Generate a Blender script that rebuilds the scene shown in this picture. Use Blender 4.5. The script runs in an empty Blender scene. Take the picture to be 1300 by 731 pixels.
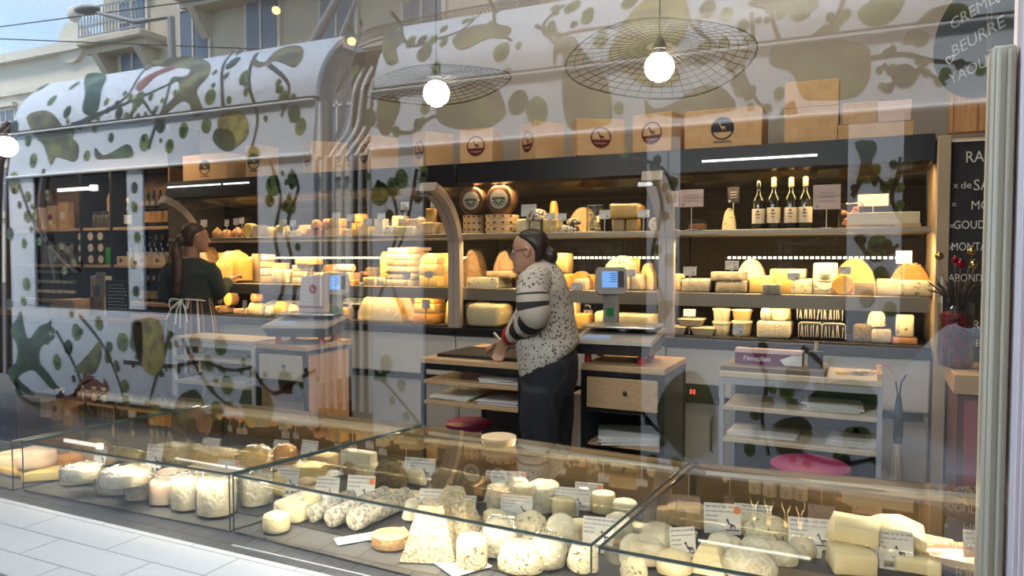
import bpy, bmesh, math, random
from mathutils import Vector, Matrix, noise, Euler
R = math.radians; PI = math.pi
sc = bpy.context.scene
COL = bpy.data.collections.new('shop'); sc.collection.children.link(COL)
rnd = random.Random(7)

# ------------------------------------------------------------ camera and measuring helpers
F = 939.0; HY = 327.0; YAW = R(25.7); CZ = 1.5
cs, sn = math.cos(YAW), math.sin(YAW)
cam = bpy.data.cameras.new('camera'); camo = bpy.data.objects.new('camera', cam); COL.objects.link(camo)
cam.sensor_width = 36; cam.lens = 36*F/1300; cam.clip_start = 0.02; cam.clip_end = 300
camo.location = (0, 0, CZ); camo.rotation_euler = (R(90)-math.atan((365.5-HY)/F), 0, YAW)
sc.camera = camo
def PD(px, Y): r = (px-650)/F; return Y/(sn*r+cs)          # distance along the view for a place on plane Y
def PX(px, Y): r = (px-650)/F; return Y*(cs*r-sn)/(sn*r+cs)
def PZ(px, py, Y): return CZ-(py-HY)/F*PD(px, Y)
def PG(px, py, z):
    d = (CZ-z)*F/(py-HY); r = (px-650)/F
    return (d*(cs*r-sn), d*(sn*r+cs))

# ------------------------------------------------------------ materials
MATS = {}
def nt(name):
    m = bpy.data.materials.new(name); m.use_nodes = True; t = m.node_tree; t.nodes.clear()
    o = t.nodes.new('ShaderNodeOutputMaterial'); return m, t, o
def N(t, typ, **kw):
    n = t.nodes.new(typ)
    for k, v in kw.items():
        if k in n.inputs: n.inputs[k].default_value = v
        else: setattr(n, k, v)
    return n
def c4(c): return (c[0], c[1], c[2], 1)
def mat(name, col, rough=.5, metal=0, spec=.5, col2=None, scale=8, lo=.4, hi=.6, bump=0, bscale=40, emit=None, es=0, coat=0, detail=4, stretch=None, sub=0):
    if name in MATS: return MATS[name]
    m, t, o = nt(name); p = N(t, 'ShaderNodeBsdfPrincipled')
    p.inputs['Base Color'].default_value = c4(col); p.inputs['Roughness'].default_value = rough
    p.inputs['Metallic'].default_value = metal; p.inputs['Specular IOR Level'].default_value = spec
    p.inputs['Coat Weight'].default_value = coat; p.inputs['Coat Roughness'].default_value = .08
    if emit: p.inputs['Emission Color'].default_value = c4(emit); p.inputs['Emission Strength'].default_value = es
    if col2 or bump:
        tc = N(t, 'ShaderNodeTexCoord'); src = tc.outputs['Object']
        if stretch:
            mp = N(t, 'ShaderNodeMapping'); mp.inputs['Scale'].default_value = stretch; t.links.new(src, mp.inputs[0]); src = mp.outputs[0]
    if col2:
        n = N(t, 'ShaderNodeTexNoise'); n.inputs['Scale'].default_value = scale; n.inputs['Detail'].default_value = detail
        cr = N(t, 'ShaderNodeValToRGB'); e = cr.color_ramp.elements
        e[0].position = lo; e[1].position = hi; e[0].color = c4(col); e[1].color = c4(col2)
        t.links.new(src, n.inputs['Vector']); t.links.new(n.outputs['Fac'], cr.inputs[0]); t.links.new(cr.outputs[0], p.inputs['Base Color'])
    if bump:
        n2 = N(t, 'ShaderNodeTexNoise'); n2.inputs['Scale'].default_value = bscale; n2.inputs['Detail'].default_value = 5
        b = N(t, 'ShaderNodeBump'); b.inputs['Strength'].default_value = bump; b.inputs['Distance'].default_value = .01
        t.links.new(src, n2.inputs['Vector']); t.links.new(n2.outputs['Fac'], b.inputs['Height']); t.links.new(b.outputs[0], p.inputs['Normal'])
    t.links.new(p.outputs[0], o.inputs[0]); MATS[name] = m; return m
def emis(name, col, s):
    if name in MATS: return MATS[name]
    m, t, o = nt(name); e = N(t, 'ShaderNodeEmission'); e.inputs[0].default_value = c4(col); e.inputs[1].default_value = s
    t.links.new(e.outputs[0], o.inputs[0]); MATS[name] = m; return m
def clear(name, r0, power, tint=(1, 1, 1), rough=0, bump=0, bscale=30, veil=0):
    """clear sheet: transparent, mirror share rising towards grazing views"""
    if name in MATS: return MATS[name]
    m, t, o = nt(name)
    g = N(t, 'ShaderNodeNewGeometry'); d = N(t, 'ShaderNodeVectorMath', operation='DOT_PRODUCT')
    t.links.new(g.outputs['Normal'], d.inputs[0]); t.links.new(g.outputs['Incoming'], d.inputs[1])
    a = N(t, 'ShaderNodeMath', operation='ABSOLUTE'); t.links.new(d.outputs['Value'], a.inputs[0])
    s = N(t, 'ShaderNodeMath', operation='SUBTRACT'); s.inputs[0].default_value = 1; t.links.new(a.outputs[0], s.inputs[1])
    pw = N(t, 'ShaderNodeMath', operation='POWER'); t.links.new(s.outputs[0], pw.inputs[0]); pw.inputs[1].default_value = power
    ma = N(t, 'ShaderNodeMath', operation='MULTIPLY_ADD'); t.links.new(pw.outputs[0], ma.inputs[0]); ma.inputs[1].default_value = 1-r0; ma.inputs[2].default_value = r0
    tr = N(t, 'ShaderNodeBsdfTransparent'); tr.inputs[0].default_value = c4(tint)
    gl = N(t, 'ShaderNodeBsdfGlossy'); gl.inputs['Roughness'].default_value = rough
    if bump:
        tc = N(t, 'ShaderNodeTexCoord'); n2 = N(t, 'ShaderNodeTexNoise'); n2.inputs['Scale'].default_value = bscale
        b = N(t, 'ShaderNodeBump'); b.inputs['Strength'].default_value = bump; b.inputs['Distance'].default_value = .02
        t.links.new(tc.outputs['Object'], n2.inputs['Vector']); t.links.new(n2.outputs['Fac'], b.inputs['Height']); t.links.new(b.outputs[0], gl.inputs['Normal'])
    mx = N(t, 'ShaderNodeMixShader'); t.links.new(ma.outputs[0], mx.inputs[0]); t.links.new(tr.outputs[0], mx.inputs[1]); t.links.new(gl.outputs[0], mx.inputs[2])
    t.links.new(mx.outputs[0], o.inputs[0]); MATS[name] = m; return m
def wood(name, a, b, sc_=6, stretch=(1, 1, 12), rough=.45):
    return mat(name, a, rough=rough, col2=b, scale=sc_, lo=.35, hi=.65, stretch=stretch, detail=6)

M = {}
M['wood'] = wood('oak_laminate', (.52, .33, .17), (.62, .42, .24), 3, (6, 6, 40))
M['woodv'] = wood('oak_panel', (.50, .27, .12), (.60, .35, .17), 3, (30, 30, 2))
M['wooddark'] = wood('dark_wood', (.13, .07, .04), (.2, .11, .06), 3, (4, 4, 20))
M['black'] = mat('black_lacquer', (.012, .012, .014), .35)
M['blackm'] = mat('black_matte', (.02, .02, .022), .7)
M['steel'] = mat('brushed_steel', (.55, .53, .5), .3, 1)
M['alu'] = mat('satin_aluminium', (.62, .6, .56), .4, .35)
M['white'] = mat('white_paint', (.75, .73, .7), .5)
M['body'] = mat('fridge_white', (.66, .63, .58), .45)
M['paper'] = mat('white_paper', (.85, .84, .82), .7)
M['card'] = mat('price_card', (.82, .80, .78), .55)
M['ink'] = mat('purple_ink', (.05, .03, .09), .6)
M['greyink'] = mat('grey_ink', (.35, .33, .4), .7)
M['red'] = mat('red_plastic', (.6, .03, .03), .35)
M['orange_dot'] = mat('orange_seal', (.85, .25, .08), .5)
M['kraft'] = mat('kraft_card', (.60, .37, .18), .75, col2=(.65, .42, .22), scale=14, bump=.05)
M['pinkcard'] = mat('pale_pink_card', (.80, .62, .58), .7)
M['maroon'] = mat('maroon_print', (.12, .012, .02), .6)
M['navy'] = mat('black_print', (.015, .015, .02), .6)
M['plasticgrey'] = mat('grey_plastic', (.36, .34, .32), .4)
M['darkgrey'] = mat('dark_grey_plastic', (.05, .05, .055), .4)
M['screen'] = emis('blue_screen', (.25, .5, 1), 1.1)
M['screen2'] = emis('lcd_strip', (.55, .7, .95), .55)
M['reddigit'] = emis('red_digits', (1, .08, .05), 2.5)
M['magenta'] = mat('magenta_seat', (.32, .02, .12), .4)
M['chalk'] = mat('chalk', (.8, .8, .76), .9)
M['board'] = mat('blackboard', (.018, .018, .02), .6, col2=(.03, .03, .032), scale=5)
M['glass'] = clear('case_glass', .012, 4.5, tint=(.985, .995, .99))
M['glassedge'] = mat('green_glass_edge', (.03, .055, .05), .15, spec=.8)
M['film'] = clear('cling_film', .05, 2.2, rough=.12, bump=1.0, bscale=38)
M['jarglass'] = clear('jar_glass', .05, 3, tint=(.95, .97, .95), rough=.02)
M['pane'] = clear('window_pane', .082, 2.1, tint=(.97, .985, .98))
M['skin'] = mat('skin', (.50, .27, .18), .5, col2=(.56, .31, .21), scale=9)
M['hair'] = mat('dark_hair', (.018, .011, .009), .4, col2=(.035, .02, .014), scale=60, stretch=(1, 1, .1), bump=.3, bscale=90)
# cheeses
M['cream'] = mat('cream_paste', (.80, .66, .38), .5, col2=(.84, .72, .46), scale=20, bump=0.24, bscale=132)
M['yellow'] = mat('yellow_paste', (.82, .58, .18), .45, col2=(.86, .64, .26), scale=12, bump=0.19, bscale=110)
M['gold'] = mat('golden_paste', (.74, .44, .10), .45, col2=(.82, .53, .17), scale=10, bump=0.19, bscale=88)
M['orangec'] = mat('orange_paste', (.82, .34, .06), .45, col2=(.86, .42, .10), scale=10, bump=0.16)
M['bloom'] = mat('bloomy_white_rind', (.80, .73, .57), .8, col2=(.62, .50, .32), scale=48, lo=.48, hi=.74, bump=1.00, bscale=99)
M['wrinkle'] = mat('wrinkled_goat_rind', (.78, .67, .46), .75, col2=(.44, .34, .22), scale=95, lo=.46, hi=.62, bump=1.00, bscale=198)
M['fresh'] = mat('fresh_white_paste', (.82, .76, .60), .6, col2=(.70, .60, .42), scale=30, bump=0.48, bscale=88)
M['brownr'] = mat('brown_rind', (.36, .2, .09), .7, col2=(.48, .3, .15), scale=22, bump=0.64, bscale=110)
M['tanr'] = mat('tan_rind', (.62, .42, .2), .65, col2=(.7, .5, .28), scale=18, bump=0.48, bscale=88)
M['greyr'] = mat('grey_rind', (.42, .36, .27), .8, col2=(.55, .48, .36), scale=30, bump=0.96, bscale=132)
M['ash'] = mat('ash_rind', (.66, .60, .48), .85, col2=(.24, .23, .22), scale=85, lo=.42, hi=.62, bump=1.00, bscale=154)
M['blue'] = mat('blue_veined_paste', (.80, .72, .5), .5, col2=(.16, .22, .16), scale=34, lo=.56, hi=.66, bump=0.48, bscale=132)
M['herb'] = mat('herb_coat', (.10, .07, .025), .85, col2=(.26, .18, .06), scale=90, bump=1.00, bscale=264)
M['speck'] = mat('flecked_white_rind', (.80, .71, .50), .75, col2=(.25, .18, .08), scale=85, lo=.58, hi=.65, bump=0.96, bscale=132)
M['choc'] = mat('dark_speckled_crust', (.80, .76, .66), .6, col2=(.07, .04, .03), scale=60, lo=.46, hi=.54, bump=0.96, bscale=154)
M['waxbrown'] = mat('dark_brown_wax', (.09, .045, .025), .35, col2=(.13, .07, .035), scale=12)
M['onion'] = mat('smoked_pear_rind', (.50, .22, .09), .35, col2=(.58, .3, .14), scale=9)
M['pinkc'] = mat('pink_washed_rind', (.78, .52, .38), .6, col2=(.82, .62, .46), scale=16, bump=.4)
M['greenjar'] = mat('green_packet', (.03, .4, .06), .4)
M['wine'] = mat('wine_bottle_glass', (.01, .012, .008), .08, spec=.8)
M['foil'] = mat('gold_foil', (.7, .55, .3), .35, .6)
M['label'] = mat('cream_label', (.75, .7, .6), .7)
M['redbottle'] = mat('amber_label', (.55, .3, .08), .6)
M['jar'] = mat('dark_jam', (.05, .025, .02), .25)
M['lid'] = mat('pale_lid', (.72, .68, .58), .4)

# ------------------------------------------------------------ objects
def mesh_of(bm, name, mats, smooth=True, ang=40):
    me = bpy.data.meshes.new(name); bm.normal_update(); bm.to_mesh(me); bm.free()
    for m in (mats if isinstance(mats, (list, tuple)) else [mats]): me.materials.append(m)
    if smooth:
        me.shade_smooth(); me.set_sharp_from_angle(angle=R(ang))
    return me
def obj(name, bm, mats, parent=None, loc=None, rot=None, smooth=True, ang=40):
    o = bpy.data.objects.new(name, mesh_of(bm, name, mats, smooth, ang)); COL.objects.link(o)
    if parent: o.parent = parent
    if loc is not None: o.location = loc
    if rot is not None: o.rotation_euler = rot
    return o
def thing(name, label, cat, loc=(0, 0, 0), rz=0, group=None):
    o = bpy.data.objects.new(name, None); COL.objects.link(o); o.empty_display_size = .05
    o.location = loc; o.rotation_euler = (0, 0, rz); return tag(o, label, cat, group)
def tag(o, label, cat, group=None):
    o['label'] = label; o['category'] = cat
    if group: o['group'] = group
    return o
def struct(o): o['kind'] = 'structure'; return o
def dup(root, loc=None, rz=None, label=None, group=None):
    r = root.copy(); COL.objects.link(r)
    if loc is not None: r.location = loc
    if rz is not None: r.rotation_euler = (0, 0, rz)
    if label: r['label'] = label
    if group: r['group'] = group
    for ch in list(root.children):
        c = ch.copy(); COL.objects.link(c); c.parent = r
        for g in list(ch.children):
            d = g.copy(); COL.objects.link(d); d.parent = c
    return r
def B(): return bmesh.new()
def bx(bm, x0, x1, y0, y1, z0, z1, mi=0, bev=0, seg=1, mtx=None):
    r = bmesh.ops.create_cube(bm, size=1); vs = r['verts']
    for v in vs: v.co = Vector(((x0+x1)/2+v.co.x*(x1-x0), (y0+y1)/2+v.co.y*(y1-y0), (z0+z1)/2+v.co.z*(z1-z0)))
    fs = list({f for v in vs for f in v.link_faces})
    if bev:
        es = list({e for v in vs for e in v.link_edges})
        rr = bmesh.ops.bevel(bm, geom=es, offset=bev, segments=seg, affect='EDGES', profile=.5)
        vs = list({v for f in rr['faces'] for v in f.verts} | {v for v in vs if v.is_valid})
        fs = list({f for v in vs for f in v.link_faces})
    for f in fs: f.material_index = mi
    if mtx: bmesh.ops.transform(bm, matrix=mtx, verts=vs)
    return vs
def cyl(bm, p0, p1, r0, r1=None, seg=16, mi=0, cap=True):
    p0 = Vector(p0); p1 = Vector(p1); r1 = r0 if r1 is None else r1
    d = p1-p0; L = d.length
    m = Matrix.Translation((p0+p1)/2) @ d.to_track_quat('Z', 'Y').to_matrix().to_4x4()
    r = bmesh.ops.create_cone(bm, cap_ends=cap, segments=seg, radius1=r0, radius2=max(r1, 1e-5), depth=L, matrix=m)
    for v in r['verts']:
        for f in v.link_faces: f.material_index = mi
    return r['verts']
def ball(bm, c, rx, ry=None, rz=None, seg=16, mi=0):
    ry = ry or rx; rz = rz or rx
    m = Matrix.Translation(c) @ Matrix.Diagonal((rx, ry, rz, 1))
    r = bmesh.ops.create_uvsphere(bm, u_segments=seg, v_segments=max(6, seg*2//3), radius=1, matrix=m)
    for v in r['verts']:
        for f in v.link_faces: f.material_index = mi
    return r['verts']
def ring(c, u, v, rx, ry, seg):
    return [Vector(c)+u*(rx*math.cos(2*PI*k/seg))+v*(ry*math.sin(2*PI*k/seg)) for k in range(seg)]
def loft(bm, rings, cap=True, mis=None):
    vr = [[bm.verts.new(p) for p in rg] for rg in rings]
    n = len(vr[0])
    for i in range(len(vr)-1):
        for k in range(n):
            f = bm.faces.new((vr[i][k], vr[i][(k+1) % n], vr[i+1][(k+1) % n], vr[i+1][k]))
            if mis: f.material_index = mis[i]
    if cap:
        f = bm.faces.new(list(reversed(vr[0]))); f.material_index = mis[0] if mis else 0
        f = bm.faces.new(vr[-1]); f.material_index = mis[-1] if mis else 0
    return vr
def tube(bm, pts, rad, seg=8, mis=None, flat=1.0, up=Vector((0, 0, 1))):
    pts = [Vector(p) for p in pts]; rad = rad if isinstance(rad, (list, tuple)) else [rad]*len(pts)
    rings = []; prev = None
    for i, p in enumerate(pts):
        t = (pts[min(i+1, len(pts)-1)]-pts[max(i-1, 0)]).normalized()
        if prev is None:
            a = up if abs(t.dot(up)) < .95 else Vector((1, 0, 0))
            u = t.cross(a).normalized()
        else: u = (prev-t*prev.dot(t)).normalized()
        v = t.cross(u).normalized(); prev = u
        rings.append(ring(p, u, v, rad[i], rad[i]*flat, seg))
    return loft(bm, rings, mis=mis)
def smooth_path(pts, n=6):
    pts = [Vector(p) for p in pts]; out = []
    for i in range(len(pts)-1):
        p0 = pts[max(i-1, 0)]; p1 = pts[i]; p2 = pts[i+1]; p3 = pts[min(i+2, len(pts)-1)]
        for k in range(n):
            t = k/n
            out.append(.5*((2*p1)+(p2-p0)*t+(2*p0-5*p1+4*p2-p3)*t*t+(3*p1-p0-3*p2+p3)*t**3))
    out.append(pts[-1]); return out
def lathe(bm, prof, seg=24, mi=0, c=(0, 0, 0), mis=None):
    rings = [[Vector((c[0]+max(r, 1e-4)*math.cos(2*PI*k/seg), c[1]+max(r, 1e-4)*math.sin(2*PI*k/seg), c[2]+z)) for k in range(seg)] for r, z in prof]
    vr = loft(bm, rings, mis=mis)
    if mi and not mis:
        for rg in vr:
            for v in rg:
                for f in v.link_faces: f.material_index = mi
    return [v for rg in vr for v in rg]
def poly(bm, pts, depth=.001, mi=0, y=0.0):
    """flat outline in x,z with real thickness towards -y"""
    a = [bm.verts.new((p[0], y-depth, p[1])) for p in pts]; b = [bm.verts.new((p[0], y, p[1])) for p in pts]
    n = len(pts); fs = [bm.faces.new(a), bm.faces.new(list(reversed(b)))]
    for i in range(n): fs.append(bm.faces.new((a[i], b[i], b[(i+1) % n], a[(i+1) % n])))
    for f in fs: f.material_index = mi
    bmesh.ops.recalc_face_normals(bm, faces=fs)
    return a+b
def rough(bm, amp, freq, seed=0, verts=None, flatbase=True):
    bm.normal_update(); o = Vector((seed*3.1, seed*1.7, seed*.9))
    for v in (verts or bm.verts):
        if flatbase and v.co.z < 1e-4 and v.normal.z < -.5: continue
        n = noise.noise(v.co*freq+o)+.5*noise.noise(v.co*freq*2.7+o)
        z = v.co.z; v.co += v.normal*n*amp
        if flatbase: v.co.z = max(v.co.z, 0)
def apply_mods(o):
    dg = bpy.context.evaluated_depsgraph_get(); me = bpy.data.meshes.new_from_object(o.evaluated_get(dg))
    old = o.data; o.modifiers.clear(); o.data = me; bpy.data.meshes.remove(old)
    me.shade_smooth()
def remesh(o, vox, it=4):
    mats = list(o.data.materials)
    m = o.modifiers.new('r', 'REMESH'); m.mode = 'VOXEL'; m.voxel_size = vox; m.use_smooth_shade = True
    s = o.modifiers.new('s', 'SMOOTH'); s.iterations = it; s.factor = .5
    apply_mods(o)
    if not o.data.materials:
        for k in mats: o.data.materials.append(k)
def text(s, size, mt, name, parent=None, loc=(0, 0, 0), rot=(R(90), 0, 0), align='CENTER', ext=.0006, sx=1):
    c = bpy.data.curves.new(name, 'FONT'); c.body = s; c.size = size; c.align_x = align; c.extrude = ext; c.resolution_u = 3
    t = bpy.data.objects.new(name+'_tmp', c); COL.objects.link(t)
    me = bpy.data.meshes.new_from_object(t.evaluated_get(bpy.context.evaluated_depsgraph_get()))
    bpy.data.objects.remove(t); bpy.data.curves.remove(c)
    me.materials.clear(); me.materials.append(mt)
    o = bpy.data.objects.new(name, me); COL.objects.link(o)
    if parent: o.parent = parent
    o.location = loc; o.rotation_euler = rot; o.scale = (sx, 1, 1)
    return o
GOAT = [(-.62, .50), (-.50, .66), (-.42, .80), (-.36, .68), (-.30, .58), (-.20, .22), (.05, .12), (.34, .10), (.46, .02), (.48, -.42), (.38, -.42), (.34, -.12), (.10, -.14), (.06, -.42), (-.04, -.42), (-.10, -.10), (-.26, -.04), (-.36, .22), (-.42, .42), (-.56, .42)]
def emblem(bm, cx, cz, r, y, mi=0, style=0):
    """round logo: ring, four-legged animal standing on a dark hill"""
    n = 40
    for k in range(n):
        a0, a1 = 2*PI*k/n, 2*PI*(k+1)/n; q = []
        for rr, a in ((r, a0), (r, a1), (r*.87, a1), (r*.87, a0)): q.append((cx+rr*math.cos(a), cz+rr*math.sin(a)))
        poly(bm, q, .0008, mi, y)
    if style == 0:
        seg = [(cx+r*.9*math.cos(PI+PI*k/20*.98+.03), cz-.2*r+r*.7*math.sin(PI+PI*k/20)) for k in range(21)]
        poly(bm, seg, .0008, mi, y)
        poly(bm, [(cx+g[0]*r*.62+r*.02, cz+g[1]*r*.72+.08*r) for g in GOAT], .0008, mi, y)
    else:
        pts = [(cx+r*.9*math.cos(a), cz+r*.9*math.sin(a)) for a in [R(-20+220*k/24) for k in range(25)]]
        poly(bm, pts, .0008, mi, y)
        poly(bm, [(cx+g[0]*r*.55, cz+g[1]*r*.6+.1*r) for g in GOAT], .0014, mi+1, y)
def area(name, loc, rot, sx, sy, e, col=(1, .72, .42), spread=180):
    l = bpy.data.lights.new(name, 'AREA'); l.shape = 'RECTANGLE'; l.size = sx; l.size_y = sy; l.energy = e; l.color = col; l.spread = R(spread)
    o = bpy.data.objects.new(name, l); COL.objects.link(o); o.location = loc; o.rotation_euler = rot; return o
# ============================================================ the room
GY = 1.0                                   # the shop window stands here
YF = 4.75                                  # fronts of the wall cabinets
def sbox(name, x0, x1, y0, y1, z0, z1, m, bev=0):
    b = B(); bx(b, x0, x1, y0, y1, z0, z1, bev=bev); return struct(obj(name, b, m))
floor_m = mat('shop_floor', (.16, .15, .14), .5, col2=(.2, .19, .175), scale=6)
wall_m = mat('upper_wall_taupe', (.31, .285, .255), .8, col2=(.33, .30, .27), scale=2)
ceil_m = mat('dark_ceiling', (.09, .085, .08), .9)
sbox('floor', -10, 2.6, GY, 6.0, -.1, 0, floor_m)
sbox('ceiling', -10, 2.6, GY, 6.0, 4.9, 5.0, ceil_m)
sbox('wall_back', -10, 2.6, 5.7, 5.8, 0, 4.9, wall_m)
sbox('wall_left', -10.1, -10, GY, 5.8, 0, 4.9, ceil_m)
sbox('wall_right', 2.5, 2.6, GY, 5.8, 0, 4.9, wall_m)
fac = mat('stone_facade', (.16, .145, .125), .8)
b = B(); bx(b, -10, -3.4, GY-.12, GY+.12, 0, 7.2); bx(b, .55, 4.6, GY-.12, GY+.12, 0, 7.2); bx(b, -3.4, .55, GY-.12, GY+.12, 2.75, 7.2); bx(b, -3.4, .55, GY-.1, GY+.1, 0, .62)
struct(obj('wall_front', b, fac))
# window pane and its light grey aluminium upright
b = B(); bx(b, -3.4, PX(1249, GY)+.001, GY-.003, GY+.003, .62, 2.75); bx(b, .1166, .152, GY-.003, GY+.003, 1.735, 2.75)
w = struct(obj('window_1', b, M['pane'], smooth=False))
b = B()
bx(b, PX(1249, GY), PX(1280, GY), GY-.02, GY+.02, .62, 1.735, bev=.003); bx(b, PX(1254, GY), PX(1260, GY), GY-.026, GY-.019, .62, 1.73, bev=.002); bx(b, PX(1268, GY), PX(1273, GY), GY-.026, GY-.019, .62, 1.73, bev=.002)
bx(b, -3.4, .55, GY-.03, GY+.03, 2.72, 2.75)
b2 = B(); bx(b2, PX(1284, GY), .55, GY-.03, GY+.03, .62, 2.75, bev=.003)
for q in range(6): bx(b2, PX(1288+q*7, GY), PX(1290+q*7, GY), GY-.034, GY-.029, .62, 2.74, bev=.001)
struct(obj('window_upright', b2, mat('pale_rose_aluminium', (.85, .74, .74), .5, 0), w))
f = struct(obj('window_frame', b, mat('window_aluminium', (.50, .44, .32), .45, .1), w))
# added tiled ledge and dark stone strip, built in place of the mirrored pavement
m, t, o = nt('pavement_reflection_white'); p = N(t, 'ShaderNodeBsdfPrincipled'); p.inputs['Roughness'].default_value = .35
tc = N(t, 'ShaderNodeTexCoord'); br = N(t, 'ShaderNodeTexBrick'); t.links.new(tc.outputs['Object'], br.inputs['Vector'])
br.inputs['Color1'].default_value = c4((.84, .86, .87)); br.inputs['Color2'].default_value = c4((.80, .82, .84)); br.inputs['Mortar'].default_value = c4((.42, .45, .47))
br.inputs['Scale'].default_value = 1; br.inputs['Brick Width'].default_value = .36; br.inputs['Row Height'].default_value = .115; br.inputs['Mortar Size'].default_value = .0028
t.links.new(br.outputs['Color'], p.inputs['Base Color']); t.links.new(p.outputs[0], o.inputs[0]); MATS['pavement_reflection_white'] = m
area('ledge_fill_light', (-1.4, GY+.16, 2.68), (R(12), 0, 0), 3.2, .08, 62, (.95, .97, 1))  # unseen lamp added to brighten the white ledge
sbox('trim_1', -3.4, .55, GY+.06, 1.40, .62, .7300, m)
m, t, o = nt('pavement_reflection_dark'); p = N(t, 'ShaderNodeBsdfPrincipled'); p.inputs['Roughness'].default_value = .4
tc = N(t, 'ShaderNodeTexCoord'); br = N(t, 'ShaderNodeTexBrick'); t.links.new(tc.outputs['Object'], br.inputs['Vector'])
br.inputs['Color1'].default_value = c4((.12, .12, .125)); br.inputs['Color2'].default_value = c4((.085, .085, .09)); br.inputs['Mortar'].default_value = c4((.02, .02, .02))
br.inputs['Scale'].default_value = 1; br.inputs['Brick Width'].default_value = .12; br.inputs['Row Height'].default_value = .12; br.inputs['Mortar Size'].default_value = .0022
t.links.new(br.outputs['Color'], p.inputs['Base Color']); t.links.new(p.outputs[0], o.inputs[0]); MATS['pavement_reflection_dark'] = m
sbox('trim_2', -3.4, 1.2, 1.40, 1.56, .62, .7302, m)
sbox('trim_3', -1.52, .9, 1.430, 1.4335, .7302, .7335, mat('white_seal', (.9, .9, .88), .5))

# ============================================================ wall cabinets (refrigerated)
XS = [-5.80, -2.74, -1.17, .33]
perf, t, o = nt('perforated_back'); p = N(t, 'ShaderNodeBsdfPrincipled'); p.inputs['Roughness'].default_value = .7; p.inputs['Specular IOR Level'].default_value = .1
tc = N(t, 'ShaderNodeTexCoord'); vo = N(t, 'ShaderNodeTexVoronoi'); vo.inputs['Scale'].default_value = 46; vo.inputs['Randomness'].default_value = 0
t.links.new(tc.outputs['Object'], vo.inputs['Vector']); cr = N(t, 'ShaderNodeValToRGB'); e = cr.color_ramp.elements
e[0].position = .28; e[0].color = (.002, .002, .002, 1); e[1].position = .33; e[1].color = (.014, .0125, .011, 1)
t.links.new(vo.outputs['Distance'], cr.inputs[0]); t.links.new(cr.outputs[0], p.inputs['Base Color']); t.links.new(p.outputs[0], o.inputs[0])
led = emis('led_dots', (1, .86, .6), 7)
tubem = emis('tube_light', (1, .97, .92), 3.2)
shelf_m = mat('shelf_champagne', (.40, .34, .27), .35, .6)
ZT, ZM, ZL = 1.675, 1.275, 1.0
GUARD = [(YF-.03, 1.02), (YF-.03, 1.55), (YF-.045, 1.65), (YF-.09, 1.75), (YF-.17, 1.85), (YF-.28, 1.93), (YF-.40, 1.975)]
def guard_sheet(bm, x0, x1, th=.006, z0=None):
    pts = smooth_path([(0, y-YF, z) for y, z in GUARD], 4)
    a = [[bm.verts.new((x, p.y, p.z)) for p in pts] for x in (x0, x1)]
    b2 = [[bm.verts.new((x, p.y-th, p.z+th*.3)) for p in pts] for x in (x0, x1)]
    for i in range(len(pts)-1):
        bm.faces.new((a[0][i], a[1][i], a[1][i+1], a[0][i+1])); bm.faces.new((b2[0][i+1], b2[1][i+1], b2[1][i], b2[0][i]))
def cabinet(x0, x1, label, k, midw=1, LE=1):
    c = thing('refrigerated_cabinet', label, 'cabinet', ((x0+x1)/2, YF, 0)); X0 = x0-(x0+x1)/2+.004; X1 = -X0; D = .72
    b = B(); bx(b, X0, X1, .02, D, .09, .90, bev=.006); bx(b, X0, X1, -.03, D, .62, .93, bev=.01); bx(b, X0+.03, X1-.03, .06, D, 0, .09)
    obj('base', b, M['body'], c)
    b = B(); n = 3 if X1-X0 > 2 else 2
    for i in range(n):
        w = (X1-X0)/n; bx(b, X0+i*w+.012, X0+(i+1)*w-.012, .004, .02, .12, .565, bev=.003)
    obj('door_panels', b, mat('fridge_door_grey', (.50, .485, .45), .45), c)
    b = B(); bx(b, X0+.03, X1-.03, .0, .025, .575, .612); obj('air_grille', b, M['black'], c)
    b = B(); bx(b, X0, X1, -.05, .03, .93, .985, bev=.004); obj('bumper_rail', b, M['black'], c)
    b = B(); bx(b, X0, X1, .0, D-.06, .95, ZL-.005); obj('deck', b, M['blackm'], c)
    b = B(); bx(b, X0, X1, D-.05, D, .93, 2.19); obj('back_panel', b, perf, c, smooth=False)
    b = B(); bx(b, X0, X1, .0, D, 2.04, 2.19, bev=.003); obj('fascia', b, M['black'], c)
    b = B(); bx(b, X0+.01, X1-.01, .0, D-.05, ZT-.03, ZT, bev=.003); obj('top_shelf', b, shelf_m, c)
    b = B(); bx(b, X0+.01, X1-.01, .02, D-.05, ZM-.02, ZM); bx(b, X0+.01, X1-.01, .01, .025, ZM-.085, ZM+.002, bev=.002); obj('middle_shelf', b, shelf_m, c)
    b = B(); bx(b, X0+.25, X1-.12, D-.075, D-.052, 1.487, 1.512)
    obj('led_housing', b, M['blackm'], c)
    b = B(); nn = int((X1-X0-.4)/.034)
    for i in range(nn):
        x = X0+.27+i*.034; bx(b, x, x+.019, D-.081, D-.076, 1.492, 1.507)
    obj('led_strip', b, led, c, smooth=False)
    b = B(); guard_sheet(b, X0+.06, X1-.03); obj('curved_glass', b, M['glass'], c)
    for q, (yy, zz, ex, ty, tz) in enumerate(((.03, ZT-.045, 20*midw, .5, -1), (.03, ZM-.035, 10*LE, .55, -.8), (.14, 2.03, 12, .35, -1))):
        d = Vector((0, ty, tz)).to_track_quat('-Z', 'Y').to_euler()
        area('shelf_light', ((x0+x1)/2, YF+yy, zz), d, (X1-X0)*.92, .03, ex*(X1-X0)/1.5, (1, .64, .29))
    return c
c3 = cabinet(XS[0], XS[1], 'long refrigerated wall cabinet left of the smaller curved post, big holed cheese inside', 0, 1.0, 1.2)
c2 = cabinet(XS[1], XS[2], 'refrigerated wall cabinet behind the woman in the striped sleeves', 1, .9, .9)
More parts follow.
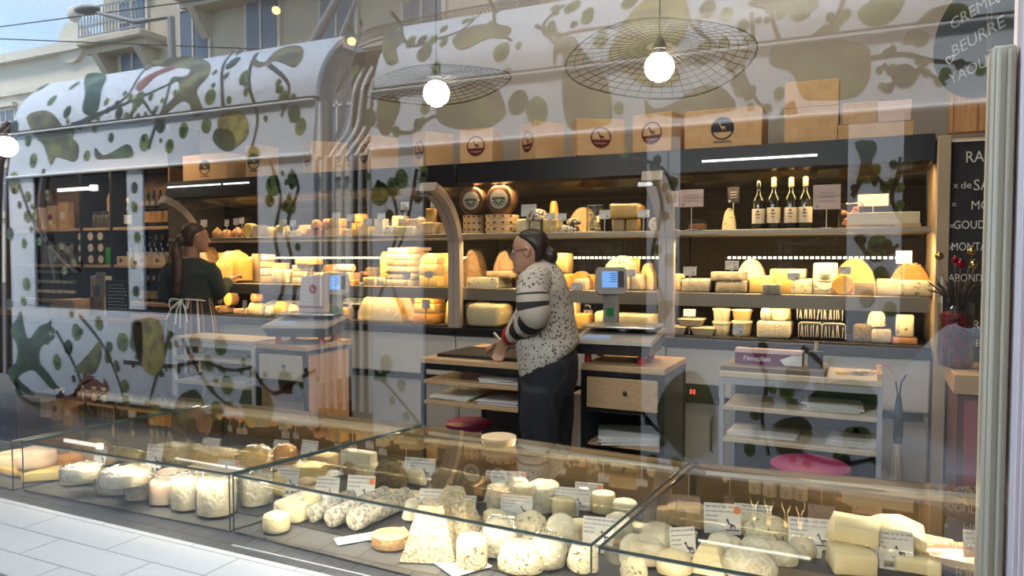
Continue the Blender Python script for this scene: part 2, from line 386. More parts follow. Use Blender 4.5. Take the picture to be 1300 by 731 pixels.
c1 = cabinet(XS[2], XS[3], 'refrigerated wall cabinet with four wine bottles on its top shelf', 2, 1.2, 1.1)
b = B(); bx(b, PX(890, YF)+.42, PX(1035, YF)+.42, -.008, .001, 2.100, 2.112); obj('tube_light', b, tubem, c1)
for q0, q1 in ((208, 282), (286, 318)): b = B(); bx(b, max(-1.5, PX(q0, YF)+4.27), PX(q1, YF)+4.27, -.008, .001, 2.135, 2.147); obj('tube_light', b, tubem, c3)
b = B(); bx(b, -1.535, -1.522, .02, .72, .93, 2.04); obj('side_wall', b, M['blackm'], c3)
# digits and control on the base of the right-hand cabinet
b = B(); bx(b, PX(873, YF)+.42, PX(915, YF)+.42, -.036, -.03, PZ(885, 503, YF), PZ(885, 487, YF)); obj('control_panel', b, M['black'], c1)
b = B()
xx = PX(879, YF)+.42
for s in ((0, 0, .012, .003), (0, 0, .003, .026), (0, .0125, .012, .003), (.009, 0, .003, .026), (0, .026, .012, .003)):
    for kx in (0, .02): bx(b, xx+kx+s[0], xx+kx+s[0]+s[2], -.0375, -.036, PZ(885, 500, YF)+s[1], PZ(885, 500, YF)+s[1]+s[3])
obj('red_digits', b, M['reddigit'], c1)
b = B(); tube(b, [(PX(907, YF)+.42, 0, .27), (PX(907, YF)+.42, -.05, .29), (PX(907, YF)+.42, -.05, .47), (PX(907, YF)+.42, 0, .49)], .008); obj('door_handle', b, M['steel'], c1)
# curved posts between the cabinets
def post(x, label):
    c = thing('curved_post', label, 'post', (x, YF, 0))
    def sweep(w0, w1, off, th, m, nm):
        b = B(); pts = smooth_path([(0, y-YF, z) for y, z in [(YF-.03, .985)]+GUARD[1:]], 5); rings = []
        for i, p in enumerate(pts):
            tt = (pts[min(i+1, len(pts)-1)]-pts[max(i-1, 0)]).normalized(); nn = Vector((0, -tt.z, tt.y)).normalized()
            if nn.y > 0: nn = -nn
            a = p+nn*off; bb = a+nn*th
            k = 1.0 if i < 8 else 1.0+.35*(i-8)/(len(pts)-8)
            rings.append([a+Vector((w0*k, 0, 0)), a+Vector((w1*k, 0, 0)), bb+Vector((w1*k, 0, 0)), bb+Vector((w0*k, 0, 0))])
        loft(b, rings); bmesh.ops.recalc_face_normals(b, faces=b.faces); return obj(nm, b, m, c, smooth=True, ang=35)
    sweep(-.048, .048, -.045, .06, mat('post_champagne', (.55, .47, .40), .35, .3), 'upright')
    sweep(-.004, .004, .016, .004, M['plasticgrey'], 'seam')
    b = B(); bx(b, -.09, .0, -.38, -.34, 1.93, 1.955); obj('glass_clamp', b, M['steel'], c)
    return c
post(XS[1]+.0, 'curved champagne post beside the stacked round cheese boxes')
post(XS[2]+.0, 'curved champagne post beside the weighing scale with the blue screen')
pp_ = post(-5.36, 'short curved post tip behind the dark haired assistant in the apron'); pp_.scale = (.6, 1, 1)
# side panel closing the run on the right
b = B(); bx(b, .335, .40, 4.72, 5.47, 0, 2.17, bev=.004); tag(obj('end_panel', b, mat('beige_laminate', (.52, .41, .28), .5)), 'tall beige end panel between wall cabinets and blackboard', 'panel')

# ============================================================ right end: board niche
YR = 4.55
b = B(); bx(b, .405, .95, 4.98, 5.05, 2.22, 3.3, bev=.003)
for i in range(4): bx(b, .42+i*.12, .425+i*.12, 4.972, 4.982, 2.22, 3.3)
wp = tag(obj('wooden_wall_panel', b, M['woodv']), 'vertical wooden boards above the raclette blackboard', 'panel')
b = B(); bx(b, .40, .95, 4.80, 5.3, 2.10, 2.16, bev=.004); tag(obj('wooden_shelf', b, M['wood']), 'pale wooden ledge under the vertical boards above the blackboard', 'shelf')
b = B(); bx(b, .405, .95, 4.99, 5.04, .0, 2.1); struct(obj('trim_4', b, wood('red_brown_wood', (.30, .14, .07), (.38, .19, .10), 3, (30, 30, 2))))
bb = thing('blackboard', 'tall chalk menu blackboard headed RACLE in white capitals', 'blackboard', (.66, 4.70, 1.02), 0)
b = B(); bx(b, -.285, .40, .0, .02, -.02, 1.12, bev=.002); obj('slate', b, M['board'], bb)
b = B()
for s in ((-.295, -.285, -.03, 1.13), (-.295, .41, 1.12, 1.13)): bx(b, s[0], s[1], -.006, .026, s[2], s[3])
obj('frame', b, M['chalk'], bb)
bb.rotation_euler = (R(-4), R(0), 0)
hand = [('RACLETTE', .088, 1.005, -0.190, .80), ('x', .05, .865, -0.245, 1), ('de', .055, .862, -0.210, 1), ('SAVOIE', .085, .85, -0.150, .85), ('x', .045, .765, -0.250, 1), ('MORBIER', .068, .745, -0.160, .85), ('x', .05, .645, -0.260, 1), ('GOUDA TRUFFE', .064, .64, -0.240, .78),
        ('x', .05, .525, -0.260, 1), ('MONTAGNETTE', .064, .52, -0.250, .72), ('ABONDANCE', .06, .35, -0.260, .75), ('x', .05, .23, -0.265, 1), ('x', .05, .1, -0.265, 1), ('POIVRE de T', .064, .095, -0.260, .85), ('JAUNE', .05, .0, -0.250, 1)]
wr = B(); parts = []
for s, sz, z, x, sx in hand:
    tt = text(s, sz, M['chalk'], 'line', None, (0, 0, 0), (R(90), 0, 0), 'LEFT', .0008, sx)
    tt.name = 'chalk_line'; tt.parent = bb; tt.location = (x, -.004, z)
tube(wr, smooth_path([(-.1, -.004, .99), (-.04, -.004, .965), (.04, -.004, .975), (.06, -.004, .96), (.08, -.004, .975), (.2, -.004, .97)], 4), .003, 5)
obj('chalk_flourish', wr, M['chalk'], bb, smooth=False)
# vase of red glitter with dark sprigs and baubles
va = thing('glitter_vase', 'tall vase of red glitter holding dark twigs before the blackboard', 'vase', (PX(1215, 4.45), 4.45, .935))
b = B(); lathe(b, [(.075, 0), (.082, .01), (.085, .32), (.08, .33), (.078, .32), (.076, .015)], 24); obj('glass', b, M['jarglass'], va)
b = B(); lathe(b, [(.072, .01), (.074, .02), (.075, .27), (.05, .285)], 20); rough(b, .006, 40, 3)
obj('red_tinsel', b, mat('red_tinsel', (.35, .015, .04), .25, .6, col2=(.06, .005, .015), scale=60, lo=.45, hi=.55, bump=1, bscale=120), va)
b = B()
for i in range(80):
    a = rnd.uniform(0, 2*PI); r = rnd.uniform(.03, .15)
    tube(b, smooth_path([(rnd.uniform(-.03, .03), rnd.uniform(-.03, .03), .2), (r*.4*math.cos(a), r*.4*math.sin(a), .36), (r*math.cos(a), r*math.sin(a)*.5, .36+rnd.uniform(.0, .11))], 4), [.003]*8+[.001], 5)
obj('twigs', b, mat('twig_brown', (.06, .05, .035), .8), va)
gold = mat('gold_bauble', (.7, .5, .2), .12, 1); redb = mat('red_bauble', (.45, .01, .05), .1, .7)
for px, py, mm, r, lb in ((1192, 325, gold, .021, 'gold bauble on a stem by the wall cabinet, apart from the others'), (1233, 319, gold, .023, 'gold bauble on a stem, topmost over the vase'), (1236, 336, gold, .023, 'gold bauble on a stem just below the topmost one'), (1212, 330, redb, .018, 'dark red bauble on a stem, the smaller of two over the vase'), (1219, 335, redb, .022, 'dark red bauble on a stem, the larger of two over the vase')):
    z = PZ(px, py, 4.42); x = PX(px, 4.42); t_ = thing('bauble', lb, 'bauble', (x, 4.42, 0)); cx = PX(1215, 4.45)-x
    b = B(); ball(b, (0, 0, z), r, seg=16); obj('glass_ball', b, mm, t_)
    b = B(); cyl(b, (0, 0, z+r*.9), (0, 0, z+r*1.25), r*.25, seg=8); obj('cap', b, M['foil'], t_)
    b = B(); tube(b, smooth_path([(cx*.8, .03, 1.2), (cx*.4, .02, (1.2+z)/2), (0, 0, z-r*.9)], 4), .002, 5); obj('stem', b, M['steel'], t_)
# wooden stand under the vase, pink panel below
st = thing('wooden_side_cabinet', 'low wooden cabinet with dusty pink door beneath the glitter vase', 'cabinet', (.75, 4.2, 0))
b = B(); bx(b, -.36, .25, 0, .55, .83, .93, bev=.004); obj('top', b, M['wood'], st)
b = B(); bx(b, -.34, .25, .03, .55, 0, .83); obj('body', b, mat('maroon_panel', (.16, .07, .06), .6), st)
b = B(); bx(b, -.31, .22, .015, .03, .1, .80, bev=.003); obj('door', b, mat('dusty_pink', (.36, .09, .10), .5), st)
# round chalk sign hanging high on the right
rs = thing('round_sign', 'round black hanging sign chalked CREME BEURRE YAOURT with hearts', 'sign', (PX(1240, 3.0), 3.0, PZ(1240, 50, 3.0)), R(-48)); rs.scale = (.78, .78, .78)
b = B(); cyl(b, (0, 0, 0), (0, .012, 0), .262, seg=64); obj('disc', b, mat('sign_black', (.008, .012, .009), .35), rs)
for s, x, z, sz, rot in (('CREME', -.05, .10, .075, 14), ('BEURRE', -.02, -.02, .078, 14), ('YAOURT', -.02, -.145, .072, 12)):
    text(s, sz, mat('faded_chalk', (.38, .38, .36), .9), 'lettering', rs, (x, -.002, z), (R(90), R(-rot), 0))
for x, z, r in ((.075, .145, .024), (-.165, -.06, .022)):
    b = B(); pts = [Vector((x+r*.06*16*math.sin(a)**3, -.003, z+r*.06*(13*math.cos(a)-5*math.cos(2*a)-2*math.cos(3*a)-math.cos(4*a)))) for a in [2*PI*k/28 for k in range(29)]]
    tube(b, pts, .0025, 5); obj('heart', b, M['chalk'], rs)
b = B(); tube(b, [(0, .006, .25), (0, .006, 1.2)], .0015, 5); tube(b, [(.15, .006, .21), (.15, .006, 1.2)], .0015, 5); obj('wire', b, M['steel'], rs)
# wicker ornament against the right frame
wk = thing('wicker_star', 'small dark wicker twig ornament hanging beside the window upright', 'ornament', (PX(1292, 1.3), 1.3, PZ(1292, 238, 1.3)))
b = B()
for k in range(7):
    a = k*.16-.5; tube(b, smooth_path([(-.036, 0, .006), (-.012, -.006+.002*k, -.006+.004*k-.01), (.03, -.004, -.012+.005*k)], 4), .003, 5)
for k in range(6): tube(b, [(-.02+k*.01, -.008, .012), (-.014+k*.01, -.008, -.018+.001*k)], .0022, 5)
obj('twigs', b, mat('wicker_brown', (.11, .075, .06), .8), wk)
b = B(); tube(b, [(.02, 0, .0), (.02, 0, 1.1)], .0008, 5); obj('thread', b, M['paper'], wk)

# ============================================================ gift boxes on top of the wall cabinets
def giftbox(px0, px1, pytop, label, style=0, rz=0, mk='kraft', Y=YF+.06, dd=.20, logo=True, on=0):
    pc = (px0+px1)/2; x = PX(pc, Y); r_ = (pc-650)/F; ray = YAW-math.atan(r_); dist = PD(pc, Y)*math.hypot(1, r_)
    w = (px1-px0)*dist/F*math.cos(math.atan(r_))/max(.2, math.cos(ray-R(rz))); h = PZ(pc, pytop, Y)-2.19-on; yy = Y+dd/2+(abs(w*math.sin(R(rz)))/2 if rz else 0)
    c = thing('gift_box', label, 'box', (x, Y, 2.1906+on), R(rz)); n_ = Vector((math.sin(R(rz)), -math.cos(R(rz)), 0)); c.location -= n_*dd/2
    b = B(); bx(b, -w/2, w/2, -dd/2, dd/2, 0, h, bev=.002); obj('carton', b, M[mk], c)
    if logo:
        b = B(); r = min(w*.36, h*.29); emblem(b, 0, h*.5, r, -dd/2-.0006, 0, style); obj('logo', b, [M['maroon'] if style == 0 else M['navy'], M['kraft']], c, smooth=False)
        text('fromagerie' if style == 0 else 'FROMAGERIE', r*.26, M['kraft'] if style == 0 else M['navy'], 'logo_lettering', c, (0, -dd/2-.0016, h*.5-(r*.62 if style == 0 else r*1.25)))
    b = B(); bx(b, -w/2+.002, w/2-.002, -dd/2+.002, dd/2-.002, h, h+.002, bev=.0006); obj('lid_flap', b, M[mk], c)
    return h+on+.003
giftbox(236, 288, 197, 'long kraft gift box standing furthest along the cabinets above the apron wearer', 1, dd=.3)
giftbox(314, 334, 186, 'narrow kraft gift box next to the long box over the big holed cheese', 1)
giftbox(386, 397, 182, 'kraft gift box over the brown pear shaped cheeses, seen between tram ribs', 0, rz=-32, dd=.3)
giftbox(456, 471, 175, 'narrow kraft gift box over the tall golden cheese stack', 0, rz=-26, dd=.25)
giftbox(525, 541, 170, 'narrow turned kraft gift box left of the broad front-facing one', 0, rz=-26, dd=.25)
giftbox(584, 625, 165, 'kraft gift box with round maroon logo directly over the round wooden cheese boxes', 0, rz=4)
giftbox(660, 679, 158, 'turned kraft gift box over the back of the head in the striped sleeves', 0, rz=-34, dd=.25)
giftbox(732, 792, 153, 'broad tan gift box with large maroon round logo over the glass jar', 0, rz=32, dd=.16)
giftbox(802, 850, 146, 'pale kraft gift box with outlined logo over the scale side post', 0, rz=-12)
giftbox(868, 962, 140, 'widest kraft gift box with black oval goat logo above the tube light', 1, dd=.3)
t_ = giftbox(995, 1058, 138, 'plain kraft box, lower one of the two stacked above the wine bottles', logo=False)
giftbox(995, 1058, 105, 'plain kraft box resting on top of another over the wine bottles', logo=False, on=t_)
t_ = giftbox(1063, 1150, 158, 'low flat kraft box at the right end of the cabinet tops', logo=False, dd=.28)
giftbox(1068, 1108, 132, 'small kraft box on the low flat box, left of the film-wrapped one', logo=False, on=t_, dd=.2)
giftbox(1111, 1150, 130, 'film-wrapped pinkish box at the right end of the cabinet tops', logo=False, mk='pinkcard', dd=.2, on=t_)

# ============================================================ work counters in front of the wall cabinets
CZT = .92
def counter_open(x0, x1, y0, y1, top, zs, label, mframe, mshelf, th=.022, gaps=(), legs=True):
    c = thing('open_shelf_counter', label, 'counter', ((x0+x1)/2, y0, 0)); w = (x1-x0)/2; d = y1-y0
    b = B(); bx(b, -w, w, 0, d, top-.03, top, bev=.003); obj('worktop', b, mshelf, c)
    for s in (-1, 1):
        for q0, q1 in ((.004, .03), (d-.03, d-.004)): b = B(); bx(b, s*w-(.022 if s > 0 else 0), s*w+(.022 if s < 0 else 0), q0, q1, 0, top-.03); obj('leg', b, mframe, c)
    b = B(); bx(b, -w+.022, w-.022, .006, .028, top-.065, top-.03); obj('top_rail', b, mframe, c)
    for z in zs:
        b = B(); bx(b, -w+.022, w-.022, .002, d-.01, z-th, z, bev=.002); obj('shelf', b, mshelf, c)
    b = B(); bx(b, -w+.02, w-.02, d-.012, d-.004, .05, top-.03); obj('back_board', b, M['darkgrey'] if mframe != M['white'] else M['plasticgrey'], c)
    return c
xa, xb = PX(216, 3.82), PX(320, 3.82)
lam = mat('pale_laminate', (.66, .56, .42), .45)
counter_open(xa, xb, 3.82, 4.12, CZT, (.775, .60), 'white framed open shelf counter below the assistant in the apron', M['white'], lam)
xa, xb = PX(533, 3.62), PX(662, 3.62)
cC = counter_open(xa, xb, 3.62, 4.4, CZT, (.795, .675), 'black framed open counter with wood shelves at the striped sleeved hand', M['black'], M['wood'])
XC0, XC1 = xa, xb
xa, xb = PX(915, 3.86), PX(1124, 3.86)
cF = counter_open(xa, xb, 3.86, 4.25, CZT, (.745, .58), 'pale grey rack counter with wooden shelves under the purple film box', mat('pale_grey_paint', (.42, .44, .47), .5), lam)
XF0, XF1 = xa, xb
# items: writing board and laptop-like board on counter C
def flat_box(name, cat, label, x, y, z, w, d, h, m, rz=0, bev=.002, grp=None):
    b = B(); bx(b, -w/2, w/2, -d/2, d/2, 0, h, bev=bev); o = obj(name, b, m, None, (x, y, z), (0, 0, R(rz))); return tag(o, label, cat, grp)
flat_box('cutting_board', 'board', 'black cutting board lying on the counter by the red cuff', (XC0+XC1)/2+.02, 3.90, CZT+.001, .56, .40, .018, M['black'])
kt = thing('knife_tray', 'low black tray with raised handles behind the cutting board', 'tray', ((XC0+XC1)/2+.08, 4.25, CZT+.001))
b = B(); bx(b, -.15, .15, -.05, .05, 0, .03, bev=.006); obj('tray', b, M['darkgrey'], kt)
b = B(); tube(b, [(-.13, 0, .03), (-.13, 0, .045), (.13, 0, .045), (.13, 0, .03)], .006); obj('handle', b, M['black'], kt)
# stacks of loose sheets, each stack one ream
def ream(x, y, z, w, d, n, label, rz=0, grp=None):
    b = B(); r2 = random.Random(int(x*1000+z*77) & 255)
    for i in range(n):
        dx, dy, a = r2.uniform(-.012, .012), r2.uniform(-.01, .01), r2.uniform(-.06, .06)
        bx(b, -w/2+dx, w/2+dx, -d/2+dy, d/2+dy, i*.006, i*.006+.0045, mtx=Matrix.Rotation(a, 4, 'Z'))
    return tag(obj('paper_ream', b, M['paper'], None, (x, y, z+.001), (0, 0, R(rz)), smooth=False), label, 'paper', grp)
ream(XC1-.17, 3.80, .795, .24, .24, 6, 'loose sheets of white paper on the upper wooden shelf by the navy trousers')
ream(XC0+.16, 3.80, .675, .26, .25, 4, 'flat white papers at the left end of the lower wooden shelf')
ream(XC0+.48, 3.80, .675, .26, .25, 3, 'flat white papers in the middle of the lower wooden shelf')
ream(XF0+.53, 4.03, .745, .26, .2, 5, 'stack of white folded papers on the upper rack shelf under the scissors')
ream(XF0+.20, 4.03, .58, .34, .2, 2, 'thin white paper sheets on the left of the lower rack shelf')
ream(XF0+.62, 4.03, .58, .22, .2, 4, 'white folded cloth sheets on the right of the lower rack shelf')
ream(-4.05, 3.95, .60, .26, .2, 5, 'white paper pile on the lower shelf of the white framed counter')
ream(-4.45, 3.95, .60, .2, .2, 2, 'thin sheet of paper left of the pile on the white framed counter')
# board, film box, pen pot, scissors on counter F
flat_box('cutting_board', 'board', 'flat grey cutting board beneath the purple film box', XF0+.25, 4.05, CZT+.001, .50, .33, .022, mat('slate_board', (.16, .13, .12), .5))
fb = thing('film_box', 'purple and white cling film box printed Filmaplast', 'box', (PX(978, 4.05), 4.05, CZT+.024), R(-3))
fw = .335
b = B(); bx(b, -fw/2, fw/2, -.035, .035, 0, .072, bev=.001); obj('carton', b, mat('box_purple', (.16, .015, .10), .5), fb)
b = B(); poly(b, [(fw/2-.085, .002), (fw/2-.001, .002), (fw/2-.001, .058), (fw/2-.05, .055), (fw/2-.11, .03)], .0008, 0, -.0352); obj('white_swoosh', b, M['paper'], fb)
b = B(); n = 24
pts = [(-fw/2, .058)]+[(-fw/2+fw*k/n, .072+(.004 if k % 2 else 0)) for k in range(n+1)]+[(fw/2, .06)]
poly(b, pts, .002, 0, -.034); bx(b, -fw/2, fw/2, -.03, .03, .072, .079); obj('serrated_film_roll', b, mat('film_pink', (.8, .6, .55), .4), fb)
text('Filmaplast', .035, M['paper'], 'print', fb, (-.055, -.0358, .018), ext=.0004)
pp = thing('pen_pot', 'black square pen pot beside the purple film box', 'pot', (PX(1037, 4.02), 4.02, CZT+.023))
b = B(); bx(b, -.035, .035, -.03, .03, 0, .085, bev=.004); obj('pot', b, M['black'], pp)
b = B(); cyl(b, (0, 0, .05), (.004, 0, .135), .009, seg=10); obj('wooden_handle', b, M['wood'], pp)
for j, (px, lb, mm, L_, rz) in enumerate(((1080, 'yellow handled knife lying on the rack counter', mat('yellow_plastic', (.8, .5, .05), .4), .11, 12), (1092, 'steel scissors lying on the rack counter', M['steel'], .12, -10), (1104, 'small steel spatula lying at the rack counter end', M['steel'], .1, 25))):
    c = thing(['knife', 'scissors', 'spatula'][j], lb, 'utensil', (PX(px, 4.03), 4.0+.03*j, CZT+.004), R(rz))
    b = B(); bx(b, -L_*.55, 0, -.008, .008, 0, .012, bev=.003); obj('handle', b, mm, c)
    b = B(); bx(b, 0, L_*.6, -.006, .006, .003, .006); obj('blade', b, M['steel'], c)
b = B(); tube(b, smooth_path([(-.04, 0, .004), (0, 0, .03), (.04, .01, .035), (.07, 0, .004)], 5), .002, 5)
tag(obj('cable_loop', b, M['red'], None, (PX(1118, 4.1), 4.12, CZT+.001)), 'thin curled cord at the right end of the rack counter', 'cord')
b = B(); bx(b, -.012, .012, -.18, .18, 0, .03, bev=.002); tag(obj('wooden_block', b, M['wood'], None, (XF1-.013, 4.05, CZT+.0005)), 'narrow upright wood edge block on the right end of the rack counter', 'block')
# broom hanging right of the rack
br_ = thing('whisk_broom', 'bundle of dark twigs and pale straw hanging right of the rack counter', 'broom', (XF1+.07, 3.95, .0)); br_.scale = (1, 1, 1.14)
b = B()
for k in range(36):
    a = rnd.uniform(0, 2*PI); r = rnd.uniform(.0, .028); tube(b, [(r*.5*math.cos(a), r*.5*math.sin(a), .55), (r*1.5*math.cos(a), r*1.5*math.sin(a), .3), (r*2.0*math.cos(a), r*2.0*math.sin(a), .0)], .0036, 4)
obj('bristles', b, mat('straw', (.62, .52, .40), .8), br_)
b = B(); lathe(b, [(.018, .54), (.022, .57), (.018, .68), (.010, .74)], 12); tube(b, [(0, 0, .72), (.01, 0, .8), (.03, 0, .83)], .004); tube(b, [(0, 0, .72), (-.015, 0, .8)], .003); obj('head', b, M['blackm'], br_)

# wooden cabinets with drawer
def drawer_cab(x0, x1, y0, y1, label, knobpos, side, sm='woodv'):
    c = thing('drawer_cabinet', label, 'cabinet', ((x0+x1)/2, y0, 0)); w = (x1-x0)/2; d = y1-y0
    b = B(); bx(b, -w, w, 0, d, CZT-.035, CZT, bev=.003); obj('worktop', b, M['wood'], c)
    b = B()
    for s in (-1, 1):
        for yy in (.0, d-.025): bx(b, s*w-(.025 if s > 0 else 0), s*w+(.025 if s < 0 else 0), yy, yy+.025, 0, CZT-.035)
    bx(b, -w+.025, w-.025, 0, .02, CZT-.06, CZT-.035); bx(b, -w+.025, w-.025, 0, .02, .66, .675); bx(b, w-.025, w, .025, d-.025, CZT-.06, CZT-.035)
    obj('frame', b, M['black'], c)
    dr = thing_part('drawer', c)
    b = B(); bx(b, -w+.035, w-.035, -.006, .014, .685, CZT-.068, bev=.002); obj('drawer_front', b, side, dr)
    b = B(); ball(b, (knobpos*w, -.022, .78), .012, seg=12); cyl(b, (knobpos*w, -.02, .78), (knobpos*w, -.004, .78), .006, seg=8); obj('knob', b, M['black'], dr)
    for q0 in (w-.012, -w+.006): b = B(); bx(b, q0, q0+.006, .03, d-.03, .05, CZT-.062); obj('side_panel', b, M[sm], c)
    b = B(); bx(b, -w+.03, w-.03, .03, d-.03, .47, .485); obj('shelf', b, M['wood'], c)
    b = B(); bx(b, -w+.02, w-.02, d-.02, d-.01, .05, CZT-.04); obj('back_board', b, M['blackm'], c)
    return c
def thing_part(name, parent):
    o = bpy.data.objects.new(name, None); COL.objects.link(o); o.parent = parent; return o
XB0, XB1 = PX(323, 3.76), PX(387, 3.76)
drawer_cab(XB0, XB1, 3.76, 4.24, 'wooden drawer cabinet under the scale beside the polka dot bag', .2, mat('cream_laminate', (.66, .56, .42), .45))
XD0, XD1 = PX(738, 3.8), PX(845, 3.8)
drawer_cab(XD0, XD1, 3.80, 4.30, 'wooden drawer cabinet under the scale behind the navy trousers', .1, M['wood'], 'darkgrey')
ream((XD0+XD1)/2, 4.0, .485, .36, .3, 7, 'crumpled paper sheaf on the open shelf below the wooden drawer', 20)
# low red patterned folder leaning at the cabinet
flat_box('patterned_carton', 'carton', 'slim cream carton with red ribbon leaning beside the wooden drawer cabinet', XD0-.045, 3.95, 0.0005, .06, .2, .74, mat('speckled_cream', (.62, .5, .38), .7, col2=(.4, .25, .2), scale=60, lo=.6, hi=.65))

# scales
def scale(x, y, rz, label, screen_turn=0, poleh=.42, px_=0):
    c = thing('weighing_scale', label, 'scale', (x, y, CZT+.0005), rz)
    for sx in (-1, 1):
        for sy in (-1, 1):
            b = B(); cyl(b, (sx*.15, sy*.13, .0), (sx*.15, sy*.13, .05), .022, .018, 14); obj('foot', b, M['red'], c)
    b = B(); loft(b, [[Vector(p) for p in ((-.20, -.19, .05), (.20, -.19, .05), (.20, .18, .05), (-.20, .18, .05))], [Vector(p) for p in ((-.22, -.23, .115), (.22, -.23, .115), (.22, .2, .13), (-.22, .2, .13))]])
    obj('body', b, M['darkgrey'], c, ang=30)
    b = B(); loft(b, [[Vector(p) for p in ((-.225, -.24, .112), (.225, -.24, .112), (.225, .21, .15), (-.225, .21, .15))], [Vector(p) for p in ((-.22, -.23, .13), (.22, -.23, .13), (.22, .2, .175), (-.22, .2, .175))]])
    obj('keyboard_deck', b, M['plasticgrey'], c, ang=30)
    b = B(); loft(b, [[Vector(p) for p in ((-.17, -.19, .1365), (-.02, -.19, .1365), (-.02, -.10, .1455), (-.17, -.10, .1455))], [Vector(p) for p in ((-.17, -.19, .139), (-.02, -.19, .139), (-.02, -.10, .148), (-.17, -.10, .148))]])
    obj('lcd_display', b, M['screen2'], c, ang=30)
    b = B(); bx(b, -.21, .21, -.06, .22, .182, .194, bev=.006, seg=2); cyl(b, (0, .08, .15), (0, .08, .185), .04); obj('weighing_plate', b, M['steel'], c)
    b = B(); bx(b, px_-.045, px_+.045, .21, .25, .13, poleh-.02, bev=.004); obj('pole', b, M['plasticgrey'], c)
    b = B(); bx(b, px_-.022, px_+.022, .2065, .21, poleh-.19, poleh-.14); obj('green_sticker', b, mat('green_sticker', (.01, .25, .06), .6), c)
    h = thing_part('display_head', c); h.location = (px_, .22, poleh); h.rotation_euler = (R(-8), 0, R(screen_turn))
    b = B(); loft(b, [[Vector((x_*.9, y_, z_)) for x_, z_ in ((-.105, -.03), (-.08, -.06), (.08, -.06), (.105, -.03), (.10, .085), (.085, .1), (-.085, .1), (-.10, .085))] for y_ in (-.025, .03)])
    bmesh.ops.recalc_face_normals(b, faces=b.faces); obj('casing', b, M['plasticgrey'], h, ang=30)
    b = B(); bx(b, -.055, .036, -.0275, -.025, -.022, .075); obj('screen', b, M['screen'], h)
    b = B(); bx(b, .04, .075, -.0275, -.025, -.02, .076); obj('side_keys', b, M['darkgrey'], h)
    b = B()
    for i in range(5): bx(b, -.01+(i % 2)*.01, .032, -.0285, -.0275, .06-i*.012, .064-i*.012)
    obj('screen_writing', b, mat('screen_ink', (.03, .06, .2), .6), h)
    return c
scale(PX(787, 4.02), 4.03, R(4), 'grey weighing scale with lit blue screen facing the window', 20, .42, -.11)
scale(XB0+.25, 3.99, R(20), 'grey weighing scale seen side-on next to the polka dot bag', 10, .37, .13)
# polka dot paper bag
pb = thing('paper_bag', 'white polka dot carrier bag with round pink logo beside a scale', 'bag', (PX(398, 4.33), 4.33, 1.0), R(8))
pb.location = (XB1-.235, 4.13, CZT+.197); pb.scale = (.85, .8, .95)
b = B(); loft(b, [[Vector(p) for p in ((-.13, -.05, 0), (.10, -.05, 0), (.10, .05, 0), (-.13, .05, 0))], [Vector(p) for p in ((-.10, -.05, .26), (.12, -.05, .28), (.12, .05, .28), (-.10, .05, .26))]]); obj('bag', b, mat('bag_white', (.78, .70, .68), .7), pb, ang=30)
b = B()
for i in range(8):
    for j in range(9):
        u, v = (i+.5+.5*(j % 2))/8.6, (j+.5)/9.2
        if (u-.55)**2+(v-.62)**2 < .03: continue
        x = -.13+.23*u+.025*v; z = .27*v; poly(b, [(x-.003, z), (x, z-.004), (x+.003, z), (x, z+.004)], .0006, 0, -.051)
obj('polka_dots', b, mat('dot_grey', (.2, .12, .14), .7), pb)
b = B(); cyl(b, (.01, -.0508, .17), (.01, -.052, .17), .036, seg=32); obj('round_logo', b, mat('rose_print', (.45, .08, .12), .7), pb)
b = B(); poly(b, [(.01+g[0]*.025, .168+g[1]*.025) for g in GOAT], .0006, 0, -.0522); obj('logo_animal', b, M['paper'], pb)
b = B(); bx(b, -.128, .105, -.0515, -.0505, .03, .042); obj('ribbon_print', b, mat('rose_print', (.45, .08, .12), .7), pb)
for yy in (-.04, .04):
    b = B(); tube(b, smooth_path([(-.04, yy, .26), (-.03, yy, .33), (.02, yy, .345), (.06, yy, .33), (.07, yy, .27)], 5), .003, 6); obj('handle', b, M['darkgrey'], pb)
b = B(); bx(b, -.14, .14, -.10, .10, 0, .008); bx(b, -.14, -.12, -.1, .1, -.19, 0); bx(b, .12, .14, -.1, .1, -.19, 0); b.free()
# kraft paper stack, tongs pot, little blackboard on the left counter
lc = thing('service_counter', 'long dark service counter in front of the wine shelves', 'counter', (-6.5, 3.9, 0))
b = B(); bx(b, -1.7, 1.02, 0, .6, .96, 1.0, bev=.004); obj('worktop', b, M['wooddark'], lc)
b = B(); bx(b, -1.68, 1.0, .03, .57, 0, .96); obj('body', b, mat('counter_anthracite', (.06, .06, .065), .6), lc)
def onleft(px): return PX(px, 4.1)
kb = thing('kraft_bag_pile', 'pile of folded kraft bags on the dark service counter', 'bags', (onleft(95), 4.1, 1.0005))
b = B()
for i, (w, hh) in enumerate(((.36, .05), (.34, .05), (.30, .04))): bx(b, -w/2+.01*i, w/2-.01*i, -.12, .12, i*.052, i*.052+hh, bev=.004, mtx=Matrix.Rotation(.03*i, 4, 'Z'))
obj('bags', b, M['kraft'], kb)
nt_ = thing('napkin_holder', 'upright pale napkin box on the service counter beside the kraft bags', 'box', (onleft(103), 4.28, 1.0005))
b = B(); bx(b, -.09, .09, -.04, .04, 0, .34, bev=.004); obj('box', b, mat('pale_box', (.5, .46, .42), .7), nt_)
b = B(); bx(b, .0, .12, -.05, -.041, .16, .37, bev=.002); obj('leaflet', b, M['plasticgrey'], nt_)
tp = thing('utensil_pot', 'brown pot of dark tongs left of the small chalkboard', 'pot', (onleft(119), 4.12, 1.0005))
b = B(); lathe(b, [(.045, 0), (.05, .02), (.052, .17), (.048, .172), (.044, .02)], 16); obj('pot', b, M['wooddark'], tp)
b = B()
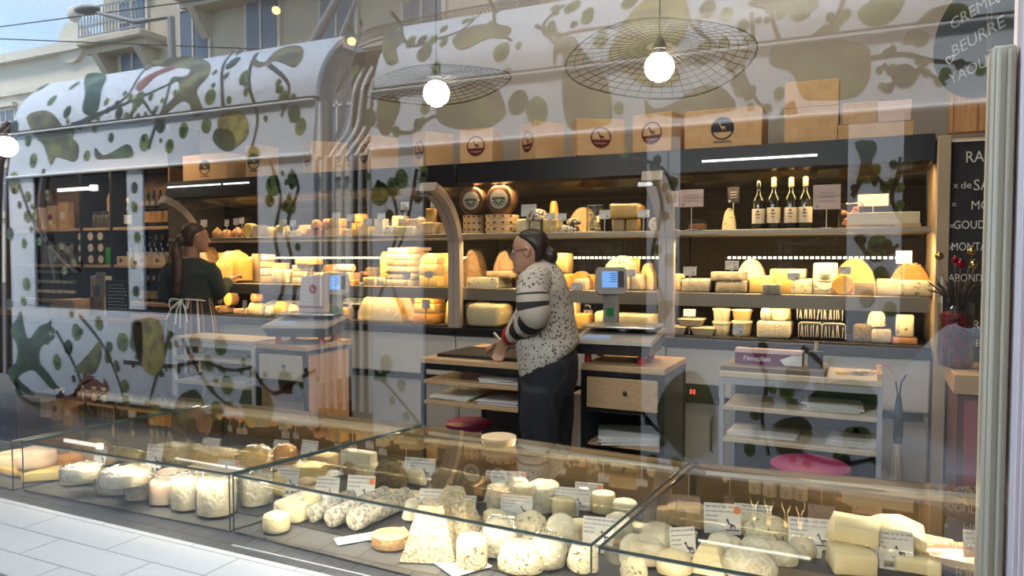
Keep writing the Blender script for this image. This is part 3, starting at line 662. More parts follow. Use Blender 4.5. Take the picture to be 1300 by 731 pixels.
for k in range(5): tube(b, [(-.02+.01*k, 0, .05), (-.04+.02*k, .01*(k % 2), .27)], .006, 6)
obj('tongs', b, M['darkgrey'], tp)
sb = thing('small_chalkboard', 'small chalk menu board standing on the service counter', 'blackboard', (onleft(141), 4.16, 1.0005), R(4))
b = B(); bx(b, -.135, .135, -.01, .01, 0, .31, bev=.003); obj('slate', b, M['board'], sb)
b = B(); r2 = random.Random(4)
for i in range(9):
    z = .27-i*.028; x = -.105
    while x < .09:
        l = r2.uniform(.015, .05)
        if x+l > .115: break
        pts = [(x+l*k/6, -.0115, z+r2.uniform(-.005, .005)) for k in range(7)]; tube(b, pts, .0016, 4); x += l+.01
obj('chalk_writing', b, M['chalk'], sb)
# stools
def stool(px, Y, h, label, r=.145):
    c = thing('stool', label, 'stool', (PX(px, Y), Y, 0))
    b = B(); lathe(b, [(r*.8, h-.05), (r, h-.035), (r, h-.012), (r*.9, h)], 32); obj('seat', b, M['magenta'], c)
    for k in range(4):
        a = PI/4+k*PI/2; b = B(); cyl(b, (r*.6*math.cos(a), r*.6*math.sin(a), h-.04), (r*1.1*math.cos(a), r*1.1*math.sin(a), 0), .012, seg=10); obj('leg', b, M['darkgrey'], c)
    return c
stool(595, 4.06, .47, 'round magenta stool under the counter by the striped sleeve')
stool(1032, 3.55, .58, 'round magenta stool in front of the rack counter', .17)
# ============================================================ cheeses
def sub(bm, n=1): bmesh.ops.subdivide_edges(bm, edges=bm.edges[:], cuts=n, use_grid_fill=True)
def shape(kind, w, d, h, seed):
    b = B()
    if kind in ('block', 'slab'):
        bx(b, -w/2, w/2, -d/2, d/2, 0, h, bev=min(w, d, h)*.09, seg=2); sub(b); rough(b, min(w, h)*.03, 14, seed)
    elif kind == 'brick':
        bx(b, -w/2, w/2, -d/2, d/2, 0, h, bev=min(w, d, h)*.2, seg=3); sub(b); rough(b, min(w, h)*.05, 12, seed)
    elif kind == 'wheel':
        r = w/2; e = min(h*.28, r*.3)
        lathe(b, [(r*.5, 0), (r-e*.6, 0), (r-e*.15, e*.3), (r, e), (r, h-e), (r-e*.2, h-e*.3), (r-e, h), (r*.6, h), (r*.25, h)], 28)
        for v in b.verts: v.co.y *= d/w
        rough(b, h*.05, 16, seed)
    elif kind == 'mound':
        r = w/2; lathe(b, [(r*.6, 0), (r*.94, h*.06), (r, h*.3), (r*.93, h*.62), (r*.74, h*.87), (r*.42, h*.99), (r*.1, h)], 24)
        for v in b.verts: v.co.y *= d/w
        rough(b, h*.07, 13, seed); rough(b, h*.045, 42, seed)
    elif kind == 'stand':                     # a whole wheel on edge, facing the customer
        r = h/2; n = 32
        prof = [(r*.3, -d/2), (r*.9, -d/2), (r, -d/2+d*.12), (r, d/2-d*.12), (r*.9, d/2), (r*.3, d/2)]
        lathe(b, prof, n, mis=[1, 1, 2, 1, 1]); bmesh.ops.transform(b, matrix=Matrix.Translation((0, 0, r)) @ Matrix.Rotation(R(90), 4, 'X'), verts=b.verts)
        for v in b.verts: v.co.x *= w/h
        for f in b.faces: f.material_index = 0
        rough(b, h*.01, 10, seed, flatbase=False)
    elif kind == 'half':                      # half wheel standing on its cut, dome outline
        n = 18; pts = [(-w/2*math.cos(PI*k/n), h*math.sin(PI*k/n)) for k in range(n+1)]
        poly(b, pts, d, 0, d/2); sub(b); rough(b, h*.012, 9, seed)
    elif kind == 'wedge':
        a = [Vector(p) for p in ((-w/2, -d/2, 0), (w/2, -d*.1, 0), (w*.3, d/2, 0), (-w*.3, d/2, 0))]
        loft(b, [a, [p+Vector((0, 0, h)) for p in a]]); bmesh.ops.recalc_face_normals(b, faces=b.faces)
        bmesh.ops.bevel(b, geom=b.edges[:], offset=min(w, h)*.05, segments=2, affect='EDGES'); rough(b, min(w, h)*.02, 12, seed)
    elif kind == 'peak':                      # cut piece with pointed top, broad face to the front
        pts = [(-w/2, 0), (w/2, 0), (w/2, h*.55), (w*.12, h), (-w*.2, h*.9), (-w/2, h*.5)]
        poly(b, pts, d, 0, d/2); bmesh.ops.bevel(b, geom=b.edges[:], offset=min(w, h)*.04, segments=2, affect='EDGES'); sub(b); rough(b, h*.025, 10, seed)
    elif kind == 'log':
        r = h/2; lathe(b, [(r*.35, -w/2), (r*.86, -w/2+r*.02), (r, -w/2+r*.22), (r*1.0, -w/4), (r*1.02, 0), (r, w/4), (r, w/2-r*.22), (r*.85, w/2), (r*.3, w/2)], 20)
        bmesh.ops.subdivide_edges(b, edges=[e for e in b.edges if abs(e.verts[0].co.z-e.verts[1].co.z) > w*.15], cuts=5)
        bmesh.ops.transform(b, matrix=Matrix.Translation((0, 0, r)) @ Matrix.Rotation(R(90), 4, 'Y'), verts=b.verts); rough(b, r*.05, 24, seed); rough(b, r*.04, 75, seed)
    elif kind == 'pyr':
        rings = []
        for k in range(7):
            s = 1-.55*k/6; q = []
            for cx_, cy_ in ((-1, -1), (1, -1), (1, 1), (-1, 1)):
                for e_ in range(5):
                    nx, ny = {(-1, -1): (1, 0), (1, -1): (0, 1), (1, 1): (-1, 0), (-1, 1): (0, -1)}[(cx_, cy_)]
                    q.append(Vector(((cx_+nx*2*e_/5)*w/2*s, (cy_+ny*2*e_/5)*d/2*s, h*k/6)))
            rings.append(q)
        loft(b, rings); sub(b); rough(b, h*.02, 30, seed); rough(b, h*.016, 85, seed)
    elif kind == 'pear':
        r = w/2; lathe(b, [(r*.3, 0), (r*.8, h*.06), (r, h*.3), (r*.92, h*.55), (r*.6, h*.78), (r*.25, h*.9), (r*.2, h)], 18); rough(b, r*.03, 9, seed)
    elif kind == 'button':
        r = w/2; lathe(b, [(r*.7, 0), (r*.97, h*.05), (r*1.0, h*.3), (r*1.0, h*.6), (r*.98, h*.88), (r*.90, h*.97), (r*.6, h), (r*.2, h*.99)], 22); rough(b, r*.05, 26, seed); rough(b, r*.03, 70, seed)
    elif kind == 'cone':
        r = w/2; lathe(b, [(r*.85, 0), (r, h*.08), (r*.8, h*.5), (r*.6, h*.9), (r*.4, h), (r*.1, h)], 20); rough(b, r*.05, 26, seed)
    return b
NAMES = dict(block='cheese_block', slab='cheese_slab', brick='cheese_block', wheel='round_cheese', mound='soft_cheese', stand='upright_round_cheese', half='half_round_cheese', wedge='cheese_wedge', peak='cheese_piece', log='cheese_log', pyr='cheese_pyramid', pear='pear_cheese', button='goat_cheese', cone='cheese_cone')
SEED = [0]
def cheese(kind, w, d, h, mt, label, loc, rz=0, rind=None, film=False, grp=None, tilt=None, lab=False):
    SEED[0] += 1; b = shape(kind, w, d, h, SEED[0]); body = obj(NAMES[kind], b, M[mt], None, loc, (0, 0, R(rz)), ang=50)
    tag(body, label, 'cheese', grp)
    if rind:
        rb = B()
        if kind in ('half', 'stand'):
            n = 20; e = 1.03
            if kind == 'half':
                for k in range(n):
                    a0, a1 = PI*k/n, PI*(k+1)/n
                    q = [(-w/2*math.cos(a)*s, h*math.sin(a)*s) for a, s in ((a0, e), (a1, e), (a1, .93), (a0, .93))]
                    poly(rb, q, d*.98, 0, d*.51)
            else:
                r = h/2; lathe(rb, [(r*1.0, -d/2+d*.05), (r*1.03, -d/2+d*.12), (r*1.03, d/2-d*.12), (r*.98, d/2+.002), (r*.2, d/2+.003)], 32); bmesh.ops.transform(rb, matrix=Matrix.Translation((0, 0, r)) @ Matrix.Rotation(R(90), 4, 'X'), verts=rb.verts)
                for v in rb.verts: v.co.y *= -1; v.co.x *= w/h
                bmesh.ops.reverse_faces(rb, faces=rb.faces)
        elif kind == 'wheel':
            r = w/2; lathe(rb, [(r*1.0, h*.05), (r*1.02, h*.2), (r*1.02, h*.8), (r*.99, h*.92)], 28)
            for v in rb.verts: v.co.y *= d/w
        else:
            bx(rb, -w*.505, w*.505, -d*.5, d*.505, h*.96, h*1.012, bev=.002); bx(rb, -w*.505, -w*.47, -d*.5, d*.505, 0, h*.98, bev=.001)
        obj('rind', rb, M[rind], body)
    if film:
        SEED[0] += 1; fb2 = shape(kind, w*1.06, d*1.06, h*1.05, SEED[0]); rough(fb2, min(w, h)*.035, 30, SEED[0]); obj('wrapping_film', fb2, M['film'], body)
    if lab:
        lb2 = B(); cyl(lb2, (0, -d/2-.002, h*.5), (0, -d/2-.004, h*.5), h*.36, seg=28)
        for v in lb2.verts: v.co.x *= .8
        pa = obj('oval_label', lb2, M['label'], body)
        lb2 = B(); 
        for k in range(3): bx(lb2, -h*.18, h*.18, -d/2-.0056, -d/2-.004, h*(.40+.10*k), h*(.43+.10*k))
        ball(lb2, (0, -d/2-.0045, h*.52), h*.14, .001, h*.07); obj('label_print', lb2, mat('label_green', (.12, .16, .09), .7), pa)
    return body
TAGN = [0]
def price_card(x, y, z, w, h, label, rz=0, tilt=-8, dot=False, stakeh=.03, hold=True, lines=4, grp=None, holder='stake'):
    TAGN[0] += 1; c = thing('price_card', label, 'price card', (x, y, z), R(rz), grp)
    if holder == 'stake':
        b = B(); bx(b, -.003, .003, -.001, .003, 0, stakeh+.004); bx(b, -w*.16, w*.16, -.002, .004, stakeh-.004, stakeh+.008, bev=.0008); obj('stake', b, M['alu'], c)
    else:
        b = B(); bx(b, -w*.2, w*.2, -.004, .018, 0, .004); bx(b, -w*.2, -w*.1, -.004, .004, .003, stakeh+.012, bev=.001); bx(b, w*.1, w*.2, -.004, .004, .003, stakeh+.012, bev=.001); obj('clip_foot', b, M['paper'], c)
    k = thing_part('card', c); k.location = (0, 0, stakeh); k.rotation_euler = (R(tilt), 0, 0)
    b = B(); bx(b, -w/2, w/2, -.0008, .0008, 0, h, bev=.0003); obj('sheet', b, M['card'], k)
    r2 = random.Random(TAGN[0]*13); b = B()
    for i in range(lines):
        z_ = h*(.86-.15*i); x_ = -w*.45
        while x_ < w*.40:
            l = w*r2.uniform(.05, .16)
            if i > 1 and x_+l > -w*.02: break
            bx(b, x_, x_+l, -.0013, -.0008, z_, z_+h*(.045 if i else .06)); x_ += l+w*.03
    obj('writing', b, M['greyink'], k, smooth=False)
    b = B(); s = h*.33; poly(b, [(w*.24+g[0]*s*.9, h*.30+g[1]*s*.9) for g in GOAT], .0006, 0, -.0009); bx(b, w*.08, w*.46, -.0015, -.0009, h*.12, h*.16); obj('goat_mark', b, M['ink'], k, smooth=False)
    if dot:
        b = B(); cyl(b, (w*.40, -.0008, h*.80), (w*.40, -.0018, h*.80), h*.13, seg=20); obj('orange_seal', b, M['orange_dot'], k)
    return c

def shelf_run(Z, Y, rows):
    """rows: kind, px, wpx, hpx, mat, label, options; '^' in options stacks on the previous piece"""
    top = Z; prev = None
    for r in rows:
        kind, px, wp, hp, mt, label = r[:6]; o = dict(r[6]) if len(r) > 6 else {}
        y = o.pop('y', Y); dd = PD(px, y); w = wp*dd/F*1.0; h = hp*dd/F; d = o.pop('d', min(w*1.05, .26))
        z = top if o.pop('up', False) else Z
        if 'z' in o: z = o.pop('z')
        x = PX(px, y)
        if kind == 'card':
            price_card(x, y, z, w, h, label, **o); continue
        if kind == 'fn': label(x, y, z, w, h); continue
        cheese(kind, w, d, h, mt, label, (x, y, z+.0006), **o); top = z+h*1.0+.0012
U = dict(up=True)
ZT_ = ZT; Yt = 4.90
shelf_run(ZT, Yt, [
 ('pear', 277, 13, 14, 'brownr', 'dark brown pear shaped cheese nearest the apron wearer on the top shelf'),
 ('mound', 289, 13, 11, 'onion', 'reddish brown round cheese second from the dark pear shaped one'),
 ('pear', 303, 17, 14, 'onion', 'tan onion shaped cheese on the top shelf next to a yellow wheel'),
 ('stand', 319, 17, 18, 'yellow', 'small upright yellow cheese wheel on the top shelf', dict(d=.08, rind='tanr')),
 ('wedge', 333, 16, 15, 'bloom', 'whitish wedge beside the small upright yellow wheel', dict(film=True)),
 ('mound', 346, 14, 13, 'gold', 'small golden ball cheese in film on the top shelf', dict(film=True)),
 ('brick', 360, 13, 15, 'fresh', 'white bagged cheese on the top shelf below two price cards', dict(film=True)),
 ('slab', 378, 16, 8, 'blue', 'small blue veined slice on the top shelf'),
 ('log', 389, 18, 8, 'tanr', 'short golden log lying behind the brown onion shaped cheeses', dict(y=5.15, z=ZT+.06)),
 ('block', 389, 16, 11, 'tanr', 'plain tan block under the short golden log', dict(y=5.15)),
 ('mound', 396, 17, 12, 'onion', 'left-hand ball of the brown smoked cheese heap'),
 ('mound', 408, 11, 10, 'onion', 'small pointed brown ball in the middle of the smoked cheese heap'),
 ('mound', 419, 13, 11, 'pinkc', 'pinkish brown ball at the right end of the smoked cheese heap'),
 ('mound', 403, 14, 11, 'onion', 'brown ball on top of the smoked cheese heap, left one', dict(z=ZT+.068)),
 ('mound', 417, 16, 13, 'onion', 'brown ball on top of the smoked cheese heap, right one', dict(z=ZT+.060)),
 ('block', 430, 15, 11, 'gold', 'lower amber cube of the two-high stack beside the smoked heap'),
 ('block', 430, 15, 11, 'gold', 'upper amber cube of the two-high stack beside the smoked heap', U),
 ('brick', 443, 9, 9, 'tanr', 'small dark golden piece between the amber cubes and brown cube'),
 ('block', 451, 11, 9, 'gold', 'small dark amber cube before the tall golden stack'),
 ('block', 459, 18, 18, 'orangec', 'lower block of the tall golden stack at the back of the top shelf', dict(y=5.15)),
 ('wheel', 459, 18, 11, 'gold', 'round golden cheese crowning the tall stack at the back', dict(up=True, y=5.15)),
 ('block', 466, 18, 12, 'cream', 'pale holed block with a price card above, before the tall stack', dict(rind='gold')),
 ('block', 485, 13, 21, 'fresh', 'tall white upright block on the top shelf', dict(rind='cream')),
 ('block', 497, 10, 12, 'blue', 'small dotted reddish cheese cube on the top shelf'),
 ('block', 507, 9, 12, 'tanr', 'plain tan cube right of the small dotted cube'),
 ('block', 509, 16, 26, 'cream', 'cream block standing behind the small tan cube', dict(y=5.15)),
 ('brick', 522, 28, 11, 'cream', 'broad cream block at the bottom of the two-high pale stack'),
 ('block', 515, 13, 10, 'tanr', 'left half block on top of the broad cream block', dict(up=True)),
 ('block', 529, 14, 10, 'tanr', 'right half block on top of the broad cream block', dict(z=ZT+.064)),
 ('mound', 535, 16, 24, 'pinkc', 'film-wrapped dome cheese behind the two-high pale stack', dict(y=5.15, film=True)),
 ('brick', 548, 21, 16, 'tanr', 'chunky tan cheese block left of the curved post'),
 ('block', 548, 11, 17, 'gold', 'upright golden slice balanced on the chunky tan block', dict(up=True, rz=8)),
 ('wedge', 566, 12, 15, 'tanr', 'cut wedge tucked behind the curved post'),
 # middle cabinet
 ('brick', 665, 17, 18, 'cream', 'half cheese with pale cut face at left of the covered heap', dict(rz=10)),
 ('block', 682, 14, 17, 'cream', 'creamy block in the middle under the dark speckled piece', dict(film=True)),
 ('brick', 702, 21, 18, 'yellow', 'yellow quarter cheese in film right of the dark speckled piece', dict(film=True)),
 ('mound', 682, 28, 15, 'choc', 'dark speckled dome cheese on top of the creamy pieces', dict(z=ZT+.088)),
 ('cone', 703, 16, 42, 'gold', 'tall smooth golden cone standing at the back of the top shelf', dict(y=5.2)),
 ('half', 741, 40, 33, 'tanr', 'large flat half wheel behind the glass jar', dict(y=5.25, d=.06, rind='brownr')),
 ('mound', 721, 30, 10, 'choc', 'low dish of dark crusted white cheeses left of the glass jar'),
 ('mound', 728, 18, 8, 'choc', 'small dark crusted cheese on the heap left of the glass jar', U),
 ('brick', 787, 17, 17, 'tanr', 'lower left film-wrapped brick right of the glass jar', dict(film=True)),
 ('brick', 804, 17, 17, 'gold', 'lower right film-wrapped brick right of the glass jar', dict(film=True)),
 ('brick', 797, 36, 17, 'gold', 'long wrapped golden brick lying across two smaller ones', dict(z=ZT+.091, film=True)),
 ('stand', 831, 15, 17, 'bloom', 'small round cheese on edge with pink label by the curved post', dict(d=.05, y=4.86)),
 ('wheel', 885, 22, 10, 'waxbrown', 'dark low wheel on the top shelf behind the pink sign cards', dict(y=5.05)),
 ('half', 925, 16, 30, 'blue', 'dim bluish half cheese behind the wine bottles', dict(y=5.2, d=.05)),
])
# round wooden boxes and upright wax wheels
def round_box(px, wp, hp, z, label):
    dd = PD(px, Yt); r = wp*dd/F/2; h = hp*dd/F
    c = thing('round_cheese_box', label, 'box', (PX(px, Yt), Yt+.06, z))
    b = B(); lathe(b, [(r, 0), (r, h*.62), (r*.97, h*.62)], 32); obj('box', b, M['tanr'], c)
    b = B(); lathe(b, [(r*1.03, h*.5), (r*1.03, h*.97), (r*.9, h)], 32); obj('lid', b, mat('box_lid_wood', (.66, .48, .28), .6), c)
    b = B()
    for k in range(5):
        a = -PI/2+(k-2)*.45; bx(b, -.01, .01, -r*1.045, -r*1.02, h*.6, h*.9, mtx=Matrix.Rotation((k-2)*.5, 4, 'Z'))
    obj('stamp', b, M['waxbrown'], c); return z+h+.0008
for px, wp, nm in ((597, 27, 'left stack, half hidden by the curved post'), (633, 42, 'right stack, nearer the woman')):
    z = ZT+.0005
    for k, lv in enumerate(('bottom', 'middle', 'top')): z = round_box(px, wp, 8.0, z, f'round wooden cheese box, {lv} of the {nm}')
    zz = z
for px, w_, lb in ((603, 36, 'upright dark waxed wheel with pale label, beside the curved post'), (638, 38, 'upright dark waxed wheel with pale label, over the head of the woman')):
    y = Yt+.05; h = w_*PD(px, y)/F
    o = cheese('stand', h, .12, h, 'waxbrown', lb, (PX(px, y), y, zz+.001)); r = h/2
    b = B(); cyl(b, (0, -.0605, r), (0, -.064, r), r*.63, seg=36); pl = obj('paper_label', b, M['label'], o)
    b = B(); bx(b, -r*.45, r*.45, -.066, -.064, r*1.0, r*1.14)
    for k in range(7): a = PI+PI*k/6; bx(b, -.006, .006, -.066, -.064, -r*.5, -r*.2, mtx=Matrix.Translation((0, 0, r)) @ Matrix.Rotation(PI/2-a-PI, 4, 'Y'))
    obj('label_print', b, mat('label_green', (.12, .16, .09), .7), pl)
# glass jar of white rounds
y = Yt; px = 755; s = PD(px, y)/F; jr = 11*s; jh = 34*s
j = thing('glass_jar', 'clear glass jar filled with small white cheese rounds', 'jar', (PX(px, y), y, ZT+.0005))
b = B(); lathe(b, [(jr*.9, 0), (jr, .006), (jr, jh), (jr*.96, jh), (jr*.95, .01), (jr*.3, .008)], 28); obj('jar', b, M['jarglass'], j)
b = B(); bx(b, -jr*.9, jr*.9, -.003, .003, jh, jh+.004); obj('rim_bar', b, M['steel'], j)
r2 = random.Random(3); n = 0
for lv in range(5):
    for k in range(3 if lv < 4 else 1):
        a = k*2.1+lv*.8; b = B(); lathe(b, [(.016, -.006), (.018, -.003), (.018, .004), (.015, .006)], 14)
        o = obj('small_cheese_round', b, M['fresh'], None, (j.location.x+.024*math.cos(a), y+.024*math.sin(a), ZT+.025+lv*.025), (r2.uniform(.5, 1.2), r2.uniform(-.5, .5), a))
        tag(o, 'small white cheese round inside the clear glass jar', 'cheese', 'white rounds in the glass jar')
# middle shelf
Ym = 4.93
shelf_run(ZM, Ym, [
 ('half', 262, 34, 42, 'tanr', 'large dim half wheel in brown paper behind the holed cheese', dict(y=5.15, d=.14, rind='brownr')),
 ('block', 297, 46, 34, 'yellow', 'BIG'),
 ('slab', 327, 10, 36, 'tanr', 'narrow upright wrapped slice right of the big holed cheese', dict(y=5.1, rz=8)),
 ('wheel', 340, 18, 10, 'gold', 'bottom wheel of the rosy stack right of the big holed cheese'),
 ('wheel', 340, 18, 9, 'pinkc', 'second wheel up in the rosy stack', U), ('wheel', 340, 17, 9, 'gold', 'third wheel up in the rosy stack', U), ('wheel', 341, 17, 8, 'pinkc', 'top wheel of the rosy stack on the middle shelf', U),
 ('brick', 363, 26, 18, 'cream', 'greenish cream block under a yellow piece on the middle shelf'),
 ('wedge', 358, 16, 8, 'yellow', 'thin yellow piece on the greenish cream block', U),
 ('slab', 385, 20, 8, 'bloom', 'bottom white slab of the flat stack at the first curved glass', {}),
 ('slab', 386, 20, 8, 'cream', 'second slab of the flat stack by the black framed bag handles', U),
 ('slab', 385, 19, 8, 'bloom', 'third slab of the flat stack by the bag handles', U), ('slab', 393, 24, 8, 'gold', 'top slab of the flat stack by the bag handles', U),
 ('block', 413, 22, 15, 'tanr', 'tan block on the middle shelf above the scale with side display'),
 ('peak', 418, 16, 24, 'gold', 'tilted golden wedge behind the tan block', dict(y=5.15)),
 ('log', 438, 28, 10, 'bloom', 'white log on top of the tan slab on the middle shelf', dict(z=ZM+.105, y=5.0)),
 ('slab', 438, 32, 15, 'tanr', 'wide tan slab under the white log', dict(y=5.0)),
 ('slab', 443, 24, 7, 'orangec', 'low red orange slice near the dark jar', dict(y=4.84)),
 ('brick', 474, 20, 11, 'yellow', 'yellow block right of the dark jar', dict(y=4.86)),
 ('brick', 487, 14, 11, 'cream', 'yellow green wrapped half beside the tall slab stack', dict(film=True, y=4.86)),
 ('brick', 476, 18, 22, 'herb', 'dark herbed cheese behind the yellow block', dict(y=5.1)),
 ('block', 491, 12, 14, 'gold', 'lowest block of the narrow yellow column left of the slab stack', dict(y=5.08)), ('block', 491, 12, 14, 'yellow', 'middle block of the narrow yellow column', dict(up=True, y=5.08)), ('peak', 491, 12, 14, 'yellow', 'pointed top block of the narrow yellow column', dict(up=True, y=5.08)),
 ('slab', 514, 33, 8.2, 'cream', 'bottom slab of the tall six-high stack'), ('slab', 515, 32, 8, 'bloom', 'second slab up in the tall six-high stack', U), ('slab', 514, 33, 8, 'cream', 'third slab up in the tall six-high stack', U), ('slab', 514, 32, 8, 'tanr', 'fourth slab up in the tall six-high stack', U), ('slab', 513, 31, 8, 'cream', 'fifth slab up in the tall six-high stack', U), ('slab', 514, 30, 7, 'tanr', 'top slab of the tall six-high stack', U),
 ('block', 535, 16, 11, 'gold', 'lowest yellow block behind the two big stacks', dict(y=5.15)), ('block', 535, 16, 11, 'yellow', 'second yellow block behind the two big stacks', dict(y=5.15, up=True)), ('block', 535, 16, 11, 'gold', 'third yellow block behind the two big stacks', dict(y=5.15, up=True)), ('block', 534, 17, 10, 'orangec', 'top orange slab behind the two big stacks', dict(y=5.15, up=True, rz=14)), ('slab', 528, 28, 4, 'fresh', 'thin pale slab leaning at the top of the rear stack', dict(y=5.15, up=True)),
 ('block', 551, 27, 14, 'yellow', 'bottom block of the right-hand three-high stack'), ('block', 551, 27, 14, 'tanr', 'middle block of the right-hand three-high stack', U), ('peak', 551, 25, 14, 'tanr', 'round shouldered top block of the right-hand stack', U),
 ('block', 571, 17, 16, 'gold', 'bottom golden block beside the curved post on the middle shelf', dict(y=5.0)), ('block', 571, 17, 14, 'yellow', 'middle golden block beside the curved post', dict(y=5.0, up=True)), ('wedge', 571, 16, 12, 'gold', 'top golden wedge beside the curved post', dict(y=5.0, up=True)),
 # middle cabinet
 ('half', 603, 27, 45, 'brownr', 'tall dim wrapped half cheese right of the curved post', dict(y=5.15, d=.12, film=True)),
 ('half', 644, 33, 44, 'brownr', 'tall dim wrapped half cheese behind the face of the woman', dict(y=5.15, d=.12, film=True)),
 ('slab', 622, 42, 13, 'blue', 'long slab with dark veins left of the woman', dict(rind='cream')),
 ('slab', 641, 34, 8, 'tanr', 'wrapped flat piece lying on the dark veined slab', dict(up=True, film=True)),
 ('brick', 696, 18, 22, 'gold', 'wrapped golden piece partly behind the shoulder', dict(film=True)),
 ('brick', 716, 26, 20, 'orangec', 'orange block supporting the bright yellow cube'), ('block', 715, 20, 25, 'yellow', 'bright yellow cube on the orange block', dict(up=True, film=True)),
 ('half', 738, 28, 22, 'orangec', 'orange half wheel above the white block near the scale display', dict(y=5.0, d=.07, rind='brownr')), ('wedge', 752, 14, 18, 'orangec', 'small orange wedge right of the orange half wheel', dict(y=5.1)),
 ('block', 739, 15, 14, 'fresh', 'small white block in front of the orange half wheel', dict(y=4.84)),
 ('brick', 786, 34, 20, 'bloom', 'broad white cheese below the marbled one', dict(film=True)), ('brick', 809, 20, 21, 'fresh', 'white wrapped cheese right of the broad white one', dict(film=True)), ('peak', 789, 32, 24, 'blue', 'large blue marbled piece standing on the broad white cheese', dict(z=ZM+.108)),
 ('wedge', 805, 16, 22, 'gold', 'golden wedge leaning against the marbled piece', dict(y=5.15, z=ZM+.10)), ('block', 808, 26, 18, 'tanr', 'tan block hidden at the back under the golden wedge', dict(y=5.15)),
 ('peak', 823, 18, 34, 'yellow', 'yellow wrapped wedge just left of the scale side curved post', dict(film=True, y=5.05)),
 # right cabinet
 ('brick', 862, 14, 22, 'tanr', 'dim tan cheese right against the curved post', dict(y=5.0)),
 ('brick', 887, 36, 17, 'bloom', 'white wrapped loaf nearest the curved post', dict(film=True)), ('block', 906, 14, 16, 'yellow', 'narrow yellow piece between two grey wrapped cheeses', dict(y=5.05)),
 ('brick', 931, 38, 15, 'greyr', 'grey-brown wrapped cheese under the flat grey slab', dict(film=True)), ('slab', 926, 39, 11, 'greyr', 'flat grey slab on the wrapped grey-brown cheese', U),
 ('half', 954, 37, 40, 'bloom', 'large ridged white half wheel behind the grey slab', dict(y=5.15, d=.09, rind='cream')),
 ('block', 968, 28, 22, 'yellow', 'bright yellow block below the ridged half wheel'), ('block', 981, 22, 13, 'greyr', 'small grey piece before the bright yellow blocks', dict(y=4.80)),
 ('block', 990, 22, 30, 'yellow', 'tall yellow block between the bright ones', dict(y=5.08)), ('block', 1001, 16, 22, 'gold', 'glowing yellow block left of the blue speckled cube'),
 ('block', 1019, 24, 19, 'blue', 'blue speckled cube left of the label-bearing cheese'), ('slab', 1012, 22, 12, 'cream', 'cream slab on the blue speckled cube', dict(up=True, y=5.0)),
 ('block', 1048, 28, 40, 'bloom', 'tall white cheese carrying an oval green label', dict(lab=True, d=.10)),
 ('stand', 1071, 26, 26, 'gold', 'round golden wheel on edge right of the oval label', dict(d=.09, rind='orangec', y=4.86)), ('half', 1085, 50, 44, 'orangec', 'big orange half wheel behind the round golden one', dict(y=5.12, d=.12, rind='brownr')), ('block', 1097, 24, 18, 'gold', 'golden block in front of the big orange half wheel', dict(y=4.84)),
 ('block', 1128, 27, 21, 'cream', 'soft cream block left of the blue veined wedge'), ('brick', 1162, 38, 20, 'blue', 'blue veined wedge at the right end of the middle shelf'), ('half', 1155, 48, 40, 'orangec', 'orange wrapped dome over the blue veined wedge', dict(y=5.15, d=.12, film=True)),
])
# the big holed cheese replaces its placeholder block
big = [o for o in COL.objects if o.get('label') == 'BIG'][0]; lc_ = big.location.copy(); bpy.data.objects.remove(big)
s = PD(298, Ym)/F; w = 46*s; h = 40*s
big = thing('holed_cheese_piece', 'big holed yellow cheese in waxed paper right of the apron wearer', 'cheese', lc_, R(-10))
b = B(); poly(b, [(-w/2, h*.1), (-w*.42, 0), (w*.2, 0), (w*.24, h*.9), (0, h), (-w*.5, h*.62)], .16, 0, .08); bmesh.ops.bevel(b, geom=b.edges[:], offset=.006, segments=2, affect='EDGES'); obj('cut_face', b, M['yellow'], big)
b = B(); poly(b, [(w*.2, 0), (w*.5, h*.08), (w*.5, h*.7), (w*.22, h*.92)], .14, 0, .08); sub(b); rough(b, .006, 15, 2); obj('side_rind', b, M['gold'], big)
b = B(); r2 = random.Random(5)
for k in range(16):
    ball(b, (r2.uniform(-w*.38, w*.14), -.0785, r2.uniform(h*.12, h*.68)), r2.uniform(.006, .012), .004, r2.uniform(.004, .009), 10)
obj('holes', b, M['brownr'], big)
b = B(); poly(b, [(-w*.5, h*.66), (-w*.98, h*.75), (-w*1.0, h*.95), (-w*.55, h*.98), (0, h*1.04), (w*.1, h)], .004, 0, .06); sub(b, 3); rough(b, .012, 18, 6, flatbase=False); obj('waxed_paper', b, mat('brown_waxed_paper', (.5, .3, .14), .5), big)
# dark jam jar
jj = thing('jam_jar', 'small dark jar among the cheeses above the scale with side display', 'jar', (PX(462, 4.84), 4.84, ZM+.0006))
b = B(); lathe(b, [(.034, 0), (.038, .008), (.038, .07), (.03, .082), (.03, .095)], 20); obj('jar', b, M['jar'], jj)
b = B(); lathe(b, [(.033, .088), (.034, .092), (.034, .11), (.03, .112)], 20); obj('lid', b, mat('rose_lid', (.45, .2, .14), .4), jj)
b = B(); bx(b, -.02, .02, -.0395, -.036, .01, .03, bev=.003); obj('white_label', b, M['paper'], jj)
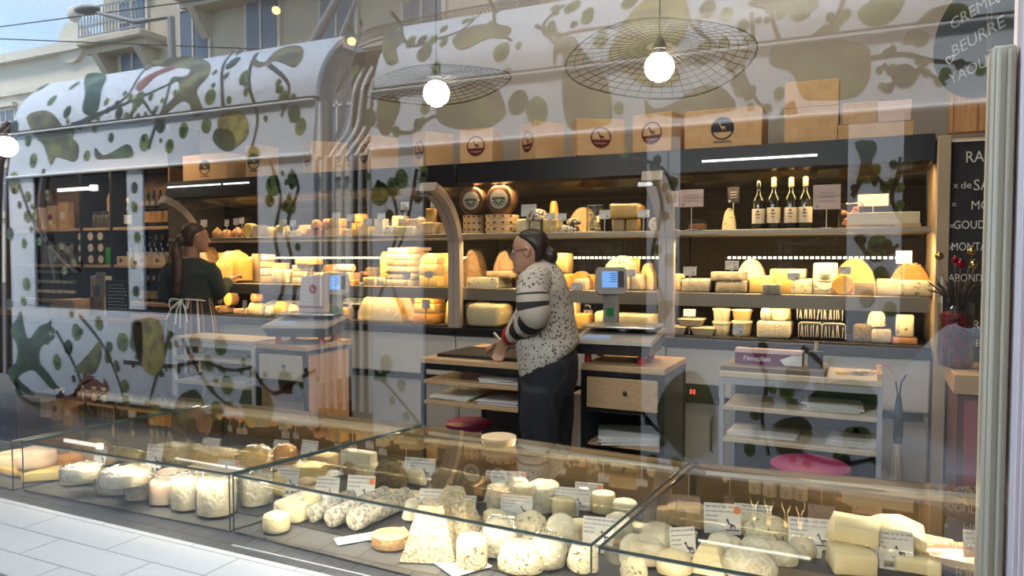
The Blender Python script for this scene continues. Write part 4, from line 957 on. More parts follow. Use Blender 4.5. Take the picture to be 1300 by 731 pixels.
# lower deck
Yl = 4.92
def tub(px, py_h, wp, z, label, lid=True, m='fresh', y=Yl):
    s = PD(px, y)/F; r = wp*s/2; h = py_h*s
    c = thing('food_tub', label, 'tub', (PX(px, y), y, z+.0006))
    b = B(); lathe(b, [(r*.78, 0), (r*.82, .003), (r*.96, h*.88), (r*.9, h*.9)], 24); obj('cup', b, M[m], c)
    if lid: b = B(); lathe(b, [(r*1.0, h*.82), (r*1.03, h*.84), (r*1.03, h*.97), (r*.85, h)], 24); obj('lid', b, mat('tub_lid', (.85, .78, .62), .4), c)
    return z+h+.001
def tray(px, wp, hp, z, label, y=Yl):
    s = PD(px, y)/F; w = wp*s; h = hp*s
    c = thing('pastry_tray', label, 'tray', (PX(px, y), y, z+.0006))
    b = B(); loft(b, [[Vector((sx*w*.38, sy*.06, 0)) for sx, sy in ((-1, -1), (1, -1), (1, 1), (-1, 1))], [Vector((sx*w*.5, sy*.075, h*.8)) for sx, sy in ((-1, -1), (1, -1), (1, 1), (-1, 1))]]); obj('tray', b, M['cream'], c, ang=30)
    b = B(); bx(b, -w*.52, w*.52, -.079, .079, h*.8, h, bev=.003); obj('rim', b, M['fresh'], c); return z+h+.001
zl = ZL-.004
tray(861, 26, 10, zl, 'small cream tray nearest the curved post on the lower deck', 4.9); tray(895, 28, 10, zl, 'small cream tray right of the first tray on the lower deck', 4.9)
tray(879, 30, 9, zl+.058, 'small cream tray stacked on two others', 4.9)
z1 = tub(917, 18, 23, zl, 'lower white tub of the left tub column'); tub(917, 16, 23, z1, 'lidded white tub on top in the left tub column')
z1 = tub(943, 20, 25, zl, 'lower tub with printed card in the right tub column', m='cream'); tub(943, 14, 25, z1, 'lidded yellow tub on top in the right tub column', m='yellow')
shelf_run(zl, Yl, [
 ('brick', 985, 40, 22, 'bloom', 'pale wrapped cheese, lower left of the lower deck group under the light spot'), ('mound', 990, 30, 26, 'cream', 'rounded peach cheese on the pale wrapped one', U), ('pear', 973, 14, 22, 'fresh', 'narrow white bottle-shaped cheese beside the rounded peach one', dict(z=zl+.11, y=4.85)),
 ('brick', 1098, 24, 22, 'herb', 'herbed dark cheese beside the light flecked round', {}), ('mound', 1114, 22, 20, 'speck', 'light flecked round cheese on the lower deck', dict(z=zl+.09)), ('brick', 1120, 24, 17, 'greyr', 'grey base cheese beneath the flecked round', {}), ('block', 1150, 20, 28, 'blue', 'upright spotted block at the right of the lower deck', dict(z=zl+.04)), ('slab', 1150, 28, 8, 'onion', 'reddish slab under the upright spotted block', {}),
 ('brick', 612, 16, 28, 'tanr', 'dim tan block just right of the curved post, lower deck', dict(y=5.0)), ('brick', 622, 46, 28, 'cream', 'large wrapped cheese on the lower deck by the red cuff', dict(film=True, y=4.86)),
 ('block', 726, 18, 34, 'tanr', 'tan upright block behind the back of the woman, lower deck'), ('block', 741, 22, 20, 'gold', 'golden block beside the scale pole on the lower deck'), ('brick', 770, 24, 24, 'cream', 'cream block with printed rind right of the scale pole'), ('slab', 806, 52, 22, 'cream', 'long cream slab on the lower deck right of the scale pole'),
 ('half', 487, 66, 36, 'cream', 'large white and yellow half wheel under cling film on the lower deck', dict(film=True, d=.13, rind='gold')), ('half', 517, 34, 36, 'tanr', 'rosy brown half wheel right of the film-covered one', dict(d=.13, y=5.0)),
 ('block', 546, 30, 12, 'orangec', 'bottom orange block of the lower deck stack'), ('block', 546, 30, 12, 'gold', 'middle orange block of the lower deck stack', U), ('block', 546, 28, 12, 'orangec', 'top orange block of the lower deck stack', U),
 ('cone', 572, 16, 30, 'yellow', 'pale yellow cone cheese beside the curved post, lower deck', {}),
 ('block', 437, 16, 14, 'gold', 'small bright yellow block on the lower deck above the scale cabinet', {}), ('brick', 420, 14, 20, 'cream', 'cream block left of the small bright yellow block', dict(film=True)),
 ('wheel', 283, 26, 9, 'brownr', 'flat brown wheel on the lower deck beside the apron'), ('stand', 293, 15, 19, 'gold', 'orange wheel on edge standing on the flat brown wheel', dict(up=True, d=.08, rind='brownr')),
 ('slab', 312, 22, 7, 'pinkc', 'pale sliced cheese among the papers on the lower deck'), ('mound', 325, 22, 16, 'cream', 'cream round with ridged crust in the lower deck ice area', {}), ('mound', 326, 16, 12, 'brownr', 'small brown round on the ridged cream one', U),
 ('mound', 345, 18, 12, 'fresh', 'white curd mound left of the pale blue wrapped packs', {}), ('mound', 358, 20, 18, 'yellow', 'yellow-green curd mound beside the pale blue wrapped packs', {}), ('mound', 372, 16, 14, 'fresh', 'white curd mound nearest the polka dot bag', {}),
])
# film packs in the lit well left of the bag
icem = mat('pale_blue_wrap', (.62, .74, .78), .3, col2=(.8, .84, .84), scale=18, bump=.6)
for k, (px, w_, z_, rz, lb) in enumerate(((343, 34, .115, 6, 'left pale blue wrapped pack in the lit well'), (372, 36, .125, -5, 'right pale blue wrapped pack beside the polka dot bag'), (356, 44, .165, 0, 'pale blue wrapped pack across the top of two others'))):
    y = 5.12; s = PD(px, y)/F; b = B(); bx(b, -w_*s/2, w_*s/2, -.09, .09, 0, .045, bev=.015, seg=2); sub(b, 2); rough(b, .006, 16, k)
    tag(obj('wrapped_pack', b, icem, None, (PX(px, y), y, zl+z_-.11), (R(12), 0, R(rz))), lb, 'pack')
for k, (px, lb) in enumerate(((505, 'flat film-covered silver tray above the lower deck half wheel'), (450, 'black rimmed silver tray left of the flat film-covered one'))):
    y = 5.22; s = PD(px, y)/F; c = thing('deli_tray', lb, 'tray', (PX(px, y), y, ZL+.10), 0)
    b = B(); bx(b, -24*s, 24*s, -.12, .12, 0, .02, bev=.004); obj('pan', b, M['steel'] if k == 0 else M['black'], c); c.rotation_euler = (R(10), 0, 0)
    b = B(); bx(b, -22*s, 22*s, -.11, .11, .02, .026); obj('film', b, icem, c)
    b = B(); bx(b, -.1, .1, -.06, .1, -.103, -.004); obj('support', b, M['blackm'], c)
# striped black and white packs, right cabinet
for k, (px, up, lb) in enumerate(((1030, 0, 'black and silver striped vacuum pack, lower left of four'), (1060, 0, 'black and silver striped vacuum pack, lower right of four'), (1028, 1, 'black and silver striped vacuum pack, upper left of four'), (1056, 1, 'black and silver striped vacuum pack, upper right of four'))):
    y = 4.9; s = PD(px, y)/F; w = 27*s; h = 22*s; c = thing('vacuum_pack', lb, 'pack', (PX(px, y), y, zl+up*(h+.004)+.001))
    b = B(); bx(b, -w/2, w/2, -.04, .04, 0, h, bev=.014, seg=3); obj('pack', b, M['black'], c)
    b = B(); r2 = random.Random(k)
    for i in range(8):
        x = -w*.42+i*w*.11; bx(b, x, x+w*.035, -.0425, -.0395, h*.18, h*(.75+.15*r2.random()), mtx=Matrix.Rotation(r2.uniform(-.12, .12), 4, 'Y'))
    obj('silver_stripes', b, mat('pale_silver', (.7, .68, .66), .3, .3), c)
    b = B(); tube(b, [(-w*.5, -.03, h*.1), (-w*.5, -.035, h*.9), (-w*.4, -.035, h), (w*.4, -.035, h), (w*.5, -.035, h*.9), (w*.5, -.03, h*.1)], .003, 6); obj('seam', b, M['alu'], c)
# wine bottles
def bottle(x, y, z, h, label, kind='wine_bottle', labm=None, cap=None, grp=None, cat='bottle', fat=1.0):
    r = h*.125*fat; c = thing(kind, label, cat, (x, y, z+.0005), 0, grp)
    b = B(); lathe(b, [(r*.8, 0), (r, h*.02), (r, h*.55), (r*.9, h*.62), (r*.42, h*.72), (r*.36, h*.8), (r*.36, h*.97), (r*.3, h)], 20); obj('glass', b, M['wine'], c)
    b = B(); lathe(b, [(r*1.012, h*.13), (r*1.02, h*.135), (r*1.02, h*.42), (r*1.01, h*.425)], 20); lp = obj('label', b, labm or M['label'], c)
    b = B(); bx(b, -r*.35, r*.35, -r*1.045, -r*1.0, h*.30, h*.32); bx(b, -r*.25, r*.25, -r*1.045, -r*1.0, h*.24, h*.255); ball(b, (0, -r*1.02, h*.37), r*.2, .002, r*.16, 10); obj('label_print', b, M['ink'], lp)
    b = B(); lathe(b, [(r*.40, h*.82), (r*.42, h*.83), (r*.41, h*.99), (r*.3, h*1.006)], 16); obj('capsule', b, cap or M['foil'], c); return c
for k, (px, t_) in enumerate(((962, 230), (981, 226), (1003, 226), (1021, 225))):
    y = 4.95; bottle(PX(px, y), y, ZT, PZ(px, t_, y)-ZT, ('wine bottle with white label, first of four after the small blue sign', 'wine bottle, second of four counted from the small blue sign', 'wine bottle, third of four counted from the small blue sign', 'wine bottle right beside the pink card stand, last of four')[k], cap=M['wine'] if k == 0 else M['foil'])
# champagne-like bottles at the back of the lower deck
for px in (727, 747): bottle(PX(px, 5.2), 5.2, ZL, .26, 'dark bottle with pale cap behind the scale pole, %s one' % ('nearer the woman' if px == 727 else 'nearer the pole'))
# card signs on stands, basket, cream box on the top shelf right
def sign_stand(px0, px1, pt, pb, y, label, z0=ZT, m='pinkcard', txt=True, rz=0):
    pc = (px0+px1)/2; x = PX(pc, y); s = PD(pc, y)/F; w = (px1-px0)*s; z1, z2 = PZ(pc, pt, y), PZ(pc, pb, y)
    c = thing('sign_card', label, 'sign', (x, y, z0+.0005), R(rz)); b = B(); bx(b, -.03, .03, -.012, .03, 0, .004); cyl(b, (0, 0, .003), (0, 0, z2-z0+.004), .003, seg=8); obj('stand', b, M['alu'], c)
    b = B(); bx(b, -w/2, w/2, -.003, 0, z2-z0, z1-z0); k = obj('card', b, M[m], c)
    b = B()
    for i in range(3): bx(b, -w*.3, w*.3, -.0038, -.003, z1-z0-(i+2)*(z1-z2)*.17, z1-z0-(i+2)*(z1-z2)*.17+.004)
    ball(b, (-w*.33, -.0032, z2-z0+(z1-z2)*.12), .008, .0006, .008, 8); obj('print', b, M['greyink'], k, smooth=False); return c
sign_stand(849, 861, 243, 263, 4.72, 'narrow pink sign card touching the curved post'); sign_stand(862, 892, 241, 263, 4.74, 'wide pink sign card right of the curved post')
sign_stand(1032, 1064, 235, 266, 4.80, 'tall pink sign card right of the wine bottles'); sign_stand(1089, 1124, 247, 262, 5.06, 'small pale sign card behind the cream box')
sign_stand(923, 937, 238, 258, 4.95, 'small dark blue pointed sign left of the wine bottles', m='navy')
y = 4.88; s = PD(1120, y)/F; w = 84*s
cb = thing('cream_box', 'long cream display box printed Cremerie du Faubourg', 'box', (PX(1119, y), y, ZT+.0005))
b = B(); bx(b, -w/2, w/2, -.07, .07, 0, .022, bev=.002); obj('base_tray', b, M['kraft'], cb)
b = B(); bx(b, -w*.485, w*.485, -.064, .064, .022, .088, bev=.002); obj('carton', b, mat('cream_card', (.80, .68, .46), .6), cb)
text('Cremerie du Faubourg', .019, M['ink'], 'print', cb, (-.03, -.0710, .004), ext=.0004)
bk = thing('dried_fruit_packet', 'clear packet of orange dried fruit beside the tall pink card', 'packet', (PX(1080, 4.92), 4.92, ZT+.0005))
b = B(); r2 = random.Random(9)
for k in range(12): ball(b, (r2.uniform(-.05, .04), r2.uniform(-.02, .02), .02+r2.uniform(0, .11)), .018, .014, .014, 8)
obj('fruit', b, mat('dried_orange', (.6, .2, .07), .4, col2=(.75, .35, .18), scale=30), bk)
b = B(); bx(b, -.075, .065, -.035, .035, 0, .155, bev=.02, seg=2); sub(b); rough(b, .006, 20, 1); obj('bag', b, M['film'], bk)
# price cards among the shelf cheeses
Yc = 4.79
for px, w_, h_, st_, z_, y, lb in ((263, 11, 9, .10, ZT, 4.82, 'price card at the far end of the top shelf, beside the dark hair'), (292, 7, 8, .10, ZT, Yc, 'narrow price card over the reddish brown round cheese'), (304, 10, 8, .11, ZT, Yc, 'price card over the tan onion shaped cheese, left of a pair'), (311, 9, 8, .12, ZT, 4.84, 'price card over the tan onion shaped cheese, right of a pair'),
   (363, 12, 9, .085, ZT, Yc, 'larger price card over the white bagged cheese'), (376, 9, 8, .085, ZT, Yc, 'smaller price card over the blue veined slice'), (430, 12, 8, .14, ZT, 4.84, 'price card above the amber cubes'), (449, 12, 9, .115, ZT, Yc, 'price card on a stalk before the tall golden stack'), (470, 12, 9, .075, ZT, Yc, 'price card above the pale holed block'), (487, 13, 8, .12, ZT, Yc, 'price card above the tall white upright block'),
   (517, 12, 10, .19, ZT, Yc, 'high price card over the broad cream two-high stack'), (554, 11, 9, .20, ZT, Yc, 'pinkish price card beside the top of the curved post'), (673, 22, 15, .12, ZT, 4.86, 'price card behind the dark speckled dome cheese'), (701, 13, 8, .09, ZT, Yc, 'price card against the tall golden cone'), (715, 12, 9, .08, ZT, Yc, 'price card over the dark crusted cheeses'), (769, 15, 11, .085, ZT, Yc, 'price card between the glass jar and wrapped bricks'), (818, 15, 9, .09, ZT, Yc, 'price card right of the wrapped golden bricks'),
   (430, 9, 7, .125, ZM, 4.84, 'price card over the white log on the middle shelf'), (519, 12, 8, .065, ZM, Yc, 'price card pinned before the tall six-high stack'), (547, 13, 8, .075, ZM, Yc, 'price card pinned before the right-hand three-high stack'), (543, 12, 11, .115, ZL, 4.8, 'price card over the orange stack on the lower deck'), (790, 11, 9, .10, ZM, Yc, 'price card before the marbled piece, left of a pair'), (803, 12, 9, .10, ZM, Yc, 'price card before the marbled piece, right of a pair'),
   (733, 13, 9, .0, ZM, 4.79, 'low framed price card left of the small white block'), (877, 16, 11, .11, ZM, Yc, 'price card over the white wrapped loaf'), (930, 17, 11, .15, ZM, Yc, 'price card over the flat grey slab'), (1008, 15, 9, .09, ZM, Yc, 'price card before the blue speckled cube'), (1073, 14, 9, .13, ZM, Yc, 'price card over the round golden wheel'), (1147, 18, 16, .19, ZM, 4.9, 'tall blank card over the orange wrapped dome'), (939, 14, 12, .02, ZL, 4.78, 'price card in front of the printed tub'), (877, 15, 9, .115, ZL, 4.9, 'pinkish card above the stacked cream trays'),
   (447, 6, 9, .09, ZL, 4.82, 'yellow price card on the lower deck above the scale cabinet'), (313, 8, 10, .06, ZL, 4.8, 'pink price card on the lower deck right of the apron'), (282, 8, 6, .095, ZL, 4.8, 'crumpled price card on the lower deck next to the apron')):
    s = PD(px, y)/F; price_card(PX(px, y), y-.03, z_+.0006, w_*s, h_*s, lb, tilt=-4, stakeh=max(st_, .004), lines=3, rz=rnd.uniform(-8, 8))

# ============================================================ wine and grocery wall on the left
XW0, XW1, YW = -8.4, -5.95, 4.9
ww = thing('wine_shelving', 'wooden wall shelving with black uprights holding wine and jars', 'shelving', ((XW0+XW1)/2, YW, 0)); hw = (XW1-XW0)/2; cxw = (XW0+XW1)/2
zsh = (.62, 1.06, 1.43, 1.80)
for z in zsh: b = B(); bx(b, -hw, hw, 0, .36, z-.03, z, bev=.002); obj('shelf', b, M['wood'], ww)
for px in (105, 143): b = B(); x = PX(px, YW)-cxw; bx(b, x-.018, x+.018, -.006, .36, .4, 2.35); obj('upright', b, M['black'], ww)
for x in (-hw-.01, hw): b = B(); bx(b, x, x+.02, 0, .38, 0, 2.35); obj('side_panel', b, M['wooddark'], ww)
b = B(); bx(b, -hw, hw, .36, .38, 0, 2.35); obj('back_panel', b, wood('mid_wood', (.30, .17, .09), (.38, .23, .13), 3, (4, 4, 20)), ww)
b = B(); bx(b, -hw, hw, 0, .38, 2.35, 2.75); obj('top_fascia', b, M['black'], ww)
b = B(); bx(b, PX(80, YW)-cxw, PX(122, YW)-cxw, -.04, -.02, PZ(100, 243, YW), PZ(100, 239, YW)); bx(b, PX(122, YW)-cxw, PX(128, YW)-cxw, -.05, -.01, PZ(100, 243, YW)-.01, PZ(100, 239, YW)+.015); obj('tube_light', b, tubem, ww)
area('wine_wall_light', (-6.6, 4.45, 2.5), (R(25), 0, 0), 2.4, .1, 13, (1, .7, .42))
amb = mat('amber_bottle', (.12, .045, .01), .12)
for k, px in enumerate((190, 197, 205, 214)):
    y = 5.06; bottle(PX(px, y), y, 1.80, .36, 'slim dark liqueur bottle with ornate amber label, %s of four on the high shelf' % ('first', 'second', 'third', 'fourth')[k], 'liqueur_bottle', labm=M['redbottle'], cap=M['black'], fat=.8)
for k, px in enumerate((155, 166, 175, 184, 192, 199, 207, 216)):
    y = 5.08; bottle(PX(px, y), y, 1.43, .30, 'wine bottle in the row on the middle wine shelf', cap=M['foil'] if k in (5, 6) else M['wine'], grp='wine bottles on the middle wine shelf')
for k, px in enumerate((181, 188, 195, 203, 210)):
    y = 5.08; bottle(PX(px, y), y, 1.06, .26, 'small dark bottle with yellow label on the lowest wine shelf', labm=mat('mustard_label', (.6, .42, .1), .6), cap=M['label'], grp='yellow labelled bottles on the lowest wine shelf', fat=1.1)
bottle(PX(164, 5.06), 5.06, 1.80, .30, 'single bottle with white label beside the kraft bag on the high shelf', labm=M['paper'])
b = B(); poly(b, [(-.11, 0), (.11, 0), (.12, .3), (.08, .36), (-.08, .36), (-.12, .3)], .1, 0, .05); tag(obj('kraft_pouch', b, M['kraft'], None, (PX(153, 5.08), 5.08, 1.8005)), 'tall kraft pouch on the high shelf beside the wine', 'pouch')
for k, px in enumerate((112, 117, 122, 127, 133, 138)):
    y = 5.04; c = thing('glass_storage_jar', 'dim glass storage jar on the high shelf', 'jar', (PX(px, y), y, 1.8005), 0, 'storage jars on the high shelf'); b = B(); lathe(b, [(.035, 0), (.04, .01), (.04, .12), (.03, .14)], 14); obj('jar', b, mat('dim_glass', (.10, .09, .08), .15), c); b = B(); lathe(b, [(.036, .138), (.038, .14), (.038, .17), (.03, .172)], 14); obj('lid', b, M['darkgrey'], c)
def roundbox_row(px, z, label, grp, r=.05):
    y = 5.0; c = thing('labelled_tin', label, 'tin', (PX(px, y), y, z), 0, grp)
    b = B(); lathe(b, [(r*1.1, -.09), (r*1.12, -.085), (r*1.12, .085), (r*1.1, .09)], 20); bmesh.ops.transform(b, matrix=Matrix.Translation((0, 0, r*1.12)) @ Matrix.Rotation(R(90), 4, 'X'), verts=b.verts); obj('tin', b, M['jar'], c)
    b = B(); cyl(b, (0, -.091, r*1.12), (0, -.094, r*1.12), r*.85, seg=20); obj('label', b, M['label'], c)
for row, z in enumerate((1.4305, 1.546, 1.661)):
    for col, px in enumerate((114, 126.5, 139)):
        roundbox_row(px, z, 'round tin with pale label disc on the wine wall, %s row %s' % (('bottom', 'middle', 'top')[row], ('left', 'centre', 'right')[col]), 'round tins stacked on the wine wall', .048)
for k, px in enumerate((147, 151)): 
    b = B(); bx(b, -.05, .05, -.06, .06, 0, .17, bev=.012, seg=2); tag(obj('green_packet', b, M['greenjar'], None, (PX(148.5, 5.0), 4.97+k*.14, 1.4305)), 'bright green packet beside the round tins, %s one' % ('front', 'rear')[k], 'packet')
for k, (px, lb) in enumerate(((160, 'cream bottle crate under the middle wine row, nearer the green packet'), (186, 'cream bottle crate with black print in the middle'), (206, 'cream bottle crate nearest the assistant'))):
    y = 4.96; s = PD(px, y)/F; c = thing('bottle_crate', lb, 'crate', (PX(px, y), y, 1.4305)); w = 11*s
    b = B(); bx(b, -w, w, -.035, -.025, 0, .085); bx(b, -w, -w+.008, -.025, .02, 0, .085); bx(b, w-.008, w, -.025, .02, 0, .085); obj('crate', b, mat('crate_cream', (.66, .52, .34), .6), c)
    b = B(); poly(b, [(g[0]*.03, .04+g[1]*.03) for g in GOAT], .001, 0, -.0352); bx(b, -w*.5, -w*.2, -.036, -.035, .02, .06); obj('print', b, M['ink'], c)
for row in range(3):
    for col in range(6):
        px = 52+col*8; y = 5.0; c = thing('preserve_jar', 'pale lidded preserve jar in the tiered jar rack', 'jar', (PX(px, y), y, 1.0605+row*.105), 0, 'preserve jars in the tiered rack'); b = B(); lathe(b, [(.032, 0), (.036, .008), (.036, .06), (.03, .066)], 14); obj('glass', b, M['jar'], c); b = B(); lathe(b, [(.036, .064), (.038, .066), (.038, .094), (.034, .096)], 14); obj('lid', b, M['lid'], c)
for k, (px, w_, h_, m_, lb) in enumerate(((55, 14, 28, 'pinkcard', 'pale pink decorative packet on the high shelf at the left end'), (70, 16, 30, 'tanr', 'rose printed packet second from the left end of the high shelf'), (86, 18, 34, 'kraft', 'kraft gift packet on the high shelf by the black upright'))):
    y = 5.06; s = PD(px, y)/F; c = thing('gift_packet', lb, 'packet', (PX(px, y), y, 1.8005)); b = B(); bx(b, -w_*s/2, w_*s/2, -.04, .04, 0, h_*s, bev=.004); obj('packet', b, M[m_], c); b = B(); cyl(b, (0, -.0405, h_*s*.5), (0, -.042, h_*s*.5), w_*s*.28, seg=20); obj('round_label', b, M['magenta'] if k == 1 else M['label'], c)
for k, px in enumerate((60, 68, 76, 84, 92)):
    y = 5.0; c = thing('canister', 'dark grey canister in the row behind the counter', 'canister', (PX(px, y), y, 1.4305), 0, 'dark canisters on the wine wall'); b = B(); lathe(b, [(.05, 0), (.052, .01), (.052, .2), (.045, .21)], 16); obj('can', b, mat('canister_grey', (.13, .12, .115), .4), c); b = B(); lathe(b, [(.05, .208), (.054, .21), (.054, .235), (.03, .25)], 16); obj('lid', b, M['darkgrey'], c)
# ============================================================ glass display cases in front
ZD, ZG = .738, .896
deckm = mat('case_steel_rim', (.33, .36, .40), .35, .5)
slate = mat('case_deck_slate', (.03, .028, .027), .6, col2=(.05, .045, .04), scale=10)
backm = mat('case_back_brown', (.13, .085, .05), .4, col2=(.2, .13, .07), scale=3)
def quad_slab(bm, q, z0, z1, mi=0):
    loft(bm, [[Vector((x, y, z0)) for x, y in q], [Vector((x, y, z1)) for x, y in q]])
def wallslab(bm, a, b2, z0, z1, t=.006):
    a = Vector((*a, 0)); b2 = Vector((*b2, 0)); n = (b2-a).normalized().cross(Vector((0, 0, 1)))*t
    quad_slab(bm, [(a.x, a.y), (b2.x, b2.y), ((b2+n).x, (b2+n).y), ((a+n).x, (a+n).y)], z0, z1)
def vitrine(q, label, light=22):
    """q: front left, front right, back right, back left in plan"""
    c = thing('display_case', label, 'display case', (0, 0, 0)); o = Vector((*q[0], 0)); c.location = (o.x, o.y, 0)
    Q = [(x-o.x, y-o.y) for x, y in q]; fl, fr, br2, bl = Q
    ins = lambda k: [(fl[0]+.01, fl[1]+k), (fr[0]-.01, fr[1]+k), (br2[0]-.01, br2[1]-.01), (bl[0]+.01, bl[1]-.01)]
    b = B(); quad_slab(b, [(fl[0], fl[1]+.10), (fr[0], fr[1]+.10), br2, bl], .03, ZD-.012); obj('base', b, M['blackm'], c, smooth=False)
    b = B(); quad_slab(b, Q, ZD-.012, ZD-.003); obj('rim', b, MATS['pavement_reflection_dark'], c, smooth=False)
    b = B(); quad_slab(b, ins(.115), ZD-.003, ZD); obj('deck', b, slate, c, smooth=False)
    b = B(); wallslab(b, fl, fr, ZD-.003, ZG-.004); obj('front_glass', b, M['glass'], c, smooth=False)
    b = B(); wallslab(b, bl, fl, ZD-.003, ZG-.004); obj('side_glass', b, M['glass'], c, smooth=False)
    b = B(); quad_slab(b, [(fl[0], fl[1]), (fr[0], fr[1]), (br2[0], br2[1]), (bl[0], bl[1])], ZG-.004, ZG); obj('top_glass', b, clear('case_top_glass', .02, 3.4, tint=(.97, .985, .97)), c, smooth=False)
    b = B(); wallslab(b, br2, bl, ZD-.003, ZG-.006, .01); obj('back_panel', b, backm, c, smooth=False)
    b = B(); e = .0035
    for a_, b_ in ((fl, fr), (bl, fl), (br2, fr)):
        cyl(b, (*a_, ZG-.001), (*b_, ZG-.001), e, seg=6)
    for p in (fl, fr): cyl(b, (*p, ZD), (*p, ZG), e*.6, seg=6)
    obj('glass_edges', b, M['glassedge'], c)
    b = B(); cyl(b, (bl[0]+.03, bl[1]-.02, ZG-.02), (br2[0]-.03, br2[1]-.02, ZG-.02), .006, seg=8); obj('light_tube', b, emis('case_tube', (1, .9, .7), .6), c)
    mx, my = (bl[0]+br2[0])/2+o.x, (bl[1]+br2[1])/2+o.y
    ln = abs(br2[0]-bl[0]); ang = math.atan2(br2[1]-bl[1], br2[0]-bl[0])
    d = Vector((0, -1, -.35)).to_track_quat('-Z', 'Y').to_euler()
    area('case_light', (mx, my-.05, ZG-.02), d, ln*.9, .02, light*.26, (1, .80, .52))
    mx, my = (fl[0]+fr[0])/2+o.x, (fl[1]+fr[1])/2+o.y
    d = Vector((0, .8, -1)).to_track_quat('-Z', 'Y').to_euler()
    area('case_light', (mx, my+.02, ZG-.012), d, ln*.9, .02, light*.155, (1, .82, .55))
    b = B(); cyl(b, (fl[0]+.02, fl[1]+.008, ZG-.008), (fr[0]-.02, fr[1]+.008, ZG-.008), .002, seg=6); obj('front_light_rail', b, M['alu'], c)
    return c
vitrine([(-3.36, 1.46), (-2.53, 1.46), (-2.45, 2.26), (-3.36, 2.26)], 'glass display case mostly cut off beyond the left end of the white tiled ledge', 14)
vitrine([(-2.50, 1.475), (-1.60, 1.50), (-1.44, 2.25), (-2.42, 2.26)], 'glass display case above the white tiles, holding film-wrapped tall cheeses', 24)
vitrine([(-1.585, 1.50), (-.515, 1.455), (-.465, 2.18), (-1.43, 2.25)], 'glass display case holding ash logs and goat pyramids', 28)
vitrine([(-.495, 1.45), (.75, 1.44), (.9, 2.36), (-.445, 2.18)], 'glass display case nearest the window upright with broken white cheeses', 38)

PREV = {}
def vc(kind, px, py, wp, hp, mt, label, rz=0, up=False, film=False, rind=None, dp=None, zoff=None, zh=1.0):
    z0 = ZD+.001 if zoff is None else zoff
    if up: z0 = PREV['top']
    x, y = PG(px, py, z0)
    if y > 2.08: py = HY+(py-HY)*y/2.08; x, y = PG(px, py, z0)
    d = (CZ-z0)*F/(py-HY); s = d/F
    w = wp*s*1.2; h = min(hp*s*zh*1.16, ZG-.014-z0)
    dd = (dp*s if dp else w*.95)
    y += dd*.18; x -= dd*.05
    o = cheese(kind, w, dd, h, mt, label, (x, y, z0), rz=YAW*57.3*0+rz, film=film, rind=rind); PREV['top'] = z0+h+.0015; return o
def vcard(px, py, wp, hp, label, dot=False, rz=12, tilt=-14, holder='clip', st=.02, roll=0):
    x, y = PG(px, py, ZD+.001)
    if y > 2.1: py = HY+(py-HY)*y/2.1; x, y = PG(px, py, ZD+.001)
    s = (CZ-ZD)*F/(py-HY)/F
    h = min(hp*s, ZG-ZD-st-.02); c = price_card(x, y, ZD+.0008, wp*s, h, label, rz=rz, tilt=tilt, dot=dot, stakeh=st, holder=holder)
    if roll: c.children[-1].rotation_euler.y = R(roll)
    return c
# --- left cases
vc('wheel', 8, 600, 50, 18, 'cream', 'cream wheel at the cut-off end of the leftmost glass case', dp=44)
vc('wheel', 22, 602, 70, 8, 'gold', 'flat golden wheel beneath the pinkish white wheel', dp=60)
vc('wheel', 33, 596, 40, 20, 'pinkc', 'tall pinkish white wheel resting on a flat golden one', up=True)
vc('wedge', 50, 612, 38, 9, 'yellow', 'low yellow wedge in front of the flat golden wheel', rz=20)
vc('wedge', 68, 598, 34, 12, 'orangec', 'orange-pink cut wedge behind the low yellow one', rz=-15)
vc('button', 90, 616, 40, 17, 'fresh', 'lower film-wrapped white round of the first pair behind the ledge', film=True)
vc('button', 91, 612, 38, 14, 'bloom', 'upper film-wrapped white round of the first pair', up=True, film=True)
vc('button', 143, 628, 52, 21, 'bloom', 'lower wide film-wrapped round of the second, larger pair', film=True)
vc('button', 146, 620, 50, 16, 'fresh', 'upper wide film-wrapped round of the second, larger pair', up=True, film=True)
vc('button', 168, 637, 30, 26, 'bloom', 'film-wrapped pale drum cheese right of the larger pair', film=True)
vc('button', 199, 643, 30, 26, 'pinkc', 'rosy film-wrapped drum cheese, second in the row of tall drums', film=True)
vc('button', 229, 650, 36, 36, 'fresh', 'tall white film-wrapped drum, third in the row of tall drums', film=True)
vc('button', 266, 658, 40, 40, 'fresh', 'tallest white film-wrapped drum next to the case corner', film=True)
vc('mound', 205, 618, 32, 16, 'pinkc', 'peach film-wrapped cheese behind the rosy drum')
vc('slab', 243, 613, 36, 12, 'cream', 'cream flat cheese behind the tall white drums', rz=10)
vc('wheel', 280, 612, 44, 14, 'bloom', 'cream disc cheese behind the tallest drum')
vc('log', 150, 590, 60, 15, 'yellow', 'yellow wrapped log at the back over the larger pair', film=True, dp=26)
vc('brick', 218, 590, 44, 18, 'yellow', 'wrapped yellow block at the back, left of the long yellow one', film=True, dp=30)
vc('brick', 262, 594, 54, 18, 'gold', 'long wrapped yellow block at the back of the drum case', film=True, dp=30)
vc('mound', 315, 606, 40, 30, 'gold', 'shiny golden wrapped ball at the back by the case divider', film=True)
vc('mound', 355, 592, 30, 20, 'orangec', 'shiny orange wrapped ball right of the golden one', film=True)
vc('half', 110, 588, 60, 24, 'tanr', 'tan half wheel at the back of the drum case', dp=18)
vc('block', 60, 578, 40, 20, 'brownr', 'brown cheese block at the back left of the drum case', dp=30)
vc('block', 405, 572, 30, 16, 'tanr', 'tan block at the far back corner of the drum case', dp=24)
vc('mound', 445, 566, 26, 16, 'brownr', 'small brown round at the far back corner of the drum case')
